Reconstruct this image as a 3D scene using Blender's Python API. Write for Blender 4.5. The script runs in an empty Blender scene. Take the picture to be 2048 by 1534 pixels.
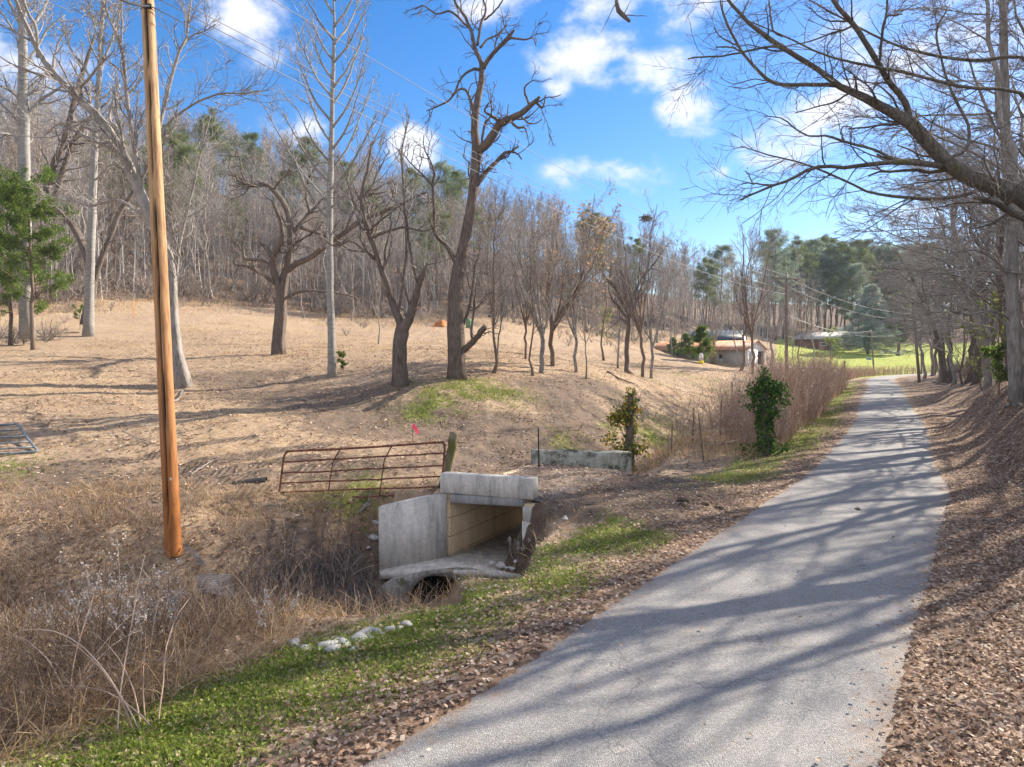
import bpy, bmesh, math
import numpy as np
from mathutils import Vector, Matrix

SC = bpy.context.scene
COL = SC.collection

# ------------------------------------------------------------------ camera
F = 1365.3
CAMZ = 3.2
PITCH = math.radians(2.52)
cam = bpy.data.objects.new('camera', bpy.data.cameras.new('camera'))
COL.objects.link(cam)
cam.location = (0, 0, CAMZ)
cam.rotation_euler = (math.radians(90) - PITCH, 0, 0)
cam.data.lens = 24
cam.data.sensor_width = 36
cam.data.clip_start = 0.1
cam.data.clip_end = 3000
SC.camera = cam
FW = np.array([0, math.cos(PITCH), -math.sin(PITCH)])
UP = np.array([0, math.sin(PITCH), math.cos(PITCH)])
RT = np.array([1.0, 0, 0])
C0 = np.array([0, 0, CAMZ])


def pdir(px, py):
    return FW + (px - 1024) / F * RT - (py - 767) / F * UP


def P(px, py, d):
    return C0 + d * pdir(px, py)


def proj(p):
    q = np.asarray(p) - C0
    z = q @ FW
    return 1024 + F * (q @ RT) / z, 767 - F * (q @ UP) / z, z


# ------------------------------------------------------------------ light
SUN_AZ = math.radians(57)
SUN_EL = math.radians(32)
SV = Vector((math.cos(SUN_EL) * math.sin(SUN_AZ), math.cos(SUN_EL) * math.cos(SUN_AZ), math.sin(SUN_EL)))
sun = bpy.data.objects.new('sun', bpy.data.lights.new('sun', 'SUN'))
COL.objects.link(sun)
sun.data.energy = 5.0
sun.data.angle = math.radians(0.5)
sun.data.color = (1.0, 0.89, 0.74)
sun.rotation_euler = (-SV).to_track_quat('-Z', 'Y').to_euler()
sun.location = (40, 30, 40)

W = bpy.data.worlds.new('World')
SC.world = W
W.use_nodes = True
wt = W.node_tree
wt.nodes.clear()


def N(t, typ, **kw):
    n = t.nodes.new(typ)
    for k, v in kw.items():
        if k == 'inp':
            for a, b in v.items():
                n.inputs[a].default_value = b
        else:
            setattr(n, k, v)
    return n


def L(t, a, b):
    t.links.new(a, b)


def ramp(t, fac, stops, interp='LINEAR'):
    r = N(t, 'ShaderNodeValToRGB')
    r.color_ramp.interpolation = interp
    e = r.color_ramp.elements
    while len(e) < len(stops):
        e.new(0.5)
    for el, (p, c) in zip(e, stops):
        el.position = p
        el.color = (*c, 1) if len(c) == 3 else c
    if fac is not None:
        L(t, fac, r.inputs[0])
    return r.outputs[0]


def math_(t, op, a, b=None, clamp=False):
    n = N(t, 'ShaderNodeMath', operation=op, use_clamp=clamp)
    for i, v in enumerate((a, b)):
        if v is None:
            continue
        if isinstance(v, (int, float)):
            n.inputs[i].default_value = v
        else:
            L(t, v, n.inputs[i])
    return n.outputs[0]


def mixc(t, fac, a, b, mode='MIX'):
    n = N(t, 'ShaderNodeMix', data_type='RGBA', blend_type=mode)
    for s, v in ((n.inputs[0], fac), (n.inputs[6], a), (n.inputs[7], b)):
        if isinstance(v, (int, float)):
            s.default_value = v
        elif isinstance(v, tuple):
            s.default_value = (*v, 1) if len(v) == 3 else v
        else:
            L(t, v, s)
    return n.outputs[2]


SKY_STR = 0.078
sky = N(wt, 'ShaderNodeTexSky', sky_type='NISHITA', sun_disc=False, sun_elevation=SUN_EL, sun_rotation=SUN_AZ,
        altitude=200, air_density=1.0, dust_density=0.4, ozone_density=2.0)
hsv = N(wt, 'ShaderNodeHueSaturation', inp={'Hue': 0.5, 'Saturation': 1.45, 'Value': 1.0})
L(wt, sky.outputs[0], hsv.inputs['Color'])
tc = N(wt, 'ShaderNodeTexCoord')
DIRV = tc.outputs['Generated']
clouds = [(1170, 105, 100, 46, 1.0), (1290, 140, 100, 36, .9), (1385, 215, 62, 50, 1.0), (1650, 215, 90, 55, .8),
          (1590, 300, 120, 55, .6), (1440, 345, 45, 20, .6), (505, 40, 85, 70, .85), (1250, 5, 230, 36, .75),
          (1010, 0, 130, 40, .6), (1215, 345, 120, 48, .75), (830, 300, 50, 45, .9), (600, 262, 75, 32, .7),
          (1120, 172, 34, 22, .5), (1900, 60, 200, 90, .6), (1340, 20, 60, 60, .5), (60, 120, 160, 90, .5),
          (-300, 150, 260, 90, .8), (2500, 200, 300, 90, .8), (900, -300, 260, 80, .8), (1500, -420, 300, 90, .8), (1850, 420, 130, 40, .4)]
nz = N(wt, 'ShaderNodeTexNoise', inp={'Scale': 11.0, 'Detail': 9.0, 'Roughness': 0.62})
mp = N(wt, 'ShaderNodeMapping')
mp.inputs['Scale'].default_value = (1, 1, 1.5)
L(wt, DIRV, mp.inputs[0])
L(wt, mp.outputs[0], nz.inputs['Vector'])
acc = None
CL = []
for (px, py, rx, ry, amp) in clouds:
    d = pdir(px, py)
    CL.append((d / np.linalg.norm(d), 1.22 * F / rx, 1.22 * F / ry, amp))
for d, r, amp in (((0, -1, .35), .75, 1.1), ((-.9, -.5, .5), .6, 1.0), ((.7, -.8, .45), .6, 1.0), ((0, -.35, 1), .6, 1.0), ((-1, .1, .9), .45, .9), ((.2, .45, 1.0), .3, .8), ((1, -.1, .8), .4, .9)):  # unseen clouds overhead and behind, added to whiten and brighten the fill light
    d = np.array(d, float)
    CL.append((d / np.linalg.norm(d), 1 / r, 1 / r, amp))
for (d, fx_, fy_, amp) in CL:
    s = N(wt, 'ShaderNodeVectorMath', operation='SUBTRACT')
    L(wt, DIRV, s.inputs[0])
    s.inputs[1].default_value = d
    m = N(wt, 'ShaderNodeVectorMath', operation='MULTIPLY')
    L(wt, s.outputs[0], m.inputs[0])
    m.inputs[1].default_value = (fx_, fx_, fy_)
    ln = N(wt, 'ShaderNodeVectorMath', operation='LENGTH')
    L(wt, m.outputs[0], ln.inputs[0])
    v = math_(wt, 'MULTIPLY', math_(wt, 'SUBTRACT', 1.25, math_(wt, 'MULTIPLY', ln.outputs['Value'], 0.75)), amp)
    v = math_(wt, 'MAXIMUM', v, 0.0)
    acc = v if acc is None else math_(wt, 'MAXIMUM', acc, v)
nn = math_(wt, 'MULTIPLY', math_(wt, 'SUBTRACT', nz.outputs['Fac'], 0.5), 3.4)
gate_ = math_(wt, 'MULTIPLY', acc, 2.5, True)
dens = math_(wt, 'ADD', acc, math_(wt, 'MULTIPLY', nn, gate_))
mr = N(wt, 'ShaderNodeMapRange', interpolation_type='SMOOTHSTEP')
mr.inputs['From Min'].default_value = 0.18
mr.inputs['From Max'].default_value = 1.2
L(wt, dens, mr.inputs['Value'])
skyc = mixc(wt, 1.0, hsv.outputs[0], (1.0, .95, 1.06), 'MULTIPLY')
cl = mixc(wt, math_(wt, 'MULTIPLY', mr.outputs[0], 0.9), skyc, (6.2, 6.1, 6.4))
bg = N(wt, 'ShaderNodeBackground')
bg.inputs['Strength'].default_value = SKY_STR
L(wt, cl, bg.inputs['Color'])
L(wt, bg.outputs[0], N(wt, 'ShaderNodeOutputWorld').inputs['Surface'])

SC.view_settings.view_transform = 'Standard'
SC.view_settings.look = 'None'
SC.view_settings.exposure = 1.33
SC.view_settings.gamma = 1
SC.cycles.max_bounces = 5
SC.cycles.diffuse_bounces = 4
SC.cycles.glossy_bounces = 2
SC.cycles.transmission_bounces = 4
SC.cycles.transparent_max_bounces = 8
SC.cycles.use_adaptive_sampling = True
SC.cycles.adaptive_threshold = 0.02
SC.cycles.use_denoising = True
SC.cycles.denoiser = 'OPENIMAGEDENOISE'
SC.cycles.denoising_input_passes = 'RGB_ALBEDO_NORMAL'
SC.cycles.denoising_prefilter = 'ACCURATE'
SC.cycles.sample_clamp_indirect = 4

# ------------------------------------------------------------------ numpy helpers
RNG = np.random.default_rng(7)


def hash2(ix, iy, seed):
    h = np.sin(ix * 127.1 + iy * 311.7 + seed * 74.7) * 43758.5453
    return h - np.floor(h)


def vnoise(x, y, scale, seed=0, octv=3):
    out = np.zeros_like(x, dtype=float)
    amp, tot = 1.0, 0.0
    for o in range(octv):
        X, Y = x / scale, y / scale
        ix, iy = np.floor(X), np.floor(Y)
        fx, fy = X - ix, Y - iy
        fx, fy = fx * fx * (3 - 2 * fx), fy * fy * (3 - 2 * fy)
        a = hash2(ix, iy, seed + o)
        b = hash2(ix + 1, iy, seed + o)
        c = hash2(ix, iy + 1, seed + o)
        d = hash2(ix + 1, iy + 1, seed + o)
        out += amp * ((a * (1 - fx) + b * fx) * (1 - fy) + (c * (1 - fx) + d * fx) * fy)
        tot += amp
        amp *= 0.5
        scale = scale / 2.03
    return out / tot - 0.5


def smooth(a, b, x):
    t = np.clip((x - a) / (b - a), 0, 1)
    return t * t * (3 - 2 * t)


def norm(v):
    return v / (np.linalg.norm(v, axis=-1, keepdims=True) + 1e-12)


def polydist(x, y, pl):
    """distance, signed side (right positive), arc parameter to polyline pl (n,2)"""
    best = np.full(x.shape, 1e9)
    side = np.zeros(x.shape)
    par = np.zeros(x.shape)
    acc = 0.0
    for i in range(len(pl) - 1):
        a, b = pl[i], pl[i + 1]
        ab = b - a
        l2 = ab @ ab
        t = np.clip(((x - a[0]) * ab[0] + (y - a[1]) * ab[1]) / l2, 0, 1)
        dx, dy = x - a[0] - t * ab[0], y - a[1] - t * ab[1]
        d = np.hypot(dx, dy)
        cr = ab[1] * dx - ab[0] * dy
        m = d < best
        best = np.where(m, d, best)
        side = np.where(m, np.sign(cr), side)
        par = np.where(m, acc + t * math.sqrt(l2), par)
        acc += math.sqrt(l2)
    return best, side, par


def catmull(pts, n):
    pts = np.asarray(pts, float)
    p = np.vstack([2 * pts[0] - pts[1], pts, 2 * pts[-1] - pts[-2]])
    m = len(pts) - 1
    u = np.linspace(0, m - 1e-9, n)
    i = np.floor(u).astype(int)
    f = (u - i)[:, None]
    a, b, c, d = p[i], p[i + 1], p[i + 2], p[i + 3]
    return 0.5 * (2 * b + (c - a) * f + (2 * a - 5 * b + 4 * c - d) * f ** 2 + (3 * b - a - 3 * c + d) * f ** 3)


# ------------------------------------------------------------------ scene layout
ROAD_CTRL = np.array([(-34, -40), (-22, -24), (-12, -11), (-6, -3.2), (-2.6, 1.0), (.78, 5.4), (2.62, 8.04), (7.4, 14.9), (9.5, 18.0),
                      (16.9, 30.5), (25.7, 47), (35, 64), (44.3, 82), (52, 94), (62, 104), (76, 112), (95, 118), (130, 126)], float)
ROAD = catmull(ROAD_CTRL, 150)
RW = 1.70
# ditch bed (x, y, z)
DITCH = np.array([(-.25, 13.6, -1.5), (-1.7, 13.75, -1.95), (-3.4, 12.7, -1.9), (-5.8, 11.8, -1.75), (-9, 11.1, -1.7), (-14, 10.4, -1.7), (-24, 9.6, -1.7), (-40, 8, -1.6)], float)
CA = np.array([math.sin(math.radians(30)), math.cos(math.radians(30))])   # culvert axis
CB = np.array([CA[1], -CA[0]])
CC = np.array([-0.57, 14.4])
DITCH_UP = np.array([(2.0, 18.9, -1.25), (3.2, 20.8, -.8), (4.8, 23.5, -.45), (9, 30.5, -.3), (16, 43, -.3), (26, 62, -.2), (33, 75, -.1)], float)


def cul(a, b, z):
    q = CC + CA * a + CB * b
    return np.array([q[0], q[1], z])


CTRL = [(1100, 965, 16.5), (1000, 930, 18.5), (905, 870, 21.5), (800, 830, 23.5), (700, 780, 27), (1150, 850, 24), (1050, 760, 28),
        (1240, 747, 36), (915, 757, 27), (800, 768, 26), (660, 752, 29), (560, 706, 38), (360, 772, 27), (175, 674, 44), (0, 690, 38),
        (0, 775, 24), (0, 870, 19.5), (0, 1000, 15.3), (300, 1000, 15.5), (300, 900, 18.5), (500, 850, 21), (450, 700, 40),
        (760, 690, 48), (900, 652, 75), (600, 632, 75), (1000, 645, 85), (400, 602, 70), (1200, 690, 75), (1330, 716, 82),
        (1480, 741, 62), (1400, 800, 36), (1300, 800, 30), (1300, 865, 24.5), (-200, 690, 38), (-300, 850, 19.5), (-300, 1000, 14),
        (700, 900, 19), (600, 987, 16.6), (760, 980, 16.3), (850, 960, 17), (100, 940, 17.2), (950, 800, 24.5), (870, 800, 24.6), (640, 830, 23),
        (1400, 729, 98), (1500, 730, 100), (1560, 716, 115), (1650, 702, 150), (1750, 701, 165), (1850, 722, 135), (1700, 738, 116), (1640, 737, 116),
        (1330, 690, 118), (1450, 688, 135), (1550, 690, 150),
        (2035, 800, 19.5), (1950, 782, 30), (2040, 880, 16), (2045, 1000, 12.2), (1900, 775, 45), (1870, 763, 70)]
cpts = [P(*c) for c in CTRL]
cpts += [np.array(p, float) for p in [
    (-45, 110, 21), (-62, 140, 35), (-20, 118, 17), (0, 140, 20), (0, 112, 11.5), (30, 150, 14), (60, 190, 10), (100, 200, 9), (130, 180, 6),
    (-90, 110, 30), (-60, 60, 13), (-90, 60, 16), (-120, 20, 12), (-60, 25, 5), (-40, 12, 1.0), (-40, 5, .4), (-60, -30, 0), (0, -60, 0), (60, -50, 3),
    (20, 8, 3), (30, 20, 6), (45, 45, 7), (60, 60, 8), (80, 90, 7), (110, 105, 6), (14, 5, 1.6), (10, -6, 1.5), (40, -10, 6),
    (-100, 220, 50), (0, 240, 34), (100, 260, 18), (200, 200, 16), (200, 80, 12), (200, -50, 12), (-200, -50, 3), (-200, 100, 35), (350, 350, 30), (-350, 400, 60), (0, 450, 50), (380, 0, 20), (-380, 0, 20), (0, -350, 4), (350, -350, 8), (-350, -350, 2)]]
for i in range(0, 150, 5):
    t = norm(ROAD[min(i + 1, 149)] - ROAD[max(i - 1, 0)])
    nr = np.array([t[1], -t[0]])
    cpts.append(np.array([*ROAD[i], 0.0]))
    for off, z in ((-3.6, -.15),):
        cpts.append(np.array([*(ROAD[i] + nr * off), z]))
    cpts.append(np.array([*(ROAD[i] + nr * 2.6), .06]))
CPT = np.array(cpts)


def tps_fit(c, lam=0.02):
    n = len(c)
    s = 50.0
    xy = c[:, :2] / s
    r2 = ((xy[:, None] - xy[None]) ** 2).sum(-1)
    K = 0.5 * r2 * np.log(r2 + 1e-12) + lam * 0.01 * np.eye(n)
    Pm = np.hstack([np.ones((n, 1)), xy])
    A = np.zeros((n + 3, n + 3))
    A[:n, :n] = K
    A[:n, n:] = Pm
    A[n:, :n] = Pm.T
    b = np.concatenate([c[:, 2], np.zeros(3)])
    w = np.linalg.solve(A, b)
    return xy, w, s


TPX, TPW, TPS = tps_fit(CPT)


def tps(x, y):
    X, Y = x / TPS, y / TPS
    out = TPW[-3] + TPW[-2] * X + TPW[-1] * Y
    for (a, b), w in zip(TPX, TPW[:-3]):
        r2 = (X - a) ** 2 + (Y - b) ** 2
        out += 0.5 * w * r2 * np.log(r2 + 1e-12)
    return out


def zfun(x, y, detail=True):
    x = np.atleast_1d(np.asarray(x, float))
    y = np.atleast_1d(np.asarray(y, float))
    z = tps(x, y)
    rd, sd, rp = polydist(x, y, ROAD)
    rd = np.maximum(rd - np.where(sd > 0, .42 * (1 - smooth(13, 23, y)), 0), 0)
    far = np.hypot(x, y)
    z = np.where(far > 380, 15 + 0 * z, z)
    # roll the verge down to the macro surface
    rw = smooth(RW + .1, RW + 2.4, rd)
    flat = np.where(sd > 0, 0.02 + 0.03 * (rd - RW), 0.0 - 0.05 * np.maximum(rd - RW, 0))
    z = flat * (1 - rw) + z * rw
    # right-hand gutter
    g = np.exp(-((rd - 4.6) / .8) ** 2) * (sd > 0) * smooth(9, 14, y) * (1 - smooth(60, 80, y))
    z = z - 0.16 * g
    # ditch
    dd, ds, dp = polydist(x, y, DITCH[:, :2])
    seg = np.concatenate([[0], np.cumsum(np.hypot(*np.diff(DITCH[:, :2], axis=0).T))])
    bed = np.interp(dp, seg, DITCH[:, 2])
    near = np.where(ds < 0, 1, 0)        # toward the road
    dn = np.maximum(dd - .45, 0)
    wob = 1 + .5 * vnoise(x, y, 1.6, 31, 2)
    a = (x - CC[0]) * CA[0] + (y - CC[1]) * CA[1]
    b = (x - CC[0]) * CB[0] + (y - CC[1]) * CB[1]
    carve = bed + np.where(near > 0, (.46 + 1.5 * smooth(.1, 1.0, x)) * dn, .72 * dn) * wob
    # no ditch above the culvert mouth
    a = (x - CC[0]) * CA[0] + (y - CC[1]) * CA[1]
    b = (x - CC[0]) * CB[0] + (y - CC[1]) * CB[1]
    behind = smooth(.0, .12, a) * (1 - smooth(.9, 1.5, b)) + .5 * smooth(-.6, 1.0, a) * smooth(.9, 1.5, b)
    carve = carve + 6 * behind
    k = .18
    h = np.clip(.5 + .5 * (z - carve) / k, 0, 1)
    z = z * (1 - h) + carve * h - k * h * (1 - h) * .5
    du, us, up = polydist(x, y, DITCH_UP[:, :2])
    segu = np.concatenate([[0], np.cumsum(np.hypot(*np.diff(DITCH_UP[:, :2], axis=0).T))])
    bu = np.interp(up, segu, DITCH_UP[:, 2])
    cu = bu + np.maximum(du - .3, 0) * .55 + 6 * (a < 4.9) + 3 * smooth(70, 75, y)
    z = np.minimum(z, cu)
    dr = smooth(-.35, .25, a) * (1 - smooth(4.3, 5.1, a)) * smooth(-3.2, -1.3, b) * smooth(RW, RW + .8, rd) * (sd < 0) * (b < 7)
    z = z * (1 - dr) + (.12 - .1 * smooth(2, 5, b)) * dr
    if detail:
        off = smooth(RW - .1, RW + .7, rd)
        n1 = vnoise(x, y, 2.4, 3, 3) * .2
        n2 = vnoise(x, y, .45, 9, 2) * np.where(sd < 0, .12, .07)
        amp = np.where((sd < 0) & (rd < 5), .45, 1.0)
        z = z + (n1 * amp + n2 * amp) * off
        z = z + vnoise(x, y, .25, 17, 2) * .025 * smooth(RW - .45, RW + .1, rd)
        ap = np.clip(1 - dd / 1.2, 0, 1)
        z = z + vnoise(x, y, .9, 23, 2) * .2 * np.clip(1 - np.abs(dd - 2) / 2.2, 0, 1) * (a < .3)
    z = np.where(rd < RW + .05, np.minimum(z, np.where(rd < RW - .3, -.035, z)), z)
    return z


def hit(px, py, dmin=5, dmax=260):
    ds = np.geomspace(dmin, dmax, 900)
    d = pdir(px, py)
    pts = C0 + ds[:, None] * d
    z = zfun(pts[:, 0], pts[:, 1], False)
    u = np.nonzero(pts[:, 2] < z)[0]
    i = u[0] if len(u) else 899
    return np.array([pts[i, 0], pts[i, 1], z[i]])


def zat(x, y):
    return float(zfun(x, y)[0])


# ------------------------------------------------------------------ mesh helpers
class Geo:
    """collects vertices and faces (quads / tris) with a per-vertex tint"""
    def __init__(s):
        s.v, s.q, s.t, s.a, s.n = [], [], [], [], 0

    def add(s, V, Q=None, T=None, tint=0.5):
        V = np.asarray(V, float).reshape(-1, 3)
        s.v.append(V)
        if Q is not None and len(Q):
            s.q.append(np.asarray(Q, np.int64).reshape(-1, 4) + s.n)
        if T is not None and len(T):
            s.t.append(np.asarray(T, np.int64).reshape(-1, 3) + s.n)
        s.a.append(np.broadcast_to(np.asarray(tint, float), (len(V),)))
        s.n += len(V)
        return s

    def build(s, name, mat, parent=None, origin=None, smooth_=True):
        V = np.vstack(s.v) if s.v else np.zeros((0, 3))
        if origin is not None:
            V = V - np.asarray(origin)
        me = bpy.data.meshes.new(name)
        Q = np.vstack(s.q) if s.q else np.zeros((0, 4), np.int64)
        T = np.vstack(s.t) if s.t else np.zeros((0, 3), np.int64)
        me.vertices.add(len(V))
        me.vertices.foreach_set('co', V.astype(np.float32).ravel())
        me.loops.add(Q.size + T.size)
        me.loops.foreach_set('vertex_index', np.concatenate([Q.ravel(), T.ravel()]).astype(np.int32))
        me.polygons.add(len(Q) + len(T))
        st = np.concatenate([np.arange(len(Q)) * 4, Q.size + np.arange(len(T)) * 3]).astype(np.int32)
        me.polygons.foreach_set('loop_start', st)
        if smooth_:
            me.polygons.foreach_set('use_smooth', np.ones(len(Q) + len(T), bool))
        at = me.attributes.new('tint', 'FLOAT', 'POINT')
        at.data.foreach_set('value', np.concatenate(s.a).astype(np.float32))
        me.update(calc_edges=True)
        if mat is not None:
            me.materials.append(mat)
        o = bpy.data.objects.new(name, me)
        COL.objects.link(o)
        if parent is not None:
            o.parent = parent
        elif origin is not None:
            o.location = origin
        return o


def tag(o, label=None, cat=None, group=None, kind=None):
    for k, v in (('label', label), ('category', cat), ('group', group), ('kind', kind)):
        if v:
            o[k] = v
    return o


def empty(name, loc, label, cat, group=None, rz=0):
    o = bpy.data.objects.new(name, None)
    o.empty_display_size = .2
    COL.objects.link(o)
    o.location = loc
    o.rotation_euler = (0, 0, rz)
    return tag(o, label, cat, group)


def tubes(Pt, R, sides=6, cap=True):
    Pt = np.asarray(Pt, float)
    R = np.asarray(R, float)
    if Pt.ndim == 2:
        Pt, R = Pt[None], R[None]
    m, k, _ = Pt.shape
    T = norm(np.gradient(Pt, axis=1))
    ax = norm(Pt[:, -1] - Pt[:, 0])
    ref = np.where(np.abs(ax[:, 2:3]) > .8, np.array([[1.0, .2, 0]]), np.array([[.1, 0, 1.0]]))
    A = norm(np.cross(T, ref[:, None]))
    B = np.cross(T, A)
    th = np.arange(sides) / sides * 2 * np.pi
    V = Pt[:, :, None] + R[:, :, None, None] * (A[:, :, None] * np.cos(th)[:, None] + B[:, :, None] * np.sin(th)[:, None])
    idx = np.arange(m * k * sides).reshape(m, k, sides)
    nx = np.roll(idx, -1, axis=2)
    Q = np.stack([idx[:, :-1], nx[:, :-1], nx[:, 1:], idx[:, 1:]], -1).reshape(-1, 4)
    V = V.reshape(-1, 3)
    Tr = None
    if cap:
        c = len(V) + np.arange(m)
        V = np.vstack([V, Pt[:, -1], Pt[:, 0]])
        e = idx[:, -1]
        s0 = idx[:, 0]
        Tr = np.concatenate([np.stack([e, np.roll(e, -1, 1), np.broadcast_to(c[:, None], e.shape)], -1).reshape(-1, 3),
                             np.stack([np.roll(s0, -1, 1), s0, np.broadcast_to(c[:, None] + m, e.shape)], -1).reshape(-1, 3)])
    return V, Q, Tr


def tube_geo(g, Pt, R, sides=6, tint=.5, cap=True):
    V, Q, T = tubes(Pt, R, sides, cap)
    g.add(V, Q, T, tint)
    return g


def bm_box(dims, bev=.01, seg=1, noise=0, seed=0, sub=0):
    bm = bmesh.new()
    bmesh.ops.create_cube(bm, size=1)
    bmesh.ops.scale(bm, vec=dims, verts=bm.verts)
    if bev:
        bmesh.ops.bevel(bm, geom=bm.edges[:], offset=bev, segments=seg, affect='EDGES', profile=.6)
    if sub:
        bmesh.ops.subdivide_edges(bm, edges=bm.edges[:], cuts=sub, use_grid_fill=True)
    bmesh.ops.triangulate(bm, faces=bm.faces[:])
    V = np.array([v.co[:] for v in bm.verts])
    T = np.array([[v.index for v in f.verts] for f in bm.faces])
    bm.free()
    if noise:
        r = np.random.default_rng(seed)
        V = V + r.normal(0, noise, V.shape)
    return V, T


def rotz(V, a):
    c, s = math.cos(a), math.sin(a)
    return V @ np.array([[c, s, 0], [-s, c, 0], [0, 0, 1]])


def box(g, c, dims, rz=0, bev=.01, tint=.5, sub=0, noise=0, seed=0, rx=0, ry=0):
    V, T = bm_box(dims, bev, 1, noise, seed, sub)
    if rx or ry:
        V = V @ np.array(Matrix.Rotation(rx, 3, 'X') @ Matrix.Rotation(ry, 3, 'Y')).T
    g.add(rotz(V, rz) + np.asarray(c), None, T, tint)
    return g


def prism(g, pts, h0, h1, tint=.5):
    """pts: (n,3) outline in order; extruded by vector from h0 offset to h1 offset (vectors)"""
    pts = np.asarray(pts, float)
    n = len(pts)
    V = np.vstack([pts + h0, pts + h1])
    Q = [[i, (i + 1) % n, n + (i + 1) % n, n + i] for i in range(n)]
    T = [[0, i + 1, i] for i in range(1, n - 1)] + [[n, n + i, n + i + 1] for i in range(1, n - 1)]
    g.add(V, Q, T, tint)
    return g


# ------------------------------------------------------------------ materials
def new_mat(name):
    m = bpy.data.materials.new(name)
    m.use_nodes = True
    t = m.node_tree
    t.nodes.clear()
    out = N(t, 'ShaderNodeOutputMaterial')
    return m, t, out


def finish(t, out, col, rough=.8, bump=None, bstr=.3, bdist=.02, spec=.3, trans=0, metal=0):
    p = N(t, 'ShaderNodeBsdfPrincipled')
    p.inputs['Roughness'].default_value = rough
    p.inputs['Specular IOR Level'].default_value = spec
    p.inputs['Metallic'].default_value = metal
    if isinstance(col, tuple):
        p.inputs['Base Color'].default_value = (*col, 1)
    else:
        L(t, col, p.inputs['Base Color'])
    if bump is not None:
        b = N(t, 'ShaderNodeBump')
        b.inputs['Strength'].default_value = bstr
        b.inputs['Distance'].default_value = bdist
        L(t, bump, b.inputs['Height'])
        L(t, b.outputs[0], p.inputs['Normal'])
    sh = p.outputs[0]
    if trans:
        tr = N(t, 'ShaderNodeBsdfTranslucent')
        if isinstance(col, tuple):
            tr.inputs[0].default_value = (*col, 1)
        else:
            L(t, col, tr.inputs[0])
        mx = N(t, 'ShaderNodeMixShader')
        mx.inputs[0].default_value = trans
        L(t, sh, mx.inputs[1])
        L(t, tr.outputs[0], mx.inputs[2])
        sh = mx.outputs[0]
    L(t, sh, out.inputs['Surface'])


def attr(t, n):
    a = N(t, 'ShaderNodeAttribute')
    a.attribute_name = n
    return a.outputs['Fac']


def noise(t, vec, scale, detail=4, rough=.6, stretch=None):
    n = N(t, 'ShaderNodeTexNoise', inp={'Scale': scale, 'Detail': detail, 'Roughness': rough})
    if stretch is not None:
        mpn = N(t, 'ShaderNodeMapping')
        mpn.inputs['Scale'].default_value = stretch
        L(t, vec, mpn.inputs[0])
        vec = mpn.outputs[0]
    L(t, vec, n.inputs['Vector'])
    return n.outputs['Fac']


def objco(t):
    return N(t, 'ShaderNodeTexCoord').outputs['Object']


def geopos(t):
    return N(t, 'ShaderNodeNewGeometry').outputs['Position']


def mat_noise(name, stops, scale=5, stretch=None, rough=.85, bstr=.4, bdist=.02, detail=5, trans=0, spec=.25, metal=0, dark=None):
    m, t, out = new_mat(name)
    v = objco(t)
    n = noise(t, v, scale, detail, .65, stretch)
    c = ramp(t, n, stops)
    if dark:
        n2 = noise(t, v, dark[0], 3)
        c = mixc(t, ramp(t, n2, [(dark[1], (0, 0, 0)), (dark[2], (1, 1, 1))]), c, dark[3])
    finish(t, out, c, rough, n, bstr, bdist, spec, trans, metal)
    return m


def mat_tint(name, stops, rough=.8, trans=0.0, spec=.2, var=0):
    m, t, out = new_mat(name)
    c = ramp(t, attr(t, 'tint'), stops)
    if var:
        n = noise(t, geopos(t), var, 2)
        c = mixc(t, 0.5, c, ramp(t, n, [(.3, (.35, .35, .35)), (.7, (1, 1, 1))]), 'MULTIPLY')
    finish(t, out, c, rough, None, spec=spec, trans=trans)
    return m

# ------------------------------------------------------------------ ground
def axis(fine0, fine1, step, lo, hi, g=1.07, mx=14):
    a = list(np.arange(fine0, fine1, step))
    s, v = step, fine1
    while v < hi:
        a.append(v)
        s = min(s * g, mx)
        v += s
    a.append(hi)
    s, v = step, fine0
    while True:
        s = min(s * g, mx)
        v -= s
        if v < lo:
            break
        a.insert(0, v)
    a.insert(0, lo)
    return np.array(a)


gx = axis(-9, 12, .085, -330, 330, 1.035)
gy = axis(4.2, 19, .085, -160, 330, 1.022)
GX, GY = np.meshgrid(gx, gy)
gz = zfun(GX.ravel(), GY.ravel())
X, Y = GX.ravel(), GY.ravel()
rd, sd, rp = polydist(X, Y, ROAD)
lat = rd * sd


def blob(cx, cy, rx, ry=None, ang=0):
    ry = ry or rx
    dx, dy = X - cx, Y - cy
    c, s = math.cos(ang), math.sin(ang)
    return np.exp(-((dx * c + dy * s) / rx) ** 2 - ((-dx * s + dy * c) / ry) ** 2)


def hb(px, py, rx, ry=None):
    h = hit(px, py)
    return blob(h[0], h[1], rx, ry)


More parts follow.
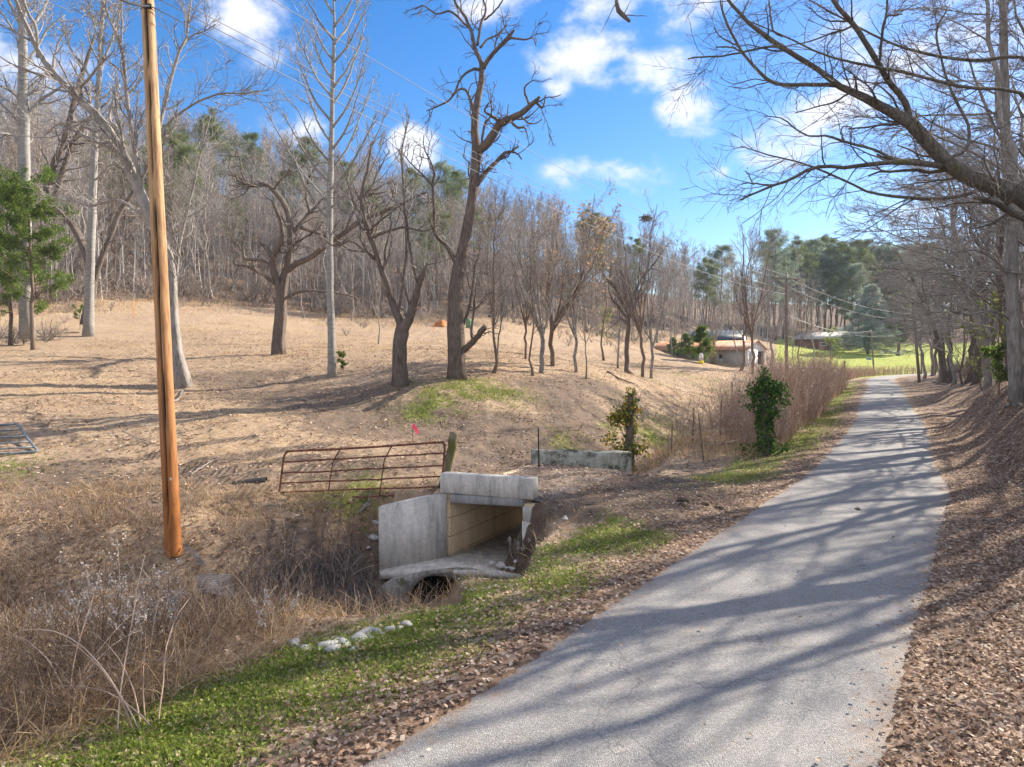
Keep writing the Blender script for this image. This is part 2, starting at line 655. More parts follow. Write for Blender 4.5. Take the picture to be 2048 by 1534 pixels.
n_a = vnoise(X, Y, 2.2, 41, 3)
n_b = vnoise(X, Y, .6, 51, 2)
ca = (X - CC[0]) * CA[0] + (Y - CC[1]) * CA[1]
cb = (X - CC[0]) * CB[0] + (Y - CC[1]) * CB[1]
drive = smooth(-.6, .6, ca) * (1 - smooth(4.6, 5.6, ca)) * (lat < 0) * smooth(-3, 0, cb)
grass = ((lat < -RW) & (lat > -6)) * smooth(RW + .1, RW + 1.0, rd) * (1 - smooth(3.5, 4.3, rd + n_a * 1.6)) * (1 - .9 * drive)
grass *= np.clip(.62 + n_a * 2.2 + n_b * .8, 0, 1)
grass = np.where(Y > 60, grass * .7, grass)
for px, py, r, a in [(880, 800, 2.0, .6), (960, 775, 1.6, .65), (1010, 800, 1.5, .6), (840, 830, 1.3, .5), (1290, 870, 1.6, .7), (1220, 860, 1.0, .6),
                     (1130, 890, .9, .7), (1350, 860, 2.5, .6), (700, 985, 1.2, .7), (860, 690, 5, .3), (950, 680, 8, .35), (1150, 720, 7, .35), (1300, 760, 6, .5), (1420, 780, 6, .5),
                     (1400, 760, 6, .5), (20, 930, 1.2, .6), (180, 830, 1, .4), (440, 560, 6, .25), (1180, 1060, 1.2, .4), (980, 700, 6, .4), (1250, 790, 3, .3), (1380, 820, 4, .45)]:
    grass = np.maximum(grass, a * hb(px, py, r) * np.clip(.9 + n_a * 1.6 + n_b, 0, 1.2))
dirt = .75 * drive * (1 - smooth(3.5, 8, cb * .6)) + .85 * ((lat < -RW) & (lat > -6)) * drive
DIRT = []
for px, py, r, ry, a in [(1050, 930, 2.2, 1.5, .8), (950, 890, 2.2, 1.6, .85), (800, 850, 3.0, 2, .8), (620, 800, 3.4, 1.8, .85), (480, 760, 3.5, 2, .55), (1120, 800, 1.8, 2.5, .9), (1150, 870, 1.6, 1.8, .85),
                         (250, 985, 2.6, 1.2, .75), (420, 960, 2, 1.0, .7), (60, 960, 2, 1.2, .6), (700, 930, 2.5, 1.2, .5), (1050, 860, 2, 2, .8), (560, 1040, 1.4, 1.0, .7), (640, 1100, 1.5, .8, .8), (1400, 1010, 1.6, .9, .9),
                         (880, 640, 5, 5, .7), (1180, 770, 2, 2, .6), (1260, 830, 2.5, 2, .4)]:
    h = hit(px, py)
    DIRT.append((h[0], h[1], r * 1.25, ry * 1.25, a))
    dirt = np.maximum(dirt, min(1, a * 1.25) * blob(h[0], h[1], r * 1.25, ry * 1.25) * np.clip(.95 + n_a * 1.0, 0, 1.3))
fh = tps(X, Y)
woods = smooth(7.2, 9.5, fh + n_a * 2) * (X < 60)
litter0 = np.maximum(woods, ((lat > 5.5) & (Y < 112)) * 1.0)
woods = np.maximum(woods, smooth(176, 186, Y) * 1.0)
litter = np.maximum(np.maximum(woods, litter0), ((lat > RW) & (Y < 116)) * 1.0)
litter = np.maximum(litter, .8 * ((lat < 0) & (rd < RW + 1.3)) * smooth(RW + 1.4, RW, rd + n_b))
lawn = smooth(104, 110, Y) * smooth(.375, .40, X / np.maximum(Y, 1)) * (1 - smooth(178, 186, Y)) * (1 - smooth(4, 8, lat) * (Y < 100)) * (rd > RW)
lawn = np.maximum(lawn, ((lat < -RW) & (lat > -7)) * smooth(88, 94, Y) * .9)
litter = litter * (1 - lawn)
dd_, ds_, _p = polydist(X, Y, DITCH[:, :2])
ditchdark = np.clip(1 - dd_ / 2.6, 0, 1) * (ca < .3)

mv = len(gx)
idx = np.arange(len(X)).reshape(len(gy), mv)
Q = np.stack([idx[:-1, :-1], idx[:-1, 1:], idx[1:, 1:], idx[1:, :-1]], -1).reshape(-1, 4)
fc_a, fc_b = ca[Q].mean(1), cb[Q].mean(1)
hole = (fc_a > -.02) & (fc_a < 4.9) & (np.abs(fc_b) < 1.0)
fx, fy = X[Q].mean(1), Y[Q].mean(1)
hole |= (fx > -2.75) & (fx < .25) & (fy > 13.98) & (fc_a < .1) & (fc_b < .95) & (fc_b > -2.5 + 0 * fx) & (fy < 15.0)
Q = Q[~hole]
me = bpy.data.meshes.new('ground')
V = np.stack([X, Y, gz], -1)
me.vertices.add(len(V))
me.vertices.foreach_set('co', V.astype(np.float32).ravel())
me.loops.add(Q.size)
me.loops.foreach_set('vertex_index', Q.astype(np.int32).ravel())
me.polygons.add(len(Q))
me.polygons.foreach_set('loop_start', (np.arange(len(Q)) * 4).astype(np.int32))
me.polygons.foreach_set('use_smooth', np.ones(len(Q), bool))
# tyre tracks: arc length along and weight across each wheel line
tu, tv = np.zeros(len(X)), np.zeros(len(X))
for pl in ([(60, 1000), (200, 985), (330, 962), (450, 940), (560, 925), (660, 905)], [(100, 950), (260, 940), (380, 915), (520, 890)], [(430, 975), (530, 955), (640, 935)],
           [(860, 845), (900, 860), (950, 868)]):
    q = np.array([hit(*p)[:2] for p in pl])
    q = catmull(q, 24)
    for dof in (-.75, .75):
        tt_ = norm(np.gradient(q, axis=0))
        qq = q + np.stack([tt_[:, 1], -tt_[:, 0]], -1) * dof
        dw, sw, pw = polydist(X, Y, qq)
        w_ = np.clip(1.15 - (dw / .3) ** 2, 0, 1) * (rd > RW + .1)
        m_ = w_ > tv
        tu = np.where(dw < 1.0, np.where(m_ | (tv == 0), pw + sw * dw * .9, tu), tu)
        tv = np.maximum(tv, w_)
dirt = np.maximum(dirt, tv * .75)
for nm, arr in (('trackv', tv), ('trackw', tu / 100), ('woods', woods), ('grass', grass), ('dirt', dirt), ('litter', litter), ('lawn', lawn), ('ditchdark', ditchdark)):
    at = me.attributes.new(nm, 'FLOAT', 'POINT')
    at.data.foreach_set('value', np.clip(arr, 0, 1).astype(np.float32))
me.update(calc_edges=True)
ground = bpy.data.objects.new('ground', me)
COL.objects.link(ground)
tag(ground, 'sloping field and roadside verges of straw, bare soil, grass and leaves', 'ground', kind='structure')

m, t, out = new_mat('ground_soil')
pos = geopos(t)
vor = N(t, 'ShaderNodeTexVoronoi', inp={'Scale': 13.0, 'Randomness': 1.0})
L(t, pos, vor.inputs['Vector'])
sep = N(t, 'ShaderNodeSeparateColor')
L(t, vor.outputs['Color'], sep.inputs[0])
vor2 = N(t, 'ShaderNodeTexVoronoi', inp={'Scale': 5.0, 'Randomness': 1.0})
L(t, pos, vor2.inputs['Vector'])
sep2 = N(t, 'ShaderNodeSeparateColor')
L(t, vor2.outputs['Color'], sep2.inputs[0])
nf = noise(t, pos, 6, 8, .72)
nm_ = noise(t, pos, .9, 5, .6)
nl = noise(t, pos, .16, 4, .55)
ns = noise(t, pos, 9, 5, .7, (1, .35, 1))
straw = ramp(t, nf, [(.25, (.11, .077, .054)), (.4, (.25, .182, .127)), (.55, (.37, .283, .203)), (.75, (.53, .435, .33))])
nbig = noise(t, pos, .35, 6, .62)
straw = mixc(t, ramp(t, nbig, [(.4, (0, 0, 0)), (.62, (.8, .8, .8))]), straw, mixc(t, .55, straw, (.24, .155, .10)))
straw = mixc(t, math_(t, 'MULTIPLY', ramp(t, sep.outputs[0], [(.55, (0, 0, 0)), (.6, (1, 1, 1))]), .28), straw, ramp(t, sep.outputs[1], [(0, (.10, .055, .03)), (.4, (.26, .15, .085)), (.8, (.5, .38, .26)), (1, (.58, .50, .40))]))
straw = mixc(t, ramp(t, noise(t, pos, 2.2, 7, .75), [(.34, (.75, .75, .75)), (.46, (0, 0, 0))]), straw, (.13, .085, .055))
straw = mixc(t, ramp(t, nl, [(.42, (0, 0, 0)), (.62, (.55, .55, .55))]), straw, mixc(t, .6, straw, (.43, .315, .185)))
dirtc = ramp(t, nf, [(.3, (.06, .046, .037)), (.5, (.13, .10, .08)), (.7, (.22, .172, .137))])
dirtc = mixc(t, ramp(t, nm_, [(.35, (0, 0, 0)), (.7, (1, 1, 1))]), dirtc, mixc(t, .5, dirtc, (.24, .17, .115)))
grs = ramp(t, nf, [(.3, (.05, .065, .012)), (.5, (.14, .17, .032)), (.66, (.26, .27, .07)), (.8, (.38, .33, .13))])
leafc = ramp(t, sep.outputs[0], [(0, (.05, .034, .025)), (.3, (.14, .09, .062)), (.6, (.25, .175, .125)), (.85, (.40, .31, .235)), (1, (.54, .46, .38))])
leafc = mixc(t, .45, leafc, ramp(t, nf, [(.3, (.06, .038, .026)), (.6, (.25, .165, .11)), (.8, (.42, .32, .23))]))
lawnc = ramp(t, nm_, [(.3, (.19, .24, .04)), (.55, (.30, .34, .07)), (.75, (.40, .38, .11))])


def msk(name, k=1.0, lo=.35, hi=.65):
    a = attr(t, name)
    s = math_(t, 'ADD', a, math_(t, 'MULTIPLY', math_(t, 'SUBTRACT', noise(t, pos, 3.5, 5, .7), .5), k))
    r = N(t, 'ShaderNodeMapRange', interpolation_type='SMOOTHSTEP')
    r.inputs['From Min'].default_value = lo
    r.inputs['From Max'].default_value = hi
    L(t, s, r.inputs['Value'])
    return r.outputs[0]


c = mixc(t, msk('dirt', .9, .22, .62), straw, dirtc)
tw_s = math_(t, 'SINE', math_(t, 'MULTIPLY', attr(t, 'trackw'), 100 * 2 * math.pi / .2))
tread = math_(t, 'MULTIPLY', math_(t, 'MULTIPLY', math_(t, 'ADD', math_(t, 'MULTIPLY', tw_s, .5), .5), attr(t, 'trackv')), ramp(t, noise(t, pos, 1.1, 3), [(.42, (0, 0, 0)), (.55, (1, 1, 1))]))
c = mixc(t, msk('litter', .7, .3, .6), c, leafc)
c = mixc(t, math_(t, 'MULTIPLY', msk('woods', .4, .3, .7), .8), c, mixc(t, .5, leafc, (.10, .062, .045)))  # woods-floor leaf litter, its colour also darkened for the shade under the pines
c = mixc(t, math_(t, 'MULTIPLY', msk('grass', 1.4, .35, .75), .9), c, grs)
c = mixc(t, msk('lawn', .4, .3, .6), c, lawnc)
c = mixc(t, math_(t, 'MULTIPLY', msk('ditchdark', .5, .45, .9), .7), c, (.05, .036, .026))  # darker brown towards the ditch bed
hgt = math_(t, 'ADD', math_(t, 'ADD', math_(t, 'MULTIPLY', nf, 1.0), math_(t, 'MULTIPLY', tread, .7)), math_(t, 'MULTIPLY', sep.outputs[2], .35))
finish(t, out, c, .92, hgt, .8, .05, .1)
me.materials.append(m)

# ------------------------------------------------------------------ road
s_ = np.concatenate([[0], np.cumsum(np.hypot(*np.diff(ROAD, axis=0).T))])
u = np.concatenate([np.arange(38, 75, .12), np.arange(75, s_[-1], .6)])
rx_, ry_ = np.interp(u, s_, ROAD[:, 0]), np.interp(u, s_, ROAD[:, 1])
tg = norm(np.stack([np.gradient(rx_), np.gradient(ry_)], -1))
nr_ = np.stack([tg[:, 1], -tg[:, 0]], -1)
cols = np.linspace(-1, 1, 17)
wl = RW + .05 + .26 * vnoise(u, u * 0, 1.1, 5, 4) + .10 * vnoise(u, u * 0 + 9, .3, 6, 2)
wr = RW + .05 + .42 * (1 - smooth(13, 23, ry_)) + .22 * vnoise(u, u * 0 + 40, 1.5, 8, 3) + .06 * vnoise(u, u * 0 + 19, .3, 6, 2)
off = np.where(cols[None] < 0, wl[:, None], wr[:, None]) * cols[None]
RXY = np.stack([rx_, ry_], -1)[:, None] + nr_[:, None] * off[..., None]
rz_ = .012 - .035 * cols[None] ** 2 + .02 * vnoise(RXY[..., 0].ravel(), RXY[..., 1].ravel(), 2.2, 12, 2).reshape(off.shape)
rz_ = rz_ + np.where(np.abs(cols) > .95, -.05, 0)[None]
g = Geo()
ii = np.arange(off.size).reshape(off.shape)
g.add(np.concatenate([RXY, rz_[..., None]], -1), np.stack([ii[:-1, :-1], ii[:-1, 1:], ii[1:, 1:], ii[1:, :-1]], -1).reshape(-1, 4), None, np.broadcast_to(np.abs(cols)[None], off.shape).ravel())
m, t, out = new_mat('old_asphalt')
pos = geopos(t)
v = N(t, 'ShaderNodeTexVoronoi', inp={'Scale': 75.0})
L(t, pos, v.inputs['Vector'])
sp = N(t, 'ShaderNodeSeparateColor')
L(t, v.outputs['Color'], sp.inputs[0])
agg = ramp(t, sp.outputs[0], [(0, (.115, .112, .11)), (.5, (.225, .218, .212)), (1, (.42, .405, .39))])
nb = noise(t, pos, .8, 6, .65)
c = mixc(t, ramp(t, nb, [(.3, (0, 0, 0)), (.7, (1, 1, 1))]), mixc(t, .5, agg, (.20, .196, .194)), mixc(t, .5, agg, (.29, .28, .27)))
e = attr(t, 'tint')
stain = ramp(t, noise(t, pos, 1.7, 6, .7), [(.55, (0, 0, 0)), (.75, (1, 1, 1))])
c = mixc(t, math_(t, 'MULTIPLY', stain, .45), c, (.22, .165, .12))
edge = math_(t, 'ADD', e, math_(t, 'MULTIPLY', math_(t, 'SUBTRACT', noise(t, pos, 5, 5, .7), .5), .8))
c = mixc(t, ramp(t, edge, [(.70, (0, 0, 0)), (.98, (.95, .95, .95))]), c, ramp(t, noise(t, pos, 30, 3), [(.3, (.12, .08, .055)), (.7, (.34, .25, .18))]))
cr = N(t, 'ShaderNodeTexVoronoi', feature='DISTANCE_TO_EDGE', inp={'Scale': .55})
wv = N(t, 'ShaderNodeVectorMath', operation='ADD')
L(t, pos, wv.inputs[0])
nzv = N(t, 'ShaderNodeTexNoise', inp={'Scale': 1.5, 'Detail': 5.0})
L(t, pos, nzv.inputs['Vector'])
L(t, nzv.outputs['Color'], wv.inputs[1])
L(t, wv.outputs[0], cr.inputs['Vector'])
crk = math_(t, 'MULTIPLY', ramp(t, cr.outputs['Distance'], [(0, (1, 1, 1)), (.006, (0, 0, 0))]), .5)
c = mixc(t, crk, c, (.05, .048, .045))
hh = math_(t, 'ADD', math_(t, 'MULTIPLY', v.outputs['Distance'], -1.0), math_(t, 'MULTIPLY', nb, .3))
finish(t, out, c, .8, hh, .6, .014, .3)
road = g.build('road', m)
tag(road, 'narrow grey asphalt lane running away between verges', 'road', kind='structure')

# ------------------------------------------------------------------ culvert
def conc(name, base, stain_c, moss=None, board=True, rough=.85):
    m, t, out = new_mat(name)
    p = geopos(t)
    n1 = noise(t, p, 2.3, 7, .7)
    n2 = noise(t, p, 14, 6, .7)
    n3 = noise(t, p, 3.0, 6, .75, (1.4, 1.4, .22))
    c = mixc(t, ramp(t, n2, [(.3, (0, 0, 0)), (.7, (1, 1, 1))]), tuple(x * .8 for x in base), tuple(min(1, x * 1.15) for x in base))
    c = mixc(t, ramp(t, n3, [(.42, (0, 0, 0)), (.66, (.75, .75, .75))]), c, stain_c)
    c = mixc(t, ramp(t, noise(t, p, 6, 6, .75), [(.62, (0, 0, 0)), (.67, (.8, .8, .8))]), c, (.62, .62, .6))
    c = mixc(t, ramp(t, noise(t, p, 22, 3, .7), [(.66, (0, 0, 0)), (.7, (.9, .9, .9))]), c, (.04, .045, .035))
    if moss:
        c = mixc(t, ramp(t, n1, [(moss[0], (0, 0, 0)), (moss[0] + .1, (.9, .9, .9))]), c, moss[1])
    h = n2
    if board:
        w = N(t, 'ShaderNodeTexWave', wave_type='BANDS', bands_direction='Z', inp={'Scale': .75, 'Distortion': 1.5, 'Detail': 1.0, 'Detail Scale': .4})
        L(t, p, w.inputs['Vector'])
        ln_ = ramp(t, w.outputs['Fac'], [(0, (1, 1, 1)), (.02, (0, 0, 0))])
        c = mixc(t, math_(t, 'MULTIPLY', ln_, .5), c, (.06, .055, .05))
        h = math_(t, 'SUBTRACT', n2, math_(t, 'MULTIPLY', ln_, .5))
    finish(t, out, c, rough, h, .45, .015, .25)
    return m


M_CONC = conc('pale_concrete', (.60, .57, .52), (.22, .215, .21), (.68, (.15, .15, .085)), False)
M_CONC2 = conc('bounce_tan_concrete', (.66, .53, .36), (.46, .33, .18), None, True)  # box inner walls: warm bounced light put into the tan base colour
M_CONCM = conc('mossy_concrete', (.42, .42, .37), (.11, .12, .09), (.5, (.045, .055, .03)), False)
M_DARK = mat_noise('hollow_shade', [(.3, (.004, .004, .004)), (.7, (.012, .011, .01))], 4)  # near-black colour stands in for the shade inside the drain and garage doorway
cul_rz = math.atan2(CB[1], CB[0])
R0 = cul(0, 0, -1.3)
culv = empty('culvert', R0, 'concrete box culvert with slanting pale wing wall above an arched drain mouth', 'culvert')


def part(g, name, mat, par, R, **k):
    o = g.build(name, mat, None, None, **k)
    o.data.transform(Matrix.Translation(-Vector(R)))
    o.parent = par
    return o


def bquad(g, a0, a1, b0, b1, z0, z1, tint=.5, bev=.015, dz=0):
    """box in culvert axes; dz tilts the right end"""
    V, T = bm_box((b1 - b0, a1 - a0, z1 - z0), bev)
    V[:, 2] += dz * V[:, 0] / (b1 - b0)
    V = rotz(V, cul_rz)
    c = cul((a0 + a1) / 2, (b0 + b1) / 2, (z0 + z1) / 2)
    g.add(V + c, None, T, tint)


g = Geo()
bquad(g, -.02, .24, -1.17, 1.15, .17, .605, dz=.09)        # upper course
part(g, 'headwall_beam', M_CONC, culv, R0, smooth_=False)
g = Geo()
bquad(g, .0, .22, -.93, .90, -.02, .172, dz=.12)
part(g, 'lintel', conc('damp_concrete', (.34, .335, .33), (.10, .105, .115), None, False), culv, R0, smooth_=False)
g = Geo()
bquad(g, .05, 4.85, -1.18, -.95, -1.5, .15)
part(g, 'side_wall', M_CONC2, culv, R0, smooth_=False)
g = Geo()
bquad(g, .06, 4.85, .90, 1.12, -1.5, .1)
part(g, 'side_wall', M_CONC2, culv, R0, smooth_=False)
g = Geo()
bquad(g, .0, .3, .885, 1.13, -1.5, -.25, bev=.02)
bquad(g, .005, .26, .90, 1.10, -.26, .05, bev=.02)
part(g, 'stub_wing_wall', M_CONC, culv, R0, smooth_=False)
# left wing wall with sloping top
l0 = P(893, 1112, 15.05)
l1 = P(758, 1130, 14.55)
pts = np.array([[l0[0], l0[1], -1.5], [l1[0], l1[1], -1.6], [l1[0], l1[1], P(758, 1014, 14.55)[2]], [l1[0] * .45 + l0[0] * .55, l1[1] * .45 + l0[1] * .55, P(822, 1000, 14.8)[2] + .03], [l0[0], l0[1], P(895, 987, 15.05)[2]]])
g = Geo()
prism(g, pts, np.array([0, 0, 0]), np.array([.03, .24, 0]))
part(g, 'wing_wall', M_CONC, culv, R0, smooth_=False)
# apron floor (runs through the box) and arched drain front
g = Geo()
fl = [cul(4.85, -1.0, -1.3), cul(4.85, 1.0, -1.3), cul(0, .95, -1.28), np.array([.25, 13.6, -1.3]), np.array([-.5, 13.98, -1.32]), np.array([-1.6, 14.16, -1.33]), np.array([-2.8, 14.2, -1.42]), np.array([-2.85, 14.62, -1.4]), cul(0, -1.1, -1.28)]
prism(g, fl[::-1], np.array([0, 0, -.14]), np.array([0, 0, 0]))
part(g, 'apron', M_CONC, culv, R0, smooth_=False)
g = Geo()
th = np.linspace(math.pi, 0, 15)
cx_, cz_ = -1.56, -2.05
arc = [(cx_ + .62 * math.cos(a), cz_ + .62 * math.sin(a)) for a in th]
outl = [(-3.0, -2.3), (-2.9, -1.78), (-2.5, -1.52), (-2.05, -1.40), (-1.6, -1.33), (-1.0, -1.31), (-.5, -1.32), (.25, -1.45), (.35, -2.3)]
ro = np.array(outl, float)
so = np.concatenate([[0], np.cumsum(np.hypot(*np.diff(ro, axis=0).T))])
ro2 = np.stack([np.interp(np.linspace(0, so[-1], 15), so, ro[:, i]) for i in (0, 1)], -1)
fy_ = lambda x: 14.12 + .0 * x - .16 * max(0, x + .9) - (.05 if x < -2.6 else 0)
Vf = []
for (ax_, az_), (ox_, oz_) in zip(arc, ro2):
    Vf += [[ax_, fy_(ax_) - .02, az_], [ox_, fy_(ox_) - .02, oz_], [ox_, fy_(ox_) + .22, oz_], [ax_, fy_(ax_) + .22, az_]]
Qf = []
for i in range(14):
    for j in range(4):
        Qf.append([i * 4 + j, i * 4 + (j + 1) % 4, (i + 1) * 4 + (j + 1) % 4, (i + 1) * 4 + j])
g.add(Vf, Qf)
part(g, 'arch_front', conc('stained_concrete', (.34, .32, .29), (.10, .095, .085), (.5, (.09, .085, .05)), False), culv, R0, smooth_=False)
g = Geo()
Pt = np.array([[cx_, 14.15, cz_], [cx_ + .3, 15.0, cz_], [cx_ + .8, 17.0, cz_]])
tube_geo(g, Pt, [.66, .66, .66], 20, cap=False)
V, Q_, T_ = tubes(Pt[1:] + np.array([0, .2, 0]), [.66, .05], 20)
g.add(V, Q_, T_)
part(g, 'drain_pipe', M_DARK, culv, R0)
# driveway deck over the box
g = Geo()
n = 26
aa, bb = np.meshgrid(np.linspace(.215, 4.62, n), np.linspace(-1.12, 1.35, 18), indexing='ij')
bb = bb + .12 * vnoise(aa, bb, .5, 3, 2) * (np.abs(bb) > 1.1)
PX = CC[0] + CA[0] * aa + CB[0] * bb
PY = CC[1] + CA[1] * aa + CB[1] * bb
PZ = .15 + .025 * vnoise(PX, PY, .8, 8, 2) - .3 * np.clip(np.abs(bb) - 1.15, 0, 1)
ii = np.arange(aa.size).reshape(aa.shape)
g.add(np.stack([PX, PY, PZ], -1).reshape(-1, 3), np.stack([ii[:-1, :-1], ii[:-1, 1:], ii[1:, 1:], ii[1:, :-1]], -1).reshape(-1, 4)[:, ::-1])
m, t, out = new_mat('dusty_slab')
p = geopos(t)
c = ramp(t, noise(t, p, 2.5, 7, .7), [(.35, (.09, .066, .05)), (.52, (.18, .138, .108)), (.72, (.30, .25, .205))])
finish(t, out, c, .9, noise(t, p, 20, 5), .6, .02, .2)
part(g, 'deck_slab', m, culv, R0)

# far parapet (mossy)
PAR = np.array([1.86, 18.6])
g = Geo()
V, T = bm_box((2.75, .26, .62), .03, 1, 0, 0, 5)
V[:, 2] += .02 * np.sin(V[:, 0] * 9) + .015 * np.random.default_rng(2).normal(0, 1, len(V)) * (V[:, 2] > .2)
V[:, 1] += .012 * np.random.default_rng(3).normal(0, 1, len(V))
g.add(rotz(V, cul_rz * .35) , None, T)
o = g.build('parapet_wall', M_CONCM, None, None, False)
o.location = (1.9, 18.75, .2)
tag(o, 'low mossy concrete parapet wall on the far side of the driveway', 'wall')

# ------------------------------------------------------------------ bark, twig and leaf materials
def bark(name, stops, sc=6, st=(3, 3, .5), moss=None, b=.8):
    m, t, out = new_mat(name)
    v = objco(t)
    n = noise(t, v, sc, 6, .7, st)
    c = ramp(t, n, stops)
    n2 = noise(t, v, 1.3, 4)
    c = mixc(t, ramp(t, n2, [(.35, (0, 0, 0)), (.7, (.5, .5, .5))]), c, stops[-1][1])
    if moss:
        c = mixc(t, ramp(t, noise(t, v, 2.5, 5, .7), [(moss, (0, 0, 0)), (moss + .1, (.85, .85, .85))]), c, (.11, .115, .03))
    finish(t, out, c, .9, n, b, .04, .15)
    return m


B_DARK = bark('dark_furrowed_bark', [(.3, (.035, .027, .022)), (.5, (.115, .09, .075)), (.7, (.23, .19, .16))])
B_GREY = bark('grey_bark', [(.3, (.075, .066, .058)), (.5, (.22, .198, .178)), (.7, (.42, .39, .36))], 5)
B_PALE = bark('smooth_pale_bark', [(.3, (.12, .113, .102)), (.5, (.24, .228, .21)), (.7, (.36, .345, .325))], 4, (1, 1, 3.5), None, .25)
B_BROWN = bark('brown_bark', [(.3, (.055, .038, .028)), (.5, (.15, .11, .085)), (.7, (.28, .22, .18))])
B_MOSS = bark('mossy_bark', [(.3, (.03, .026, .022)), (.5, (.10, .088, .075)), (.7, (.22, .20, .175))], 6, (3, 3, 1.2), .56)
T_GREY = mat_tint('grey_twigs', [(0, (.16, .145, .134)), (.5, (.31, .285, .265)), (1, (.52, .49, .465))], .85)
T_DARK = mat_tint('dark_twigs', [(0, (.05, .042, .036)), (.5, (.12, .10, .088)), (1, (.27, .235, .21))], .85)
T_BROWN = mat_tint('brown_twigs', [(0, (.13, .105, .088)), (.5, (.26, .215, .185)), (1, (.43, .375, .335))], .85)
LF_TAN = mat_tint('tan_dead_leaves', [(0, (.26, .16, .09)), (.5, (.42, .29, .18)), (1, (.56, .43, .30))], .8, .35)
PINE = mat_tint('pine_needles', [(0, (.06, .085, .03)), (.5, (.145, .19, .065)), (1, (.30, .33, .11))], .7, .4)
PINE_B = mat_tint('blue_green_needles', [(0, (.09, .135, .10)), (.5, (.21, .28, .20)), (1, (.45, .51, .41))], .6, .4)
PINE_S = mat_tint('silvery_needles', [(0, (.16, .22, .19)), (.5, (.36, .43, .38)), (1, (.62, .68, .62))], .6, .4)
CEDAR = mat_tint('cedar_sprays', [(0, (.04, .075, .012)), (.5, (.11, .18, .03)), (1, (.22, .29, .06))], .7, .4)
GREEN = mat_tint('bright_green_leaves', [(0, (.05, .10, .012)), (.5, (.17, .24, .03)), (1, (.36, .38, .06))], .6, .4)
IVY = mat_tint('dark_ivy_leaves', [(0, (.018, .055, .008)), (.5, (.05, .125, .018)), (1, (.14, .25, .035))], .65, .35, spec=.25)
IVY_Y = mat_tint('yellowing_ivy_leaves', [(0, (.04, .075, .012)), (.4, (.14, .18, .02)), (.75, (.42, .33, .03)), (1, (.52, .22, .03))], .45, .35, spec=.4)


# ------------------------------------------------------------------ branch growing
def grow(Pm, Rm, rng, n, t0, t1, ang, lf, rr, k, up=.1, wig=.12, tip=.4, absl=False, rmin=.002, bias=None, taper=.5, jit=.18, dens=False, rlen=None):
    m, kk, _ = Pm.shape
    seg = np.linalg.norm(np.diff(Pm, axis=1), axis=2).sum(1)
    if dens:
        c = np.maximum(1, np.round(seg * n * rng.uniform(.7, 1.3, m)).astype(int))
    else:
        c = np.full(m, n)
    pid = np.repeat(np.arange(m), c)
    M = len(pid)
    t = t0 + (t1 - t0) * rng.random(M) ** .9
    x = t * (kk - 1)
    i0 = np.minimum(x.astype(int), kk - 2)
    f = (x - i0)[:, None]
    st = Pm[pid, i0] * (1 - f) + Pm[pid, i0 + 1] * f
    r0 = Rm[pid, i0] * (1 - f[:, 0]) + Rm[pid, i0 + 1] * f[:, 0]
    tan = norm(Pm[pid, i0 + 1] - Pm[pid, i0])
    rv = norm(rng.normal(size=(M, 3)))
    perp = norm(rv - (rv * tan).sum(1, keepdims=True) * tan)
    a = (ang + rng.normal(0, jit, M))[:, None]
    d = norm(np.cos(a) * tan + np.sin(a) * perp)
    l = (np.full(M, lf) if absl else lf * seg[pid]) * (1 - taper * t) * rng.uniform(.55, 1.25, M)
    r = np.maximum(np.minimum(r0 * rr * rng.uniform(.75, 1.1, M), l * (rlen or .03)), rmin)
    pts = np.zeros((M, k, 3))
    pts[:, 0] = st
    bz = np.zeros(3) if bias is None else np.asarray(bias, float)
    for j in range(1, k):
        pts[:, j] = pts[:, j - 1] + d * (l / (k - 1))[:, None]
        d = norm(d + rng.normal(0, wig, (M, 3)) + np.array([0, 0, up]) + bz)
    R = r[:, None] * np.linspace(1, tip, k)[None]
    return pts, R


def add_t(g, PR, sides, rng, cap=False):
    Pt, R = PR
    V, Q, T = tubes(Pt, R, sides, cap)
    m, k = Pt.shape[:2]
    tint = np.repeat(rng.random(m), k * sides)
    if cap:
        tint = np.concatenate([tint, np.full(2 * m, .5)])
    g.add(V, Q, T, tint)


def leaf_quads(g, pos, size, rng, flat=.0, droop=0, asp=.6):
    n = len(pos)
    d = norm(rng.normal(size=(n, 3)) * np.array([1, 1, 1 - flat]) + np.array([0, 0, -droop]))
    e = norm(np.cross(d, rng.normal(size=(n, 3))))
    s = (size * rng.uniform(.6, 1.3, n))[:, None]
    a = pos
    V = np.stack([a, a + d * s * .5 + e * s * asp * .5, a + d * s, a + d * s * .5 - e * s * asp * .5], 1)
    g.add(V.reshape(-1, 3), np.arange(4 * n).reshape(n, 4), None, np.repeat(rng.random(n), 4))


def line(rng, a, b, k, wob=.02, r0=.1, r1=.03):
    a, b = np.asarray(a, float), np.asarray(b, float)
    u = np.linspace(0, 1, k)[:, None]
    Lg = np.linalg.norm(b - a)
    w = np.cumsum(rng.normal(0, wob * Lg / math.sqrt(k), (k, 3)), 0)
    w -= u * w[-1]
    w[0] = 0
    return (a + (b - a) * u + w)[None], np.linspace(r0, r1, k)[None]


def flare(R, f=1.5, n=2):
    R = R.copy()
    R[:, 0] *= f
    if R.shape[1] > 8:
        R[:, 1] *= 1 + (f - 1) * .25
    return R


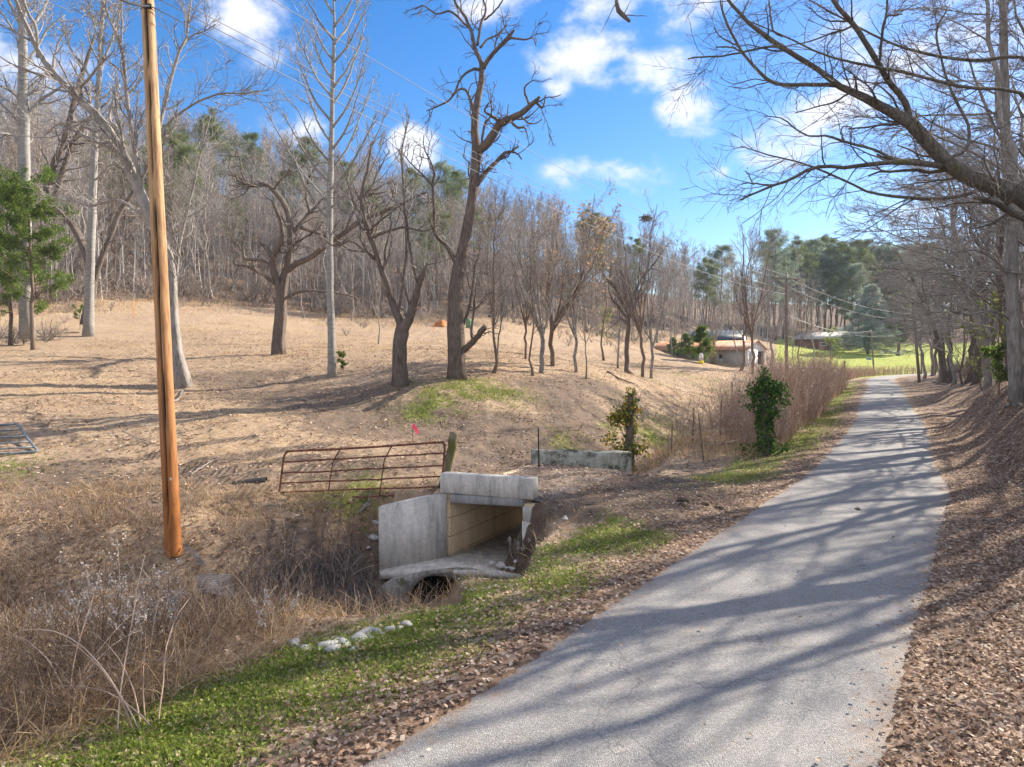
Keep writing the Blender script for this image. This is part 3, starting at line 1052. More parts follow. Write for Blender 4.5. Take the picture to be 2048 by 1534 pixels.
def bare_tree(name, seed, H, r, kind, trunk_m, twig_m, leaves=None, lean=0):
    """prototype tree at origin; returns (root, children)"""
    rng = np.random.default_rng(seed)
    tr, cr = Geo(), Geo()
    if kind == 'tall':       # straight forest tree, crown in the upper 60%
        T = line(rng, (0, 0, -.3), (rng.normal(0, .03) * H + lean, rng.normal(0, .03) * H, H), 16, .05, r, r * .12)
        add_t(tr, (T[0], flare(T[1])), 8, rng, True)
        A = grow(*T, rng, 26, .22, .97, .72, .34, .45, 7, up=.16, wig=.13, rmin=.02)
        add_t(tr, A, 4, rng)
        B = grow(*A, rng, 9, .1, 1, .65, .5, .5, 5, up=.1, wig=.16, rmin=.015)
        C = grow(*B, rng, 7, .15, 1, .6, .65, .6, 4, up=.08, wig=.18, rmin=.0105, tip=.6)
    elif kind == 'multi':    # low forked tree, vase of ascending stems
        T = line(rng, (0, 0, -.3), (rng.normal(0, .1), rng.normal(0, .1), H * .28), 8, .06, r, r * .8)
        add_t(tr, (T[0], flare(T[1], 1.3)), 8, rng, True)
        S = grow(*T, rng, 6, .7, 1, .33, H * .78, .72, 12, up=.10, wig=.08, tip=.15, absl=True, taper=.05, rmin=.02, rlen=1)
        add_t(tr, S, 6, rng)
        A = grow(*S, rng, 11, .15, .97, .5, .33, .5, 7, up=.13, wig=.12, rmin=.011)
        add_t(tr, A, 4, rng)
        B = grow(*A, rng, 8, .15, 1, .6, .5, .55, 5, up=.12, wig=.15, rmin=.007)
        C = grow(*B, rng, 5, .2, 1, .55, .6, .6, 4, up=.1, wig=.18, rmin=.005, tip=.6)
    elif kind == 'spread':   # short-trunked, wide and crooked
        T = line(rng, (0, 0, -.3), (rng.normal(0, .3), rng.normal(0, .3), H * .35), 8, .1, r, r * .8)
        add_t(tr, (T[0], flare(T[1])), 9, rng, True)
        S = grow(*T, rng, 7, .65, 1, .75, H * .62, .65, 12, up=.06, wig=.16, tip=.2, absl=True, taper=.1, rmin=.03, rlen=1)
        add_t(tr, S, 6, rng)
        A = grow(*S, rng, 11, .15, .97, .8, .4, .5, 7, up=.08, wig=.2, rmin=.014)
        add_t(tr, A, 4, rng)
        B = grow(*A, rng, 9, .15, 1, .7, .5, .5, 5, up=.05, wig=.22, rmin=.008)
        C = grow(*B, rng, 6, .2, 1, .65, .6, .6, 4, up=.03, wig=.22, rmin=.0055, tip=.6)
    elif kind == 'over':     # roadside tree whose long limbs reach to -X and droop
        T = line(rng, (0, 0, -.4), (-H * .16, rng.normal(0, .05) * H, H), 16, .05, r, r * .15)
        add_t(tr, (T[0], flare(T[1], 1.3)), 9, rng, True)
        S = grow(*T, rng, 22, .22, .95, 1.0, .42, .4, 10, up=.02, wig=.07, tip=.2, taper=.35, rmin=.022, bias=(-.09, 0, -.01))
        add_t(tr, S, 5, rng)
        A = grow(*S, rng, 10, .15, 1, .55, .4, .5, 7, up=-.02, wig=.1, rmin=.012, bias=(-.06, 0, 0))
        add_t(tr, A, 4, rng)
        B = grow(*A, rng, 8, .1, 1, .5, .5, .6, 5, up=.0, wig=.12, rmin=.0075, bias=(-.03, 0, 0))
        C = grow(*B, rng, 4, .15, 1, .5, .6, .65, 4, up=.0, wig=.14, rmin=.006, tip=.7)
    elif kind == 'stripe':   # slim roadside trunk with a sparse high crown
        T = line(rng, (0, 0, -.4), (rng.normal(0, .05) * H, rng.normal(0, .05) * H, H), 16, .04, r, r * .2)
        add_t(tr, (T[0], flare(T[1], 1.3)), 9, rng, True)
        A = grow(*T, rng, 9, .35, .97, .8, .33, .45, 8, up=.12, wig=.13, rmin=.016)
        add_t(tr, A, 5, rng)
        B = grow(*A, rng, 5, .2, 1, .65, .5, .5, 5, up=.08, wig=.16, rmin=.006)
        C = grow(*B, rng, 4, .2, 1, .6, .6, .6, 4, up=.06, wig=.18, rmin=.004, tip=.6)
    else:                    # sapling
        T = line(rng, (0, 0, -.2), (rng.normal(0, .06) * H, rng.normal(0, .06) * H, H), 12, .05, r, r * .15)
        add_t(tr, (T[0], flare(T[1], 1.2)), 6, rng, True)
        A = grow(*T, rng, 14, .2, .97, .6, .35, .45, 6, up=.12, wig=.12, rmin=.010)
        add_t(tr, A, 4, rng)
        B = grow(*A, rng, 7, .15, 1, .6, .5, .6, 4, up=.1, wig=.15, rmin=.007)
        C = grow(*B, rng, 3, .2, 1, .55, .6, .7, 3, up=.08, wig=.15, rmin=.005, tip=.7)
    add_t(cr, B, 3, rng)
    add_t(cr, C, 3, rng)
    root = empty(name, (0, 0, 0), None, 'tree')
    tr.build('trunk', trunk_m, root)
    cr.build('crown', twig_m, root)
    if leaves:
        lg = Geo()
        tips = C[0][:, -1]
        sel = rng.random(len(tips)) < leaves[1]
        leaf_quads(lg, np.repeat(tips[sel], leaves[2], 0) + rng.normal(0, .08, (sel.sum() * leaves[2], 3)), leaves[3], rng, droop=.8)
        lg.build('leaves', leaves[0], root)
    return root


def copy_tree(o, loc, rz, sc, label, group=None, cat='tree'):
    r = o.copy()
    COL.objects.link(r)
    r.location = loc
    r.rotation_euler = (0, 0, rz)
    r.scale = (sc, sc, sc) if np.isscalar(sc) else sc
    tag(r, label, cat, group)
    for ch in o.children:
        c = ch.copy()
        COL.objects.link(c)
        c.parent = r
    return r


class Proto:
    """first placement moves the prototype itself, later ones copy it"""
    def __init__(s, root, H):
        s.o, s.H, s.used = root, H, False

    def put(s, loc, rz, height, label, group=None, cat='tree', wide=1.0):
        sc = height / s.H
        if s.used:
            o = copy_tree(s.o, loc, rz, (sc * wide, sc * wide, sc), label, group, cat)
        else:
            s.used = True
            o = s.o
            o.location, o.rotation_euler, o.scale = loc, (0, 0, rz), (sc * wide, sc * wide, sc)
            tag(o, label, cat, group)
        return o


def pine_tree(name, seed, H, r, needle, base=.45, width=.16, n=46, tuft=16, nl=.42, up=.1, cone=False, clump=.75, trunk_m=None):
    rng = np.random.default_rng(seed)
    tr, cr = Geo(), Geo()
    T = line(rng, (0, 0, -.3), (rng.normal(0, .02) * H, rng.normal(0, .02) * H, H), 14, .025, r, r * .1)
    add_t(tr, (T[0], flare(T[1], 1.3)), 8, rng, True)
    A = grow(*T, rng, n, base, .99, 1.25 if cone else 1.05, H * width * 2.2 if cone else H * width * 1.5, .4, 6, up=up, wig=.1, absl=True, taper=0, rmin=.02)
    # taper branch length with height by hand
    z0 = A[0][:, :1]
    hh = np.clip((z0[:, 0, 2] / H - base) / (1 - base), 0, 1)
    f = (1 - hh) * .95 + .08 if cone else np.clip(1.15 - hh ** 2 * .9, .2, 1) * (.55 + .45 * np.minimum(1, hh * 3))
    A = (z0 + (A[0] - z0) * f[:, None, None], A[1])
    add_t(tr, A, 4, rng)
    B = grow(*A, rng, 8, .25, 1, .7, .45, .5, 4, up=.08, wig=.15, rmin=.012)
    add_t(cr, B, 3, rng)
    q = np.concatenate([B[0][:, -1], B[0][:, 2], A[0][:, -1], A[0][:, -2]])
    cc = np.repeat(q, tuft, 0)
    c = cc + rng.normal(0, clump * .4, cc.shape) * np.array([1, 1, .6])
    d = norm(rng.normal(size=c.shape) + np.array([0, 0, .35]) + .8 * norm((cc - np.array([0, 0, 0])) * np.array([1, 1, 0])))
    e = norm(np.cross(d, rng.normal(size=c.shape)))
    s = (nl * rng.uniform(.6, 1.2, len(c)))[:, None]
    w = nl * .11
    V = np.stack([c - e * w, c + d * s, c + e * w], 1)
    br = np.repeat(rng.normal(.5, .22, len(q)), tuft) + rng.normal(0, .1, len(c))
    cr.add(V.reshape(-1, 3), None, np.arange(3 * len(c)).reshape(-1, 3), np.repeat(np.clip(br, 0, 1), 3))
    root = empty(name, (0, 0, 0), None, 'tree')
    tr.build('trunk', trunk_m or B_BROWN, root)
    cr.build('crown', needle, root)
    return root


# ------------------------------------------------------------------ hero trees traced limb by limb in their own depth
def tr_path(pts, d0, d1, k, rng, wob=.0, kn=.0):
    p = np.array([[a, b] for a, b, _ in pts], float)
    w = np.array([c for _, _, c in pts], float)
    q = catmull(p, 60)
    wq = np.interp(np.linspace(0, len(pts) - 1, 60), np.arange(len(pts)), w)
    s = np.concatenate([[0], np.cumsum(np.hypot(*np.diff(q, axis=0).T))])
    u = np.linspace(0, s[-1], k)
    px, py, ww = np.interp(u, s, q[:, 0]), np.interp(u, s, q[:, 1]), np.interp(u, s, wq)
    dep = d0 + (d1 - d0) * np.linspace(0, 1, k) ** 1.2
    pt = np.array([P(a, b, c) for a, b, c in zip(px, py, dep)])
    r = ww / 2 * dep / F
    if wob:
        n = np.cumsum(rng.normal(0, wob, (k, 3)), 0)
        n -= np.linspace(0, 1, k)[:, None] * n[-1]
        n[0] = 0
        pt = pt + n
    if kn:
        r = r * (1 + rng.uniform(-kn, kn, k))
    return pt, r


def hero(name, label, base_px, depth, trunk, limbs, bark_m, twig_m, seed, tw=(2.2, 1.1, 2.2), twlen=.9, up=.08, wig=.2, ang=.8, group=None, root_loc=None, dens2=3.2, rk=1.6, sub=.55, kn=.06, levels=3, rmin=.006, leaves=None, tsub=True, bk=1.0):
    rng = np.random.default_rng(seed)
    rmin = rmin * rk
    tr, cr = Geo(), Geo()
    pt, r = tr_path(trunk, depth, depth, 26, rng, .015, kn)
    r *= .86
    r[0] *= 1.12
    pt[0, 2] -= .35
    loc = root_loc if root_loc is not None else pt[0] + np.array([0, 0, .35])
    V, Q, T = tubes(pt, r, 20, True)
    # furrows
    g_ = rng.normal(0, 1, len(V))
    ctr = np.repeat(pt, 20, 0)
    V[:len(ctr)] += (V[:len(ctr)] - ctr) * (np.cumsum(rng.normal(0, .03, (26, 20)), 0) * .6 + np.tile(rng.normal(0, .10, 20), (26, 1)) * bk).ravel()[:, None]
    tr.add(V, Q, T)
    LP, LR = [], []
    for lm in limbs:
        dz = lm[0]
        d0 = depth + (lm[2] if len(lm) > 2 else 0)
        a, b = tr_path(lm[1], d0, d0 + dz, 18, rng, .012 * depth / 27, kn)
        b = np.maximum(b * .86, rmin * 1.6)
        V, Q, T = tubes(a, b, 9, True)
        tr.add(V, Q, T)
        LP.append(a)
        LR.append(b)
    LP, LR = np.array(LP), np.array(LR)
    if tsub:
        k = 18
        ii = np.linspace(8, 25, k).astype(int)
        allP = np.concatenate([LP, pt[ii][None]])
        allR = np.concatenate([LR, r[ii][None]])
    else:
        allP, allR = LP, LR
    A = grow(allP, allR, rng, tw[0], .18, .99, ang, twlen * 1.5, .45, 8, up=up, wig=wig, absl=True, taper=.35, rmin=rmin * 1.6, dens=True)
    B = grow(*A, rng, tw[1] * 3, .1, 1, .75, sub, .55, 5, up=up, wig=wig, rmin=rmin * 1.1, dens=True)
    add_t(tr, A, 4, rng)
    add_t(cr, B, 3, rng)
    if levels > 2:
        C_ = grow(*B, rng, dens2, .1, 1, .7, sub, .65, 4, up=up, wig=wig, rmin=rmin * .8, dens=True, tip=.7)
        add_t(cr, C_, 3, rng)
    root = empty(name, loc, label, 'tree', group)
    for gg, nm, mm in ((tr, 'trunk', bark_m), (cr, 'crown', twig_m)):
        o = gg.build(nm, mm)
        o.data.transform(Matrix.Translation(-Vector(loc)))
        o.parent = root
    if leaves:
        lg = Geo()
        tips = (C_ if levels > 2 else B)[0][:, -1]
        tips = tips[rng.random(len(tips)) < leaves[1]]
        leaf_quads(lg, tips, leaves[2], rng, droop=.6)
        o = lg.build('leaves', leaves[0])
        o.data.transform(Matrix.Translation(-Vector(loc)))
        o.parent = root
    return root


hero('dead_tree', 'tall crooked dark tree with broken limbs and a cut stub low on its trunk', None, 27,
     [(914, 757, 50), (913, 700, 42), (912, 640, 39), (911, 580, 35), (921, 524, 31), (933, 479, 28), (945, 411, 25), (952, 342, 22), (955, 305, 22), (952, 240, 18), (959, 188, 15), (967, 137, 12), (952, 99, 9), (940, 45, 8), (918, 17, 6), (907, -10, 5), (900, -60, 3)],
     [(-.6, [(967, 137, 11), (986, 106, 10), (1017, 75, 9), (1024, 66, 7), (1029, 60, 6)]),
      (-.3, [(1017, 76, 6), (1048, 80, 4), (1064, 76, 3), (1072, 92, 2)], -.5),
      (-1.5, [(955, 303, 20), (976, 284, 20), (1003, 246, 19), (1034, 229, 15), (1065, 205, 12), (1080, 193, 6)]),
      (-.4, [(1003, 246, 9), (985, 232, 7), (972, 222, 5), (978, 205, 4)], -.6),
      (-.3, [(1060, 210, 6), (1048, 180, 5), (1058, 165, 3), (1070, 160, 2)], -1.2),
      (.2, [(1070, 205, 6), (1085, 215, 5), (1092, 190, 3)], -1.3),
      (-.6, [(1020, 238, 7), (1035, 255, 6), (1050, 258, 4), (1055, 275, 2)], -.8),
      (.9, [(950, 372, 13), (962, 358, 12), (986, 329, 10), (1010, 305, 8), (1022, 303, 6), (1034, 293, 5)]),
      (.1, [(1024, 303, 5), (1036, 308, 4), (1044, 319, 3)], .6),
      (1.2, [(952, 240, 9), (942, 202, 8), (928, 178, 6), (914, 181, 5), (897, 202, 5), (877, 212, 4), (853, 222, 2)]),
      (-1.0, [(960, 140, 8), (942, 140, 6), (921, 157, 5), (904, 192, 3), (890, 205, 2)]),
      (-.8, [(918, 530, 13), (907, 517, 11), (890, 490, 9), (870, 469, 8), (868, 411, 6), (866, 370, 6), (868, 342, 5), (847, 294, 3), (848, 270, 2)]),
      (-.8, [(866, 374, 5), (842, 346, 4), (824, 328, 3), (806, 308, 2)], -.8),
      (.6, [(955, 90, 7), (962, 45, 6), (970, 20, 5), (962, -10, 4), (965, -40, 3)]),
      (.8, [(943, 60, 6), (900, 22, 5), (870, 25, 4), (845, 10, 3), (830, 20, 2)]),
      (-.6, [(968, 40, 5), (990, 20, 4), (1005, 0, 3), (1015, -20, 2)]),
      (.8, [(960, 95, 6), (975, 80, 5), (995, 70, 4), (1010, 58, 2)]),
      (-.8, [(918, 706, 18), (938, 691, 15), (954, 673, 14), (968, 655, 14), (970, 652, 12)]),
      (-.2, [(944, 686, 7), (942, 655, 6), (950, 600, 5), (952, 570, 3), (956, 545, 2)], -.3),
      (.5, [(925, 650, 9), (938, 610, 7), (945, 570, 6), (950, 530, 4), (960, 500, 3)]),
      (-.7, [(957, 330, 7), (968, 250, 6), (980, 235, 4), (983, 200, 3)])],
     B_DARK, T_DARK, 11, tw=(2.0, 1.2, 2), twlen=.95, up=.05, wig=.26, ang=.95, dens2=2.6, rmin=.007)

hero('forked_stub_tree', 'forked dark tree whose right fork is snapped off in a jagged stub', None, 26,
     [(800, 768, 40), (799, 720, 35), (800, 690, 33), (803, 665, 34), (802, 650, 22), (797, 640, 18), (785, 605, 16), (774, 565, 15), (760, 524, 14), (748, 490, 13), (736, 462, 12), (727, 430, 10), (720, 394, 9), (727, 365, 7), (733, 342, 6), (740, 308, 4), (745, 280, 2)],
     [(-.8, [(803, 672, 26), (815, 645, 23), (829, 608, 20), (840, 570, 17), (848, 547, 14), (853, 534, 10), (856, 526, 5)]),
      (.7, [(795, 632, 7), (806, 570, 6), (812, 500, 5), (810, 430, 5), (803, 308, 4), (812, 260, 3), (820, 226, 2)]),
      (.3, [(838, 575, 7), (824, 520, 6), (812, 430, 5), (806, 360, 4), (800, 300, 3)], -.3),
      (1.0, [(760, 524, 8), (730, 500, 7), (700, 480, 6), (670, 492, 4), (640, 470, 3)]),
      (-1.0, [(742, 475, 8), (770, 462, 7), (810, 455, 5), (850, 462, 4), (880, 450, 2)]),
      (.8, [(722, 400, 6), (745, 370, 5), (760, 340, 4), (780, 300, 2)]),
      (-.6, [(730, 440, 5), (705, 400, 4), (690, 350, 3), (675, 310, 2)])],
     B_DARK, T_GREY, 12, tw=(2.2, 1.3, 2), twlen=1.15, up=.09, wig=.2, dens2=2.4)

cl = []
rngc = np.random.default_rng(5)
ty = [(665, 752), (662, 700), (660, 600), (658, 500), (658, 400), (661, 330), (663, 250), (664, 170), (666, 100), (668, 50), (669, -60)]
for i in range(24):
    y = 470 - i * 21 + rngc.uniform(-8, 8)
    x = np.interp(-y, [-b for a, b in ty], [a for a, b in ty])
    sd_ = -1 if i % 2 else 1
    Ln = (235 - i * 6) * rngc.uniform(.7, 1.1)
    an = rngc.uniform(.42, .68)
    cl.append((rngc.uniform(-2.0, 2.0), [(x, y, 6), (x + sd_ * Ln * .3 * math.sin(an + .15), y - Ln * .3 * math.cos(an), 5), (x + sd_ * Ln * .65 * math.sin(an), y - Ln * .66 * math.cos(an), 3.2), (x + sd_ * Ln * math.sin(an * .9), y - Ln * math.cos(an * .9), 1.6)]))
hero('slender_pale_tree', 'slender straight pale-barked tree with steeply ascending branches', None, 29,
     [(665, 752, 22), (662, 700, 18), (660, 600, 16), (658, 500, 15), (658, 400, 14), (661, 330, 12), (663, 250, 10), (664, 170, 9), (666, 100, 7), (668, 50, 5), (669, -60, 3)],
     cl, B_PALE, T_GREY, 13, tw=(2.2, 1.1, 1.6), twlen=.95, up=.14, wig=.1, ang=.55, dens2=1.8, tsub=False, kn=.02, bk=.25, leaves=(LF_TAN, .05, .07))

hero('spreading_tree', 'broad dark spreading tree with thick low limbs and a split trunk', None, 37,
     [(556, 707, 33), (558, 670, 30), (561, 630, 28), (563, 590, 25), (568, 560, 22), (577, 530, 17), (580, 500, 16), (579, 445, 14), (565, 405, 12), (548, 383, 11), (534, 370, 10), (515, 372, 9), (496, 373, 8), (476, 363, 6), (470, 345, 4)],
     [(-1.5, [(562, 600, 20), (552, 560, 16), (544, 525, 15), (555, 500, 13), (566, 480, 12), (560, 440, 9), (545, 400, 6)]),
      (2.0, [(546, 532, 10), (530, 523, 9), (510, 520, 8), (492, 518, 7), (488, 500, 5), (480, 470, 3)]),
      (-2.5, [(576, 540, 15), (590, 530, 14), (622, 515, 13), (645, 497, 13), (664, 483, 12), (690, 465, 11), (719, 442, 10), (760, 425, 9), (801, 407, 7), (856, 383, 4)]),
      (1.5, [(579, 470, 11), (596, 452, 10), (615, 430, 8), (635, 410, 7), (650, 395, 5), (680, 380, 3)]),
      (1.0, [(600, 455, 9), (640, 470, 8), (670, 480, 6), (700, 500, 4), (730, 505, 3)]),
      (-1.5, [(566, 590, 8), (540, 560, 7), (515, 545, 6), (495, 535, 4), (470, 530, 3)]),
      (1.5, [(565, 600, 6), (600, 583, 6), (640, 583, 5), (690, 588, 4), (720, 600, 2)]),
      (-1.0, [(548, 383, 6), (560, 360, 5), (590, 345, 4), (610, 330, 2)]),
      (1.0, [(500, 373, 5), (485, 350, 4), (480, 320, 3), (470, 290, 2)]),
      (1.5, [(690, 465, 7), (710, 420, 6), (735, 395, 5), (770, 385, 3), (800, 390, 2)]),
      (-1.2, [(620, 425, 6), (610, 390, 5), (620, 350, 4), (640, 320, 2)])],
     B_DARK, T_DARK, 14, tw=(2.0, 1.2, 1.6), twlen=1.4, up=.05, wig=.26, ang=.9, dens2=1.6, rmin=.009)

hero('leaning_tree', 'grey leaning tree bowed far over behind the utility pole', None, 27,
     [(364, 773, 52), (356, 735, 42), (349, 690, 34), (344, 640, 30), (341, 590, 29), (338, 530, 28), (325, 485, 27), (304, 440, 26), (291, 411, 25), (274, 370, 23), (258, 333, 22), (240, 295, 21), (220, 265, 19), (199, 236, 18), (161, 202, 17), (113, 154, 14), (79, 110, 12), (45, 38, 9), (31, 0, 7), (20, -40, 5)],
     [(-1.2, [(286, 400, 11), (280, 360, 10), (268, 290, 10), (260, 240, 9), (250, 160, 9), (247, 120, 8), (240, 85, 7), (225, 50, 6), (205, 0, 5)]),
      (-.3, [(241, 90, 5), (243, 40, 4), (242, -10, 3)], -1),
      (.8, [(330, 490, 9), (322, 400, 9), (315, 320, 9), (318, 260, 8), (330, 205, 8), (342, 154, 7), (358, 100, 7), (370, 86, 6), (376, 50, 5), (384, -10, 4)]),
      (.2, [(364, 92, 5), (385, 70, 4), (405, 62, 3), (432, 48, 2)], .8),
      (.5, [(322, 275, 7), (345, 240, 6), (375, 218, 5), (404, 202, 5), (440, 190, 4), (496, 187, 3), (540, 180, 2)]),
      (-1.0, [(161, 202, 8), (166, 170, 7), (185, 150, 6), (200, 130, 5), (225, 105, 3)]),
      (1.0, [(199, 236, 7), (165, 240, 6), (120, 250, 5), (90, 270, 3)]),
      (-.6, [(75, 115, 8), (72, 60, 7), (55, 20, 6), (40, -30, 4)]),
      (-.8, [(60, 80, 6), (30, 60, 5), (10, 30, 4), (-20, 20, 3)]),
      (1.2, [(240, 300, 8), (236, 260, 7), (220, 240, 6), (228, 200, 4), (240, 170, 3)]),
      (.8, [(300, 435, 8), (270, 420, 7), (230, 400, 6), (180, 410, 5), (140, 395, 3)]),
      (.9, [(345, 655, 8), (352, 560, 7), (356, 510, 6), (366, 450, 6), (378, 410, 5), (390, 360, 5), (398, 322, 4), (410, 270, 3), (424, 222, 2)])],
     B_GREY, T_GREY, 15, tw=(2.6, 1.5, 2), twlen=1.5, up=.1, wig=.18, ang=.8, dens2=2.4, kn=.04, leaves=(LF_TAN, .04, .08))

hero('pale_trunk_tree', 'straight pale grey trunk rising beside the green cedar', None, 44,
     [(176, 676, 26), (178, 600, 20), (181, 500, 18), (186, 400, 16), (190, 300, 14), (196, 200, 12), (203, 80, 10), (206, -30, 8), (208, -120, 5)],
     [(1.5, [(192, 280, 6), (230, 210, 5), (262, 180, 4), (300, 140, 2)]), (-1.5, [(196, 200, 6), (170, 140, 5), (140, 100, 4), (120, 40, 2)]),
      (1.2, [(200, 140, 6), (225, 80, 5), (240, 20, 4), (255, -50, 2)]), (-1.2, [(203, 90, 5), (185, 40, 4), (170, -20, 3)]), (2, [(185, 430, 5), (150, 400, 4), (110, 400, 2)]),
      (-1, [(187, 360, 5), (215, 335, 4), (245, 325, 3), (260, 330, 2)])],
     B_PALE, T_GREY, 16, tw=(2.4, 1.2, 1.5), twlen=1.6, up=.1, dens2=1.5, kn=.02, rmin=.01, bk=.25)

hero('thick_pale_tree', 'thick smooth pale trunk standing behind the cedar at the field edge', None, 38,
     [(55, 665, 34), (53, 600, 30), (52, 500, 28), (50, 400, 26), (49, 300, 24), (48, 200, 22), (47, 100, 18), (46, 0, 15), (44, -120, 9)],
     [(1.2, [(50, 235, 9), (75, 205, 8), (105, 185, 6), (140, 165, 4), (170, 175, 2)]), (-1.5, [(48, 210, 8), (20, 180, 6), (-20, 165, 4)]), (1.5, [(48, 70, 8), (75, 40, 7), (100, -10, 5)]),
      (-1.2, [(47, 60, 8), (25, 20, 7), (5, -30, 5)]), (1.4, [(48, 140, 7), (70, 100, 6), (95, 60, 4), (130, 30, 2)]), (-1.4, [(49, 290, 7), (15, 265, 6), (-30, 270, 4)])],
     B_PALE, T_GREY, 17, tw=(2.5, 1.3, 1.8), twlen=1.6, up=.09, dens2=1.6, kn=.02, rmin=.009, bk=.25)

hero('leaning_pair_tree', 'dark double-stemmed tree leaning between the two pale trunks', None, 46,
     [(172, 640, 22), (185, 560, 18), (150, 460, 16), (92, 395, 15), (108, 330, 14), (125, 290, 14), (138, 240, 12), (150, 190, 11), (170, 130, 8), (190, 70, 5)],
     [(.9, [(180, 590, 14), (200, 530, 13), (225, 470, 12), (245, 420, 11), (262, 395, 9), (290, 350, 7), (310, 300, 4)]),
      (1.5, [(108, 400, 12), (122, 350, 12), (140, 300, 11), (160, 260, 9), (190, 225, 7), (220, 200, 4)]),
      (-1, [(130, 280, 6), (160, 290, 5), (200, 270, 4), (230, 260, 2)])],
     B_DARK, T_GREY, 18, tw=(2.0, 1.2, 1.5), twlen=1.5, up=.08, dens2=1.4, rmin=.01)

# ------------------------------------------------------------------ roadside tree with the big limb over the lane
tb = np.array([12.5, 13.2, zat(12.5, 13.2)])
bx, by, bd = proj(tb)
m1 = [(bx - 18, by - 140), (bx - 30, by - 330), (2110, 430)]
hero('overhanging_tree', 'big mossy roadside tree reaching a long forked limb over the lane', None, 13.4,
     [(bx, by, 80), (bx - 15, by - 120, 64), (bx - 22, by - 260, 58), (2135, 470, 52), (2090, 425, 46), (2048, 394, 42), (1998, 377, 36), (1947, 363, 34), (1896, 329, 30), (1861, 294, 27), (1834, 260, 26), (1803, 236, 24), (1759, 212, 17), (1711, 188, 16), (1670, 168, 13), (1639, 140, 11), (1601, 116, 10), (1560, 92, 10), (1533, 72, 9), (1499, 45, 8), (1478, 20, 7), (1457, 0, 6), (1430, -40, 4)],
     [(-.9, [(1822, 246, 16), (1817, 225, 15), (1807, 199, 14), (1776, 164, 13), (1755, 127, 12), (1731, 89, 12), (1704, 45, 11), (1677, 14, 10), (1660, -12, 9), (1640, -60, 6)]),
      (.9, [(1672, 171, 10), (1622, 169, 9), (1570, 169, 8), (1540, 159, 8), (1512, 133, 7), (1485, 103, 6), (1461, 62, 6), (1444, 20, 5), (1440, -10, 3)]),
      (-.5, [(1562, 94, 6), (1540, 95, 5), (1499, 101, 5), (1451, 111, 4), (1420, 112, 4), (1396, 113, 4), (1376, 118, 3)]),
      (.3, [(1488, 108, 4), (1465, 95, 4), (1432, 95, 3)], .5), (.3, [(1475, 90, 4), (1445, 78, 3), (1428, 56, 3)], .5),
      (-.8, [(1885, 332, 15), (1860, 328, 13), (1793, 323, 12), (1725, 329, 10), (1690, 334, 9), (1656, 330, 8), (1622, 337, 8), (1581, 359, 7), (1547, 370, 6), (1509, 387, 5), (1480, 400, 4)]),
      (.2, [(1547, 370, 4), (1512, 369, 3.5), (1485, 366, 2.5)], -.6), (.3, [(1508, 370, 3), (1500, 352, 3), (1491, 342, 2)], -.6),
      (.4, [(1960, 378, 10), (1920, 392, 9), (1844, 399, 8), (1742, 387, 6), (1700, 370, 5), (1656, 349, 5), (1588, 322, 4), (1530, 308, 3), (1481, 292, 2)]),
      (.9, [(1790, 322, 8), (1772, 311, 7), (1735, 294, 6), (1690, 284, 6), (1646, 270, 5), (1622, 274, 4), (1594, 260, 4), (1567, 236, 3), (1530, 232, 2)]),
      (.2, [(1690, 284, 4), (1684, 262, 3), (1690, 252, 3), (1704, 254, 2)], .5),
      (.4, [(1565, 72, 6), (1545, 60, 5), (1541, 20, 4), (1538, -10, 3)]),
      (-.6, [(1757, 127, 6), (1762, 75, 6), (1772, 35, 5), (1790, 32, 4), (1805, 28, 3)]),
      (-.3, [(1762, 80, 5), (1772, 20, 5), (1775, -20, 4)]),
      (-1.2, [(2100, 430, 24), (2070, 440, 20), (2030, 425, 17), (1990, 405, 14), (1950, 395, 10)]),
      (-1.0, [(2095, 300, 9), (2048, 190, 8), (1930, 175, 8), (1827, 149, 7), (1742, 132, 6), (1656, 113, 5), (1605, 89, 4), (1545, 62, 3), (1470, 30, 2)]),
      (.8, [(2095, 200, 9), (2048, 116, 8), (1960, 122, 8), (1896, 116, 7), (1810, 96, 6), (1752, 72, 5), (1663, 24, 4), (1600, -10, 3)]),
      (1.0, [(1880, 320, 9), (1930, 300, 8), (1935, 250, 7), (1905, 190, 6), (1880, 110, 5), (1872, 60, 5), (1900, 10, 3)]),
      (-.7, [(1700, 186, 5), (1668, 205, 4), (1625, 216, 3), (1590, 226, 2)])],
     B_MOSS, T_DARK, 21, tw=(2.6, 1.7, 4), twlen=1.0, up=.02, wig=.14, ang=.8, root_loc=tb, dens2=6.0, sub=.65, rmin=.0026, kn=.05, leaves=(LF_TAN, .012, .05))

# ------------------------------------------------------------------ tree prototypes
R_ = np.random.default_rng(99)
tallA = [Proto(bare_tree('bare_tree', 100 + i, 16, .15, 'tall', B_GREY, T_GREY), 16) for i in range(2)]
tallB = [Proto(bare_tree('bare_tree', 110 + i, 16, .17, 'tall', B_BROWN, T_BROWN), 16) for i in range(2)]
tallP = [Proto(bare_tree('pale_bare_tree', 120, 17, .15, 'tall', B_PALE, T_GREY), 17)]
multi = [Proto(bare_tree('forked_tree', 130 + i, 8, .105, 'multi', B_BROWN if i == 1 else B_GREY, T_GREY), 8) for i in range(3)]
multiL = [Proto(bare_tree('tan_leaved_tree', 140, 8, .10, 'multi', B_BROWN, T_BROWN, (LF_TAN, .45, 1, .14)), 8)]
stripe = [Proto(bare_tree('roadside_tree', 145 + i, 13, .19, 'stripe', B_DARK, T_DARK), 13) for i in range(2)]
sap = [Proto(bare_tree('sapling', 150 + i, 5, .05, 'sap', B_GREY, T_GREY), 5) for i in range(2)]
spread = [Proto(bare_tree('spreading_bare_tree', 160, 11, .25, 'spread', B_DARK, T_GREY), 11)]
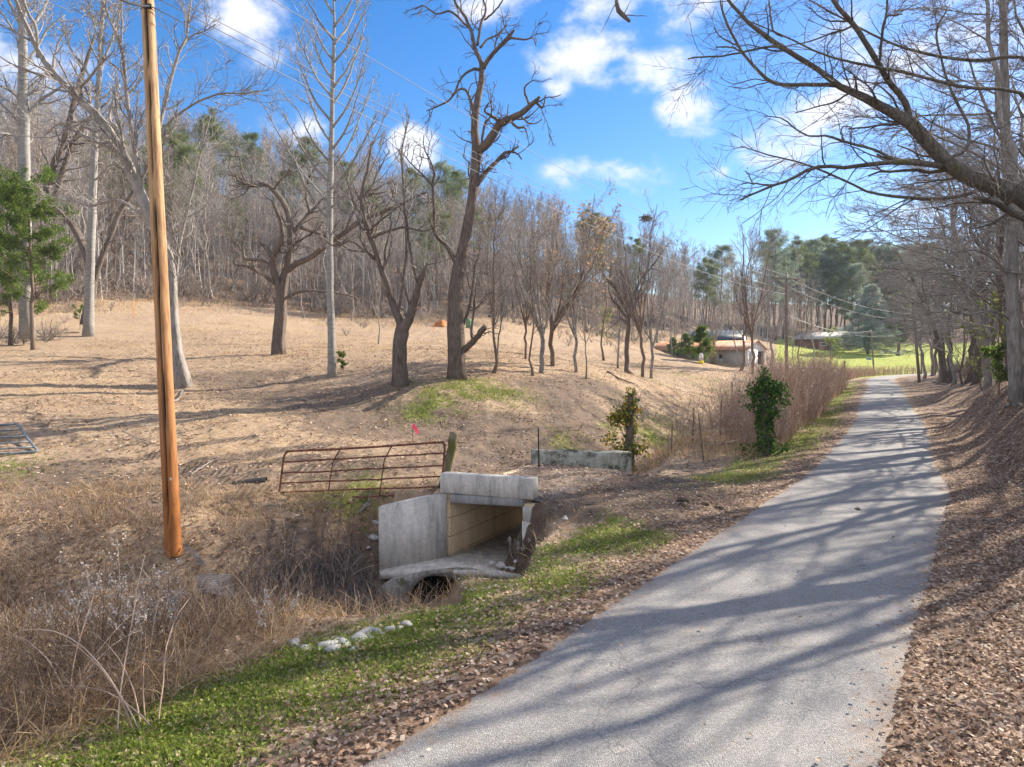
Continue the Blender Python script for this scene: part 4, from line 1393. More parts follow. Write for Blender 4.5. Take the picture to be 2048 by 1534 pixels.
over = [Proto(bare_tree('roadside_tree', 170 + i, 14, .2, 'over', B_GREY if i else B_DARK, T_GREY), 14) for i in range(3)]
pines = [Proto(pine_tree('pine_tree', 180 + i, 22, .22, PINE, .42, .14, 44), 22) for i in range(2)]
pineb = [Proto(pine_tree('pine_tree', 190, 22, .24, PINE_B, .3, .17, 54), 22)]


def place(pr, px, py, top, label, group=None, rz=None, wide=1.0, dep=None):
    h = hit(px, py)
    d = proj(h)[2]
    H = (py - top) * d / F
    o = pr.put(h, R_.uniform(0, 6.28) if rz is None else rz, H, label, group, wide=wide)
    return o, h, d


# field trees, each where it stands in the clearing
MID = [(1085, 747, 395, multi[0], 'dark multi-stemmed tree in front of the tan-leaved tree', 1.15),
       (1066, 752, 470, tallB[0], 'thin leaning brown tree beside the multi-stemmed clump', .8),
       (1052, 720, 440, multi[1], 'small Y-shaped grey tree at the back of the clearing', .7),
       (985, 748, 400, tallB[1], 'thin brown tree next to the cut stub of the crooked tree', .8),
       (996, 732, 470, tallA[0], 'thin dark stem behind the slim brown tree by the cut stub', .8),
       (1100, 730, 425, multiL[0], 'forked tree still holding tan dead leaves', 1.3),
       (1152, 742, 420, multi[2], 'dark leaning-trunk tree standing in the middle of the clearing', .9),
       (1172, 757, 470, tallA[1], 'very thin straight sapling-like tree at the edge of the dark track', .6),
       (1208, 722, 440, tallB[0], 'slim straight tree between the two forked clearing trees', .7),
       (1236, 738, 430, tallA[0], 'slim dark tree close to the large rounded forked tree', .7),
       (1262, 747, 372, spread[0], 'largest rounded bare tree of the clearing, holding a dark nest', .62),
       (1284, 754, 440, multi[1], 'dark forked tree on the right edge of the clearing clump', .9),
       (1305, 757, 455, multi[0], 'outermost forked tree of the clearing clump, nearest the garage', .85),
       (756, 688, 480, tallP[0], 'thin pale straight tree between the slender and the forked trees', .7),
       (705, 642, 455, sap[1], 'small grey tree at the wood edge behind the slender pale tree', .8),
       (610, 636, 440, sap[0], 'tiny bare sapling at the wood edge beside the spreading tree', .9),
       (1345, 715, 500, tallP[0], 'pale thin tree at the near end of the garage', .6),
       (1366, 715, 520, tallA[0], 'grey slim tree by the garage end', .6),
       (1425, 728, 590, multi[2], 'thin tree wrapped in yellowing vine in front of the garage', .8),
       (1480, 742, 470, tallB[1], 'slim dark tree in front of the garage corner', .9),
       (1505, 748, 450, multi[1], 'twin-trunked tall tree by the garage gable', .75),
       (1470, 736, 520, tallA[1], 'slender curved tree before the garage wall', .7),
       (1600, 735, 560, tallB[0], 'dark thin tree beside the vine-hung far trees', .9),
       (1622, 732, 545, tallA[0], 'brown vine-hung slim tree near the brick house', .9),
       (1638, 735, 620, tallP[0], 'pale slim post-like tree in front of the brick house', .4),
       (1585, 720, 600, multi[0], 'small bare forked tree on the far lawn edge', .7),
       (112, 618, 470, tallP[0], 'short pale trunk seen through a gap below the cedar', .5),
       (1540, 740, 470, multi[2], 'leaning bare tree with forked top behind the far pole', .8)]
nest_at = None
for px, py, top, pr, lab, w in MID:
    o, h, d = place(pr, px, py, top, lab, 'bare trees dotted over the clearing', wide=w)
    if 'nest' in lab:
        nest_at = P(1293, 437, d)
    if 'vine' in lab and 'garage' in lab:
        g = Geo()
        rr = np.random.default_rng(3)
        nz_ = 900
        zz = rr.random(nz_) ** 1.3 * 4.2
        rad = .25 + .55 * np.sin(np.clip(zz / 4.2, 0, 1) * 3.1) * rr.random(nz_)
        aa = rr.random(nz_) * 6.28
        leaf_quads(g, np.stack([rad * np.cos(aa), rad * np.sin(aa), zz], -1), .16, rr, droop=.5)
        v = g.build('vine', IVY_Y)
        v.location = h
        tag(v, 'yellow-green vine climbing the twin stems in front of the garage', 'vine')
g = Geo()
rr = np.random.default_rng(8)
c0 = nest_at
A = c0 + rr.normal(0, .16, (90, 1, 3)) * np.array([1, 1, .5]) + np.linspace(-.28, .28, 4)[None, :, None] * norm(rr.normal(size=(90, 1, 3)) * np.array([1, 1, .3]))
V, Q, T = tubes(A, np.full((90, 4), .02), 3, False)
g.add(V, Q, None, .1)
o = g.build('nest', T_BROWN, None, c0)
tag(o, 'dark clump of a nest high in the largest clearing tree', 'nest')

# wooded hillside on the left: individual trees
rr = np.random.default_rng(2024)
edge_px = [-400, 0, 150, 300, 420, 560, 640, 760, 900, 1000, 1100, 1180, 1260, 1340, 1450, 1560, 1640]
edge_py = [615, 612, 606, 600, 598, 606, 628, 636, 636, 640, 655, 668, 685, 690, 690, 690, 688]
cand = []
tries = 0
while len(cand) < 285 and tries < 60000:
    tries += 1
    y = rr.uniform(50, 165)
    x = rr.uniform(-.85 * y - 4, .42 * y)
    z = float(tps(np.array([x]), np.array([y]))[0])
    px, py, d = proj((x, y, z))
    if py > np.interp(px, edge_px, edge_py) or px < -220 or px > 1660:
        continue
    if px > 1330 and y < 120:
        continue
    if any((x - a) ** 2 + (y - b) ** 2 < (2.0 + .016 * y) ** 2 for a, b, _ in cand):
        continue
    # keep the nearer ones denser: they show largest
    if rr.random() > math.exp(-(y - 50) / 75):
        continue
    cand.append((x, y, z))
KIND = [(tallA[0], 'bare_tree'), (tallA[1], ''), (tallB[0], ''), (tallB[1], ''), (tallP[0], '')]
for x, y, z in cand:
    pr = KIND[rr.integers(0, 5)][0]
    lab = 'bare pale-trunked tree among the trees of the wooded hillside' if pr is tallP[0] else 'bare twiggy tree among the trees of the wooded hillside'
    pr.put((x, y, z), rr.uniform(0, 6.28), rr.uniform(10.5, 17.5), lab,
           'pale-trunked trees on the wooded hillside' if pr is tallP[0] else 'bare trees on the wooded hillside', wide=rr.uniform(.75, 1.05))

# evergreens standing out of the hillside and behind the houses
EV = [(345, 560, 265, 75, pines[0], 'dark pine half hidden behind the leaning grey tree'), (430, 520, 235, 105, pines[1], 'ragged pine on the hill crest above the spreading tree'),
      (500, 520, 275, 115, pines[0], 'pine with sparse crown on the hill crest next to the ragged pine'), (612, 540, 285, 112, pines[1], 'dense dark pine crown just beside the slender pale tree'),
      (690, 560, 330, 120, pines[0], 'dark pine low on the crest behind the slender pale tree'), (820, 570, 345, 120, pines[1], 'dark pine framed between the forked tree and the crooked tree'),
      (885, 580, 335, 130, pineb[0], 'bluish pine behind the crooked dark tree'), (915, 600, 350, 125, pines[0], 'pine partly hidden by the crooked dark trunk'),
      (1180, 640, 428, 125, pines[1], 'dark pine peaking above the tan-leaved tree'), (1195, 640, 440, 130, pines[0], 'pine close behind the dark peaked pine'),
      (1265, 650, 480, 140, pines[1], 'low pine behind the rounded clearing tree'), (740, 590, 380, 100, pines[1], 'small pine in the wood behind the forked tree'),
      (1440, 660, 500, 145, pineb[0], 'bluish pine behind the garage trees'), (1410, 660, 520, 140, pines[0], 'dark pine deep behind the garage roof'),
      (1550, 700, 470, 165, pineb[0], 'tall bluish pine behind the far utility pole'), (1592, 700, 482, 178, pines[1], 'pine between the tall bluish pine and the brick house'),
      (1618, 700, 490, 185, pineb[0], 'pine with rounded top, first of the row behind the brick house'), (1648, 700, 478, 190, pines[0], 'tallest dark pine of the row behind the brick house'),
      (1668, 700, 486, 186, pines[1], 'pine right over the roof of the brick house'), (1692, 700, 500, 192, pineb[0], 'pale green pine behind the big silvery conifer'),
      (1715, 700, 492, 200, pines[0], 'pine showing over the shoulder of the silvery conifer'), (1745, 700, 500, 195, pineb[0], 'hazy pine partly veiled by the roadside twigs'),
      (1775, 700, 505, 190, pines[1], 'pine behind the dark round-topped evergreen'), (1800, 700, 520, 200, pineb[0], 'farthest hazy pine close to the leaning road pole')]
for px, py, top, d, pr, lab in EV:
    b = P(px, py, d)
    z = zat(b[0], b[1])
    ptop = P(px, top, d)
    pr.put((b[0], b[1], z), rr.uniform(0, 6.28), max(9, ptop[2] - z), lab, 'pines rising above the bare woods')

for i in range(30):
    px = 1535 + 11.5 * i + rr.uniform(-6, 6)
    d = rr.uniform(172, 220)
    b = P(px, 700, d)
    pr = [pines[0], pines[1], pineb[0]][i % 3]
    pr.put((b[0], b[1], zat(b[0], b[1])), rr.uniform(0, 6.28), rr.uniform(19, 27), 'pine in the dense row of pines closing the view behind the lawn', 'row of pines behind the lawn', wide=1.15)
k_ = 0
while k_ < 14:
    y = rr.uniform(72, 125)
    x = rr.uniform(-.6 * y, .18 * y)
    z = zat(x, y)
    px, py, dq = proj((x, y, z))
    if py > np.interp(px, edge_px, edge_py) - 8:
        continue
    pines[k_ % 2].put((x, y, z), rr.uniform(0, 6.28), rr.uniform(9, 15), 'dark pine standing low among the bare trees of the hillside', 'pines among the hillside trees', wide=1.3)
    k_ += 1
silver = pine_tree('silvery_conifer', 301, 14.5, .3, PINE_S, .06, .17, 150, 30, .42, .02, True, .6)
b = P(1738, 703, 150)
tag(silver, 'big broad silvery conifer on the lawn beside the brick house', 'tree')
silver.location = (b[0], b[1], zat(b[0], b[1]))
silver.scale = (1.12, 1.12, 1.02)
dk = pine_tree('dark_evergreen', 302, 13, .35, PINE, .2, .18, 90, 30, .4, .05, False, .7)
b = P(1797, 706, 150)
tag(dk, 'dark round-topped evergreen with a bare trunk on the far lawn', 'tree')
dk.location = (b[0], b[1], zat(b[0], b[1]))
for i, (px, py, top, lab) in enumerate([(1402, 726, 655, 'young green pine in front of the garage wall'), (1372, 718, 668, 'shorter young pine left of the other one by the garage'), (1346, 712, 675, 'smallest young pine at the far end of the garage')]):
    h = hit(px, py)
    d = proj(h)[2]
    o = pine_tree('young_pine', 310 + i, 4.5, .06, CEDAR, .05, .2, 34, 16, .3, .15, True, .4)
    s = (py - top) * d / F / 4.5
    o.location, o.scale = h, (s, s, s)
    tag(o, lab, 'tree', 'young pines by the garage')

# cedar, drooping green sprays at the edge of the field
rr = np.random.default_rng(77)


def cedar(loc, H, wid, seed, label, name='cedar_tree', base=.2, nb=50, lf=(.17, 3)):
    rng = np.random.default_rng(seed)
    tr, cr = Geo(), Geo()
    T = line(rng, (0, 0, -.2), (rng.normal(0, .1), 0, H), 12, .02, .085 * H / 6, .012)
    add_t(tr, T, 7, rng, True)
    A = grow(*T, rng, nb, base, .98, 1.25, wid, .35, 7, up=.05, wig=.1, absl=True, taper=.55, rmin=.008)
    add_t(tr, A, 4, rng)
    B = grow(*A, rng, 9, .15, 1, .75, .42, .5, 5, up=.03, wig=.14, rmin=.005)
    add_t(cr, B, 3, rng)
    C = grow(*B, rng, 7, .1, 1, .7, .5, .6, 4, up=.04, wig=.2, rmin=.004)
    q = C[0][:, 1:].reshape(-1, 3)
    q = np.repeat(q, lf[1], 0) + rng.normal(0, lf[0] * .3, (len(q) * lf[1], 3))
    leaf_quads(cr, q, lf[0], rng, asp=.22, droop=.1)
    n_s = A[0][:, ::2].reshape(-1, 3)
    root = empty(name, loc, label, 'tree')
    tr.build('trunk', B_BROWN, root)
    cr.build('crown', CEDAR, root)
    return root


h = hit(66, 700)
d = proj(h)[2]
cedar(h, (700 - 365) * d / F, 3.1, 5, 'feathery green cedar with a bare reddish lower trunk at the field edge')
h = hit(20, 690)
cedar(h, (690 - 345) * proj(h)[2] / F * .95, 2.2, 6, 'dim green cedar cut by the frame behind the feathery cedar')
h = hit(160, 660)
cedar(h, 1.5, .9, 7, 'knee-high green cedar seedling at the foot of the pale grey trunk', 'cedar_seedling', .3, 14, (.09, 1))
h = hit(672, 745)
cedar(h + np.array([.35, -.1, 0]), .9, .35, 9, 'little green cedar sprout beside the slender pale tree', 'cedar_seedling', .3, 9, (.08, 1))

# ------------------------------------------------------------------ woods along the right of the lane
WD = []
rr = np.random.default_rng(31)
sR = np.concatenate([[0], np.cumsum(np.hypot(*np.diff(ROAD, axis=0).T))])


def road_at(yv, off):
    i = np.argmin(np.abs(ROAD[:, 1] - yv))
    tgt = norm(ROAD[min(i + 1, 149)] - ROAD[max(i - 1, 0)])
    return ROAD[i] + np.array([tgt[1], -tgt[0]]) * off


woods_lab = ['leaning twiggy roadside tree in the row of trees right of the lane', 'bare tree of the woods behind the roadside row right of the lane']
rowy = [24, 26, 28, 31.5, 35, 39, 43, 47, 52, 57, 62, 67, 73, 79, 86, 93]
for i, yv in enumerate(rowy):
    off = rr.uniform(4.8, 6.8) if yv < 60 else rr.uniform(3.8, 6)
    if 9 < yv < 17:
        off += 1.2
    x, y = road_at(yv, off)
    ang = -.5 + rr.normal(0, .3)
    hgt = rr.uniform(12, 16.5)
    if proj((x, y, 3))[0] > 2120:
        continue
    over[i % 3].put((x, y, zat(x, y)), ang, hgt, woods_lab[0], 'trees leaning over the lane', wide=rr.uniform(.9, 1.1))
for i in range(62):
    yv = 7 + 92 * ((i + rr.random()) / 62) ** 1.25
    off = rr.uniform(8, 24)
    x, y = road_at(yv, off)
    pr = [tallA[0], tallA[1], tallB[0], tallP[0], over[1], tallB[1]][rr.integers(0, 6)]
    if proj((x, y, 3))[0] > 2200:
        continue
    pr.put((x, y, zat(x, y)), rr.uniform(-.9, 0) if pr is over[1] else rr.uniform(0, 6.28), rr.uniform(11, 17), woods_lab[1], 'woods right of the lane')
for i, (x, y, hgt) in enumerate([(9.6, 6.4, 12), (15.2, 15.8, 13), (16.6, 19.0, 12), (19.5, 21.8, 14), (25, 24, 14), (20.5, 25.5, 13), *[(*road_at(18 + 3.1 * k, 5.2 + 3.6 * ((k * 7) % 5) / 4), 11 + (k * 5) % 4) for k in range(20)]]):
    stripe[i % 2].put((x, y, zat(x, y)), i * 2.1, hgt, 'slim dark trunk in the file of trunks on the bank right of the lane', 'slim trunks on the bank')
for i, (yv, off, hgt) in enumerate([(31, 10, 17), (34.5, 8.5, 16), (39, 8, 16)]):
    x, y = road_at(yv, off)
    over[i % 3].put((x, y, zat(x, y)), -.45 + .1 * (i % 3), hgt, 'tall twiggy tree set back on the bank behind the roadside row', 'tall trees behind the roadside row', wide=1.1)
# dead crown hanging in view with a few distinct trunks
h = hit(2034, 806)
dd0 = proj(h)[2]
hero('roadside_trunk_tree', 'straight grey trunk on the bank close beside the lane, moss at its foot', None, dd0,
     [(2034, 806, 30), (2028, 700, 27), (2023, 600, 26), (2020, 500, 25), (2016, 380, 23), (2012, 250, 20), (2010, 120, 17), (2005, -40, 13), (2000, -200, 8)],
     [(-2, [(2022, 560, 7), (1990, 520, 6), (1950, 500, 5), (1900, 505, 3)]), (1.5, [(2018, 430, 8), (1985, 380, 7), (1960, 340, 5), (1930, 320, 3)]), (-1, [(2014, 300, 8), (1980, 240, 7), (1950, 160, 5), (1930, 100, 3)]),
      (-2.5, [(2024, 640, 5), (1985, 620, 5), (1930, 628, 4), (1880, 610, 2)])],
     B_GREY, T_GREY, 41, tw=(1.6, 1.0, 2.5), twlen=1.1, up=.03, wig=.12, dens2=3.0, rmin=.006)
h = hit(1885, 768)
hero('leaning_roadside_tree', 'thin dark curved trunk rising behind the leaning road pole', None, proj(h)[2],
     [(1890, 770, 12), (1884, 730, 10), (1876, 680, 9), (1862, 640, 8), (1840, 590, 7), (1815, 540, 5), (1790, 500, 3)], [(-1, [(1870, 660, 5), (1850, 600, 4), (1840, 540, 3)]), (1, [(1850, 610, 4), (1800, 590, 3), (1760, 585, 2)])],
     B_DARK, T_GREY, 42, tw=(.7, .5, 1), twlen=2.0, up=.02, dens2=1, rmin=.014)

# snapped limb end hanging into the top of the view
g = Geo()
a, b_ = tr_path([(1300, -230, 10), (1250, -90, 8), (1236, -20, 7), (1234, 10, 8), (1240, 22, 10), (1250, 34, 9), (1259, 43, 5)], 6.0, 5.4, 20, np.random.default_rng(1), .004, .06)
V, Q, T = tubes(a, b_, 8)
g.add(V, Q, T, .1)
TA = grow(a[None], b_[None], np.random.default_rng(4), 3, .7, .95, 1.0, .35, .3, 6, wig=.15, absl=True, rmin=.003)
add_t(g, TA, 3, np.random.default_rng(3))
o = g.build('hanging_branch', B_DARK, None, a[0])
tag(o, 'short dark broken branch end hanging down against the sky', 'branch')

# mass of far woods beyond what can be told apart
low = []
for s in range(3):
    rng = np.random.default_rng(500 + s)
    gg = Geo()
    T = line(rng, (0, 0, -.3), (rng.normal(0, .5), rng.normal(0, .5), 15), 8, .05, .13, .03)
    add_t(gg, T, 4, rng)
    A = grow(*T, rng, 15, .3, .97, .75, .33, .5, 5, up=.15, wig=.14, rmin=.028)
    add_t(gg, A, 3, rng)
    B = grow(*A, rng, 6, .15, 1, .65, .5, .6, 4, up=.1, wig=.16, rmin=.02)
    add_t(gg, B, 3, rng)
    Cc = grow(*B, rng, 4, .2, 1, .6, .6, .7, 3, up=.08, wig=.18, rmin=.014, tip=.6)
    add_t(gg, Cc, 3, rng)
    low.append((np.vstack(gg.v), np.vstack(gg.q), np.concatenate(gg.a)))
fg = Geo()
rr = np.random.default_rng(12)
cnt = 0
tries = 0
while cnt < 460 and tries < 60000:
    tries += 1
    y = rr.uniform(95, 230)
    x = rr.uniform(-.9 * y, 1.2 * y)
    z = float(tps(np.array([x]), np.array([y]))[0])
    px, py, d = proj((x, y, z))
    if -150 < px < 1660 and py > np.interp(px, edge_px, edge_py) - 6:
        continue
    if x > 36 and y < 176 and px > 1500:
        continue
    if px > 2250:
        continue
    lat_ = polydist(np.array([x]), np.array([y]), ROAD)[0][0]
    if lat_ < 9:
        continue
    V, Q, a = low[rr.integers(0, 3)]
    s = rr.uniform(.75, 1.15)
    fg.add(rotz(V * s, rr.uniform(0, 6.28)) + np.array([x, y, z]), Q, None, np.clip(a * .5 + rr.uniform(0, .5), 0, 1))
    cnt += 1
cnt = 0
while cnt < 170:
    y = rr.uniform(168, 270)
    x = rr.uniform(.25 * y, .85 * y)
    if y < 176 + (10 if x > 60 else 0):
        continue
    V, Q, a = low[rr.integers(0, 3)]
    s = rr.uniform(.6, 1.0)
    fg.add(rotz(V * s, rr.uniform(0, 6.28)) + np.array([x, y, float(tps(np.array([x]), np.array([y]))[0])]), Q, None, np.clip(a * .5 + rr.uniform(0, .5), 0, 1))
    cnt += 1
o = fg.build('far_woods', T_BROWN)
tag(o, 'far bare woods filling the hillside behind the nearer trees', 'woods', kind='stuff')

# ------------------------------------------------------------------ utility poles and wires
def wood_mat(name, lo, hi, dark, z0, z1):
    m, t, out = new_mat(name)
    v = objco(t)
    sx = N(t, 'ShaderNodeSeparateXYZ')
    L(t, v, sx.inputs[0])
    mr_ = N(t, 'ShaderNodeMapRange')
    mr_.inputs['From Min'].default_value, mr_.inputs['From Max'].default_value = z0, z1
    n = noise(t, v, 5, 6, .65, (4, 4, .14))
    nb_ = noise(t, v, .9, 4)
    L(t, math_(t, 'ADD', sx.outputs[2], math_(t, 'MULTIPLY', math_(t, 'SUBTRACT', nb_, .5), 4)), mr_.inputs['Value'])
    c = mixc(t, mr_.outputs[0], lo, hi)
    c = mixc(t, ramp(t, n, [(.36, (1, 1, 1)), (.56, (0, 0, 0))]), c, mixc(t, .7, c, dark))
    vk = N(t, 'ShaderNodeTexVoronoi', inp={'Scale': 1.9})
    mk_ = N(t, 'ShaderNodeMapping')
    mk_.inputs['Scale'].default_value = (1.6, 1.6, .8)
    L(t, v, mk_.inputs[0])
    L(t, mk_.outputs[0], vk.inputs['Vector'])
    c = mixc(t, ramp(t, vk.outputs['Distance'], [(.05, (.9, .9, .9)), (.1, (0, 0, 0))]), c, dark)
    c = mixc(t, ramp(t, noise(t, v, 1.4, 5, .7, (2, 2, .35)), [(.55, (0, 0, 0)), (.7, (.7, .7, .7))]), c, (.10, .05, .022))
    c = mixc(t, attr(t, 'tint'), c, (.012, .009, .007))
    finish(t, out, c, .75, n, .35, .01, .25)
    return m


M_POLE = wood_mat('treated_pole_wood', (.40, .15, .04), (.50, .33, .175), (.18, .075, .03), .5, 7.5)
M_OLDP = wood_mat('old_pole_wood', (.19, .16, .13), (.24, .205, .165), (.07, .055, .045), 0, 8)
M_STEEL = mat_noise('galvanised_steel', [(.3, (.28, .29, .30)), (.7, (.42, .43, .44))], 8, rough=.5, metal=.6)
M_WIRE = mat_noise('weathered_wire', [(.3, (.24, .24, .24)), (.7, (.34, .34, .34))], 2, rough=.6)
M_BLACK = mat_noise('black_cable', [(.3, (.015, .015, .015)), (.7, (.04, .04, .04))], 6, rough=.6)
M_WHITE = mat_noise('white_paint', [(.3, (.62, .63, .64)), (.7, (.78, .78, .76))], 3)

pb, p0 = P(346, 1080, 13.6), P(295, 0, 13.75)
dirp = norm(p0 - pb)
Lp = (11.6 - pb[2]) / dirp[2]
root = empty('utility_pole', pb, 'tall new orange-stained wooden utility pole with a long dark crack', 'utility pole')
k, sides = 40, 32
u = np.linspace(0, 1, k)
ctr = (dirp * Lp) * u[:, None] - np.array([0, 0, .3])[None] * (u[:, None] < .01)
rad = np.linspace(.155, .118, k)
th = np.arange(sides) / sides * 2 * np.pi
fa = math.atan2(-1.0, -.05) % (2 * np.pi)      # towards the lane, slightly left
VV, tt = [], []
rp_ = np.random.default_rng(6)
cw = np.cumsum(rp_.normal(0, .035, k)) * .6
for i in range(k):
    dlt = np.abs((th - fa - cw[i] + np.pi) % (2 * np.pi) - np.pi)
    cwid = .11 * (.35 + 1.1 * abs(math.sin(i * .9 + 2 * math.sin(i * .37))))
    inn = np.where(dlt < max(cwid, .05), .5, np.where(dlt < .2, .93, 1.0)) if .03 < u[i] < .93 else np.ones(sides)
    rr_ = rad[i] * inn * (1 + .012 * np.sin(th * 3 + i * .4))
    VV.append(ctr[i] + np.stack([rr_ * np.cos(th), rr_ * np.sin(th), 0 * th], -1))
    tt.append((inn < .6) * .95)
ii = np.arange(k * sides).reshape(k, sides)
nx = np.roll(ii, -1, 1)
g = Geo()
g.add(np.vstack(VV), np.stack([ii[:-1], nx[:-1], nx[1:], ii[1:]], -1).reshape(-1, 4), None, np.concatenate(tt))
g.build('shaft', M_POLE, root)
tw_ = np.array([(pb + dirp * s) for s in np.linspace(0, Lp, 50)])


def on_pole(py):
    ys = [proj(q)[1] for q in tw_]
    return tw_[int(np.argmin(np.abs(np.array(ys) - py)))]


q = on_pole(26) - pb
g = Geo()
for z in (-.02, .03):
    a = np.linspace(0, 2 * np.pi, 25)
    tube_geo(g, np.stack([.126 * np.cos(a), .126 * np.sin(a), 0 * a + z], -1) + q, np.full(25, .008), 6)
box(g, q + np.array([.1, -.14, 0]), (.1, .05, .09), 0, .012)
g.build('cable_clamp', M_BLACK, root)
for py in (954, 963):
    q = on_pole(py) - pb
    g = Geo()
    box(g, q + np.array([.075, -.143, 0]), (.05, .012, .05), -.45, .01)
    g.build('tag', M_WHITE, root)
top = pb + dirp * (Lp - .35)
g = Geo()
lv = norm(np.array([.62, -.78, 0]))
V, T = bm_box((2.4, .09, .12), .012)
g.add(rotz(V, math.atan2(lv[1], lv[0])) + (top - pb) + np.array([0, 0, -.3]) - np.array([lv[1], -lv[0], 0]) * .16, None, T, 0)
g.build('crossarm', M_OLDP, root)


def insul(root, at):
    g = Geo()
    z = np.array([0, .03, .05, .09, .10, .14])
    r = np.array([.015, .02, .045, .04, .05, .02])
    tube_geo(g, np.stack([0 * z, 0 * z, z], -1) + at, r, 10)
    g.build('insulator', M_STEEL, root)


arm_pts = [top + lv * s + np.array([0, 0, -.22]) - np.array([lv[1], -lv[0], 0]) * .16 for s in (-1.05, 1.05)]
for a in arm_pts:
    insul(root, a - pb)


def far_pole(base, tp, d, label, arm=None, r=.14):
    bb = P(*base, d)
    zb = zat(bb[0], bb[1])
    tpp = P(*tp, d)
    bb = np.array([bb[0], bb[1], zb])
    root = empty('utility_pole', bb, label, 'utility pole')
    g = Geo()
    k = 10
    pts = (tpp - bb) * np.linspace(0, 1, k)[:, None]
    pts[0, 2] -= .4
    tube_geo(g, pts, np.linspace(r, r * .75, k) * (1 + np.random.default_rng(int(d)).uniform(-.02, .02, k)), 10, 0)
    g.build('shaft', M_OLDP, root)
    if arm:
        g = Geo()
        V, T = bm_box((arm[0], .1, .13), .012)
        g.add(rotz(V, arm[1]) + (tpp - bb) + np.array([0, -.16, -.55]), None, T, 0)
        g.build('crossarm', M_OLDP, root)
        for s in (-.45, .45):
            insul(root, (tpp - bb) + np.array([arm[0] * s * math.cos(arm[1]), arm[0] * s * math.sin(arm[1]) - .16, -.48]))
    return tpp, bb


t1, b1 = far_pole((1573, 742), (1573, 546), 65, 'dark far utility pole with a short crossarm, rising out of the brush', (2.2, .3), .17)
t2, b2 = far_pole((1839, 768), (1825, 603), 72, 'bare leaning utility pole beside the lane bend', None, .16)
t3, b3 = far_pole((1748, 742), (1742, 659), 112, 'short utility pole at the edge of the bright lawn', None, .14)
t4, b4 = far_pole((1843, 735), (1842, 668), 104, 'thin brown pole just behind the leaning pole at the bend', None, .1)


def wire(a, b, sag, label, r=.011, m=M_WIRE):
    a, b = np.asarray(a, float), np.asarray(b, float)
    u = np.linspace(0, 1, 28)[:, None]
    pts = a + (b - a) * u
    pts[:, 2] -= sag * 4 * (u * (1 - u))[:, 0]
    g = Geo()
    tube_geo(g, pts, np.full(28, r), 5, .5)
    o = g.build('power_line', m, None, a)
    tag(o, label, 'power line', 'overhead lines')


z_ = lambda v, d: v + np.array([0, 0, d])
wire(arm_pts[0] + np.array([0, 0, .14]), z_(t1, -.4) + np.array([-1, -.4, 0]), .9, 'highest thin power line from the orange pole to the far dark pole', .009)
wire(arm_pts[1] + np.array([0, 0, .14]), z_(t1, -.4) + np.array([1, .3, 0]), .9, 'second highest power line sloping from the orange pole to the far dark pole', .009)
wire(on_pole(4) + np.array([.13, -.05, 0]), z_(t1, -1.5), .8, 'lower power line leaving the orange pole just above its clamp', .009)
wire(on_pole(26) + np.array([.15, -.1, 0]), z_(t1, -2.0), 1.0, 'lowest telephone line running from the clamp of the orange pole', .011)
q = on_pole(26) + np.array([.1, -.15, 0])
wire(q, P(150, -60, 6.5), .1, 'thick dark cable slung up from the clamp of the orange pole', .02, M_BLACK)
wire(z_(t1, -.4), z_(t2, -1.3), .7, 'wire from the top of the dark far pole to the leaning pole', .016)
wire(z_(t1, -1.2), z_(t2, -1.9), .8, 'wire just under the top wire between the dark far pole and the leaning pole', .016)
wire(z_(t1, -4.0), z_(t3, -.2), .8, 'low sagging wire between the dark far pole and the short pole by the lawn', .02)
wire(z_(t1, -3.8), z_(t2, -3.2), 1.2, 'lowest sagging wire between the dark far pole and the leaning pole', .018)
wire(z_(t2, -3.1), z_(t3, -.5), .6, 'wire crossing from the leaning pole back to the short pole by the lawn', .018)
wire(z_(t3, -.3), P(1850, 695, 78), .3, 'wire dropping from the short pole towards the roadside woods', .018)
wire(z_(t2, -2.4), z_(t1, -5.0) + np.array([-.1, 0, 0]), .9, 'middle wire drooping before the silvery conifer', .016)

# ------------------------------------------------------------------ gates
M_RUST = mat_noise('rusty_tube', [(.3, (.07, .028, .018)), (.5, (.16, .065, .04)), (.7, (.27, .13, .085))], 9, rough=.8, bstr=.3)
M_BLUE = mat_noise('grey_blue_tube', [(.3, (.07, .09, .11)), (.55, (.17, .21, .25)), (.75, (.32, .36, .40))], 9, rough=.55)
gRB, gRT, gLB, gLT = P(882, 988, 15.6), P(891, 884, 15.5), P(557, 999, 16.5), P(569, 903, 16.4)
gl = gLB.copy()
root = empty('farm_gate', gRB, 'rusty tubular farm gate sagging beside the culvert', 'gate')


def gp(s, t):   # s along left->right, t bottom->top
    return (gLB * (1 - s) + gRB * s) * (1 - t) + (gLT * (1 - s) + gRT * s) * t - gRB


g = Geo()
fr = [gp(0, 0), gp(0, .5), gp(0, .8), gp(.004, .93), gp(.022, .99), gp(.06, 1.0), gp(.5, .985), gp(.94, 1), gp(.985, .985), gp(.998, .9), gp(1, .5), gp(1, 0)]
tube_geo(g, catmull(fr, 90), np.full(90, .026), 8)
g.build('frame', M_RUST, root)
rg = np.random.default_rng(3)
for t in (.0, .15, .34, .55, .785):
    g = Geo()
    pts = np.array([gp(s, t) for s in np.linspace(0, 1, 14)])
    pts[1:-1] += rg.normal(0, .006, (12, 3))
    tube_geo(g, pts, np.full(14, .021), 7)
    g.build('rail', M_RUST, root)
for s in (.315, .635):
    g = Geo()
    tube_geo(g, np.array([gp(s, -.01), gp(s + .004, .4), gp(s + .008, .72), gp(s + .03, .88), gp(s + .045, .985)]) + np.array([0, -.025, 0]), np.full(5, .017), 6)
    g.build('brace', M_RUST, root)

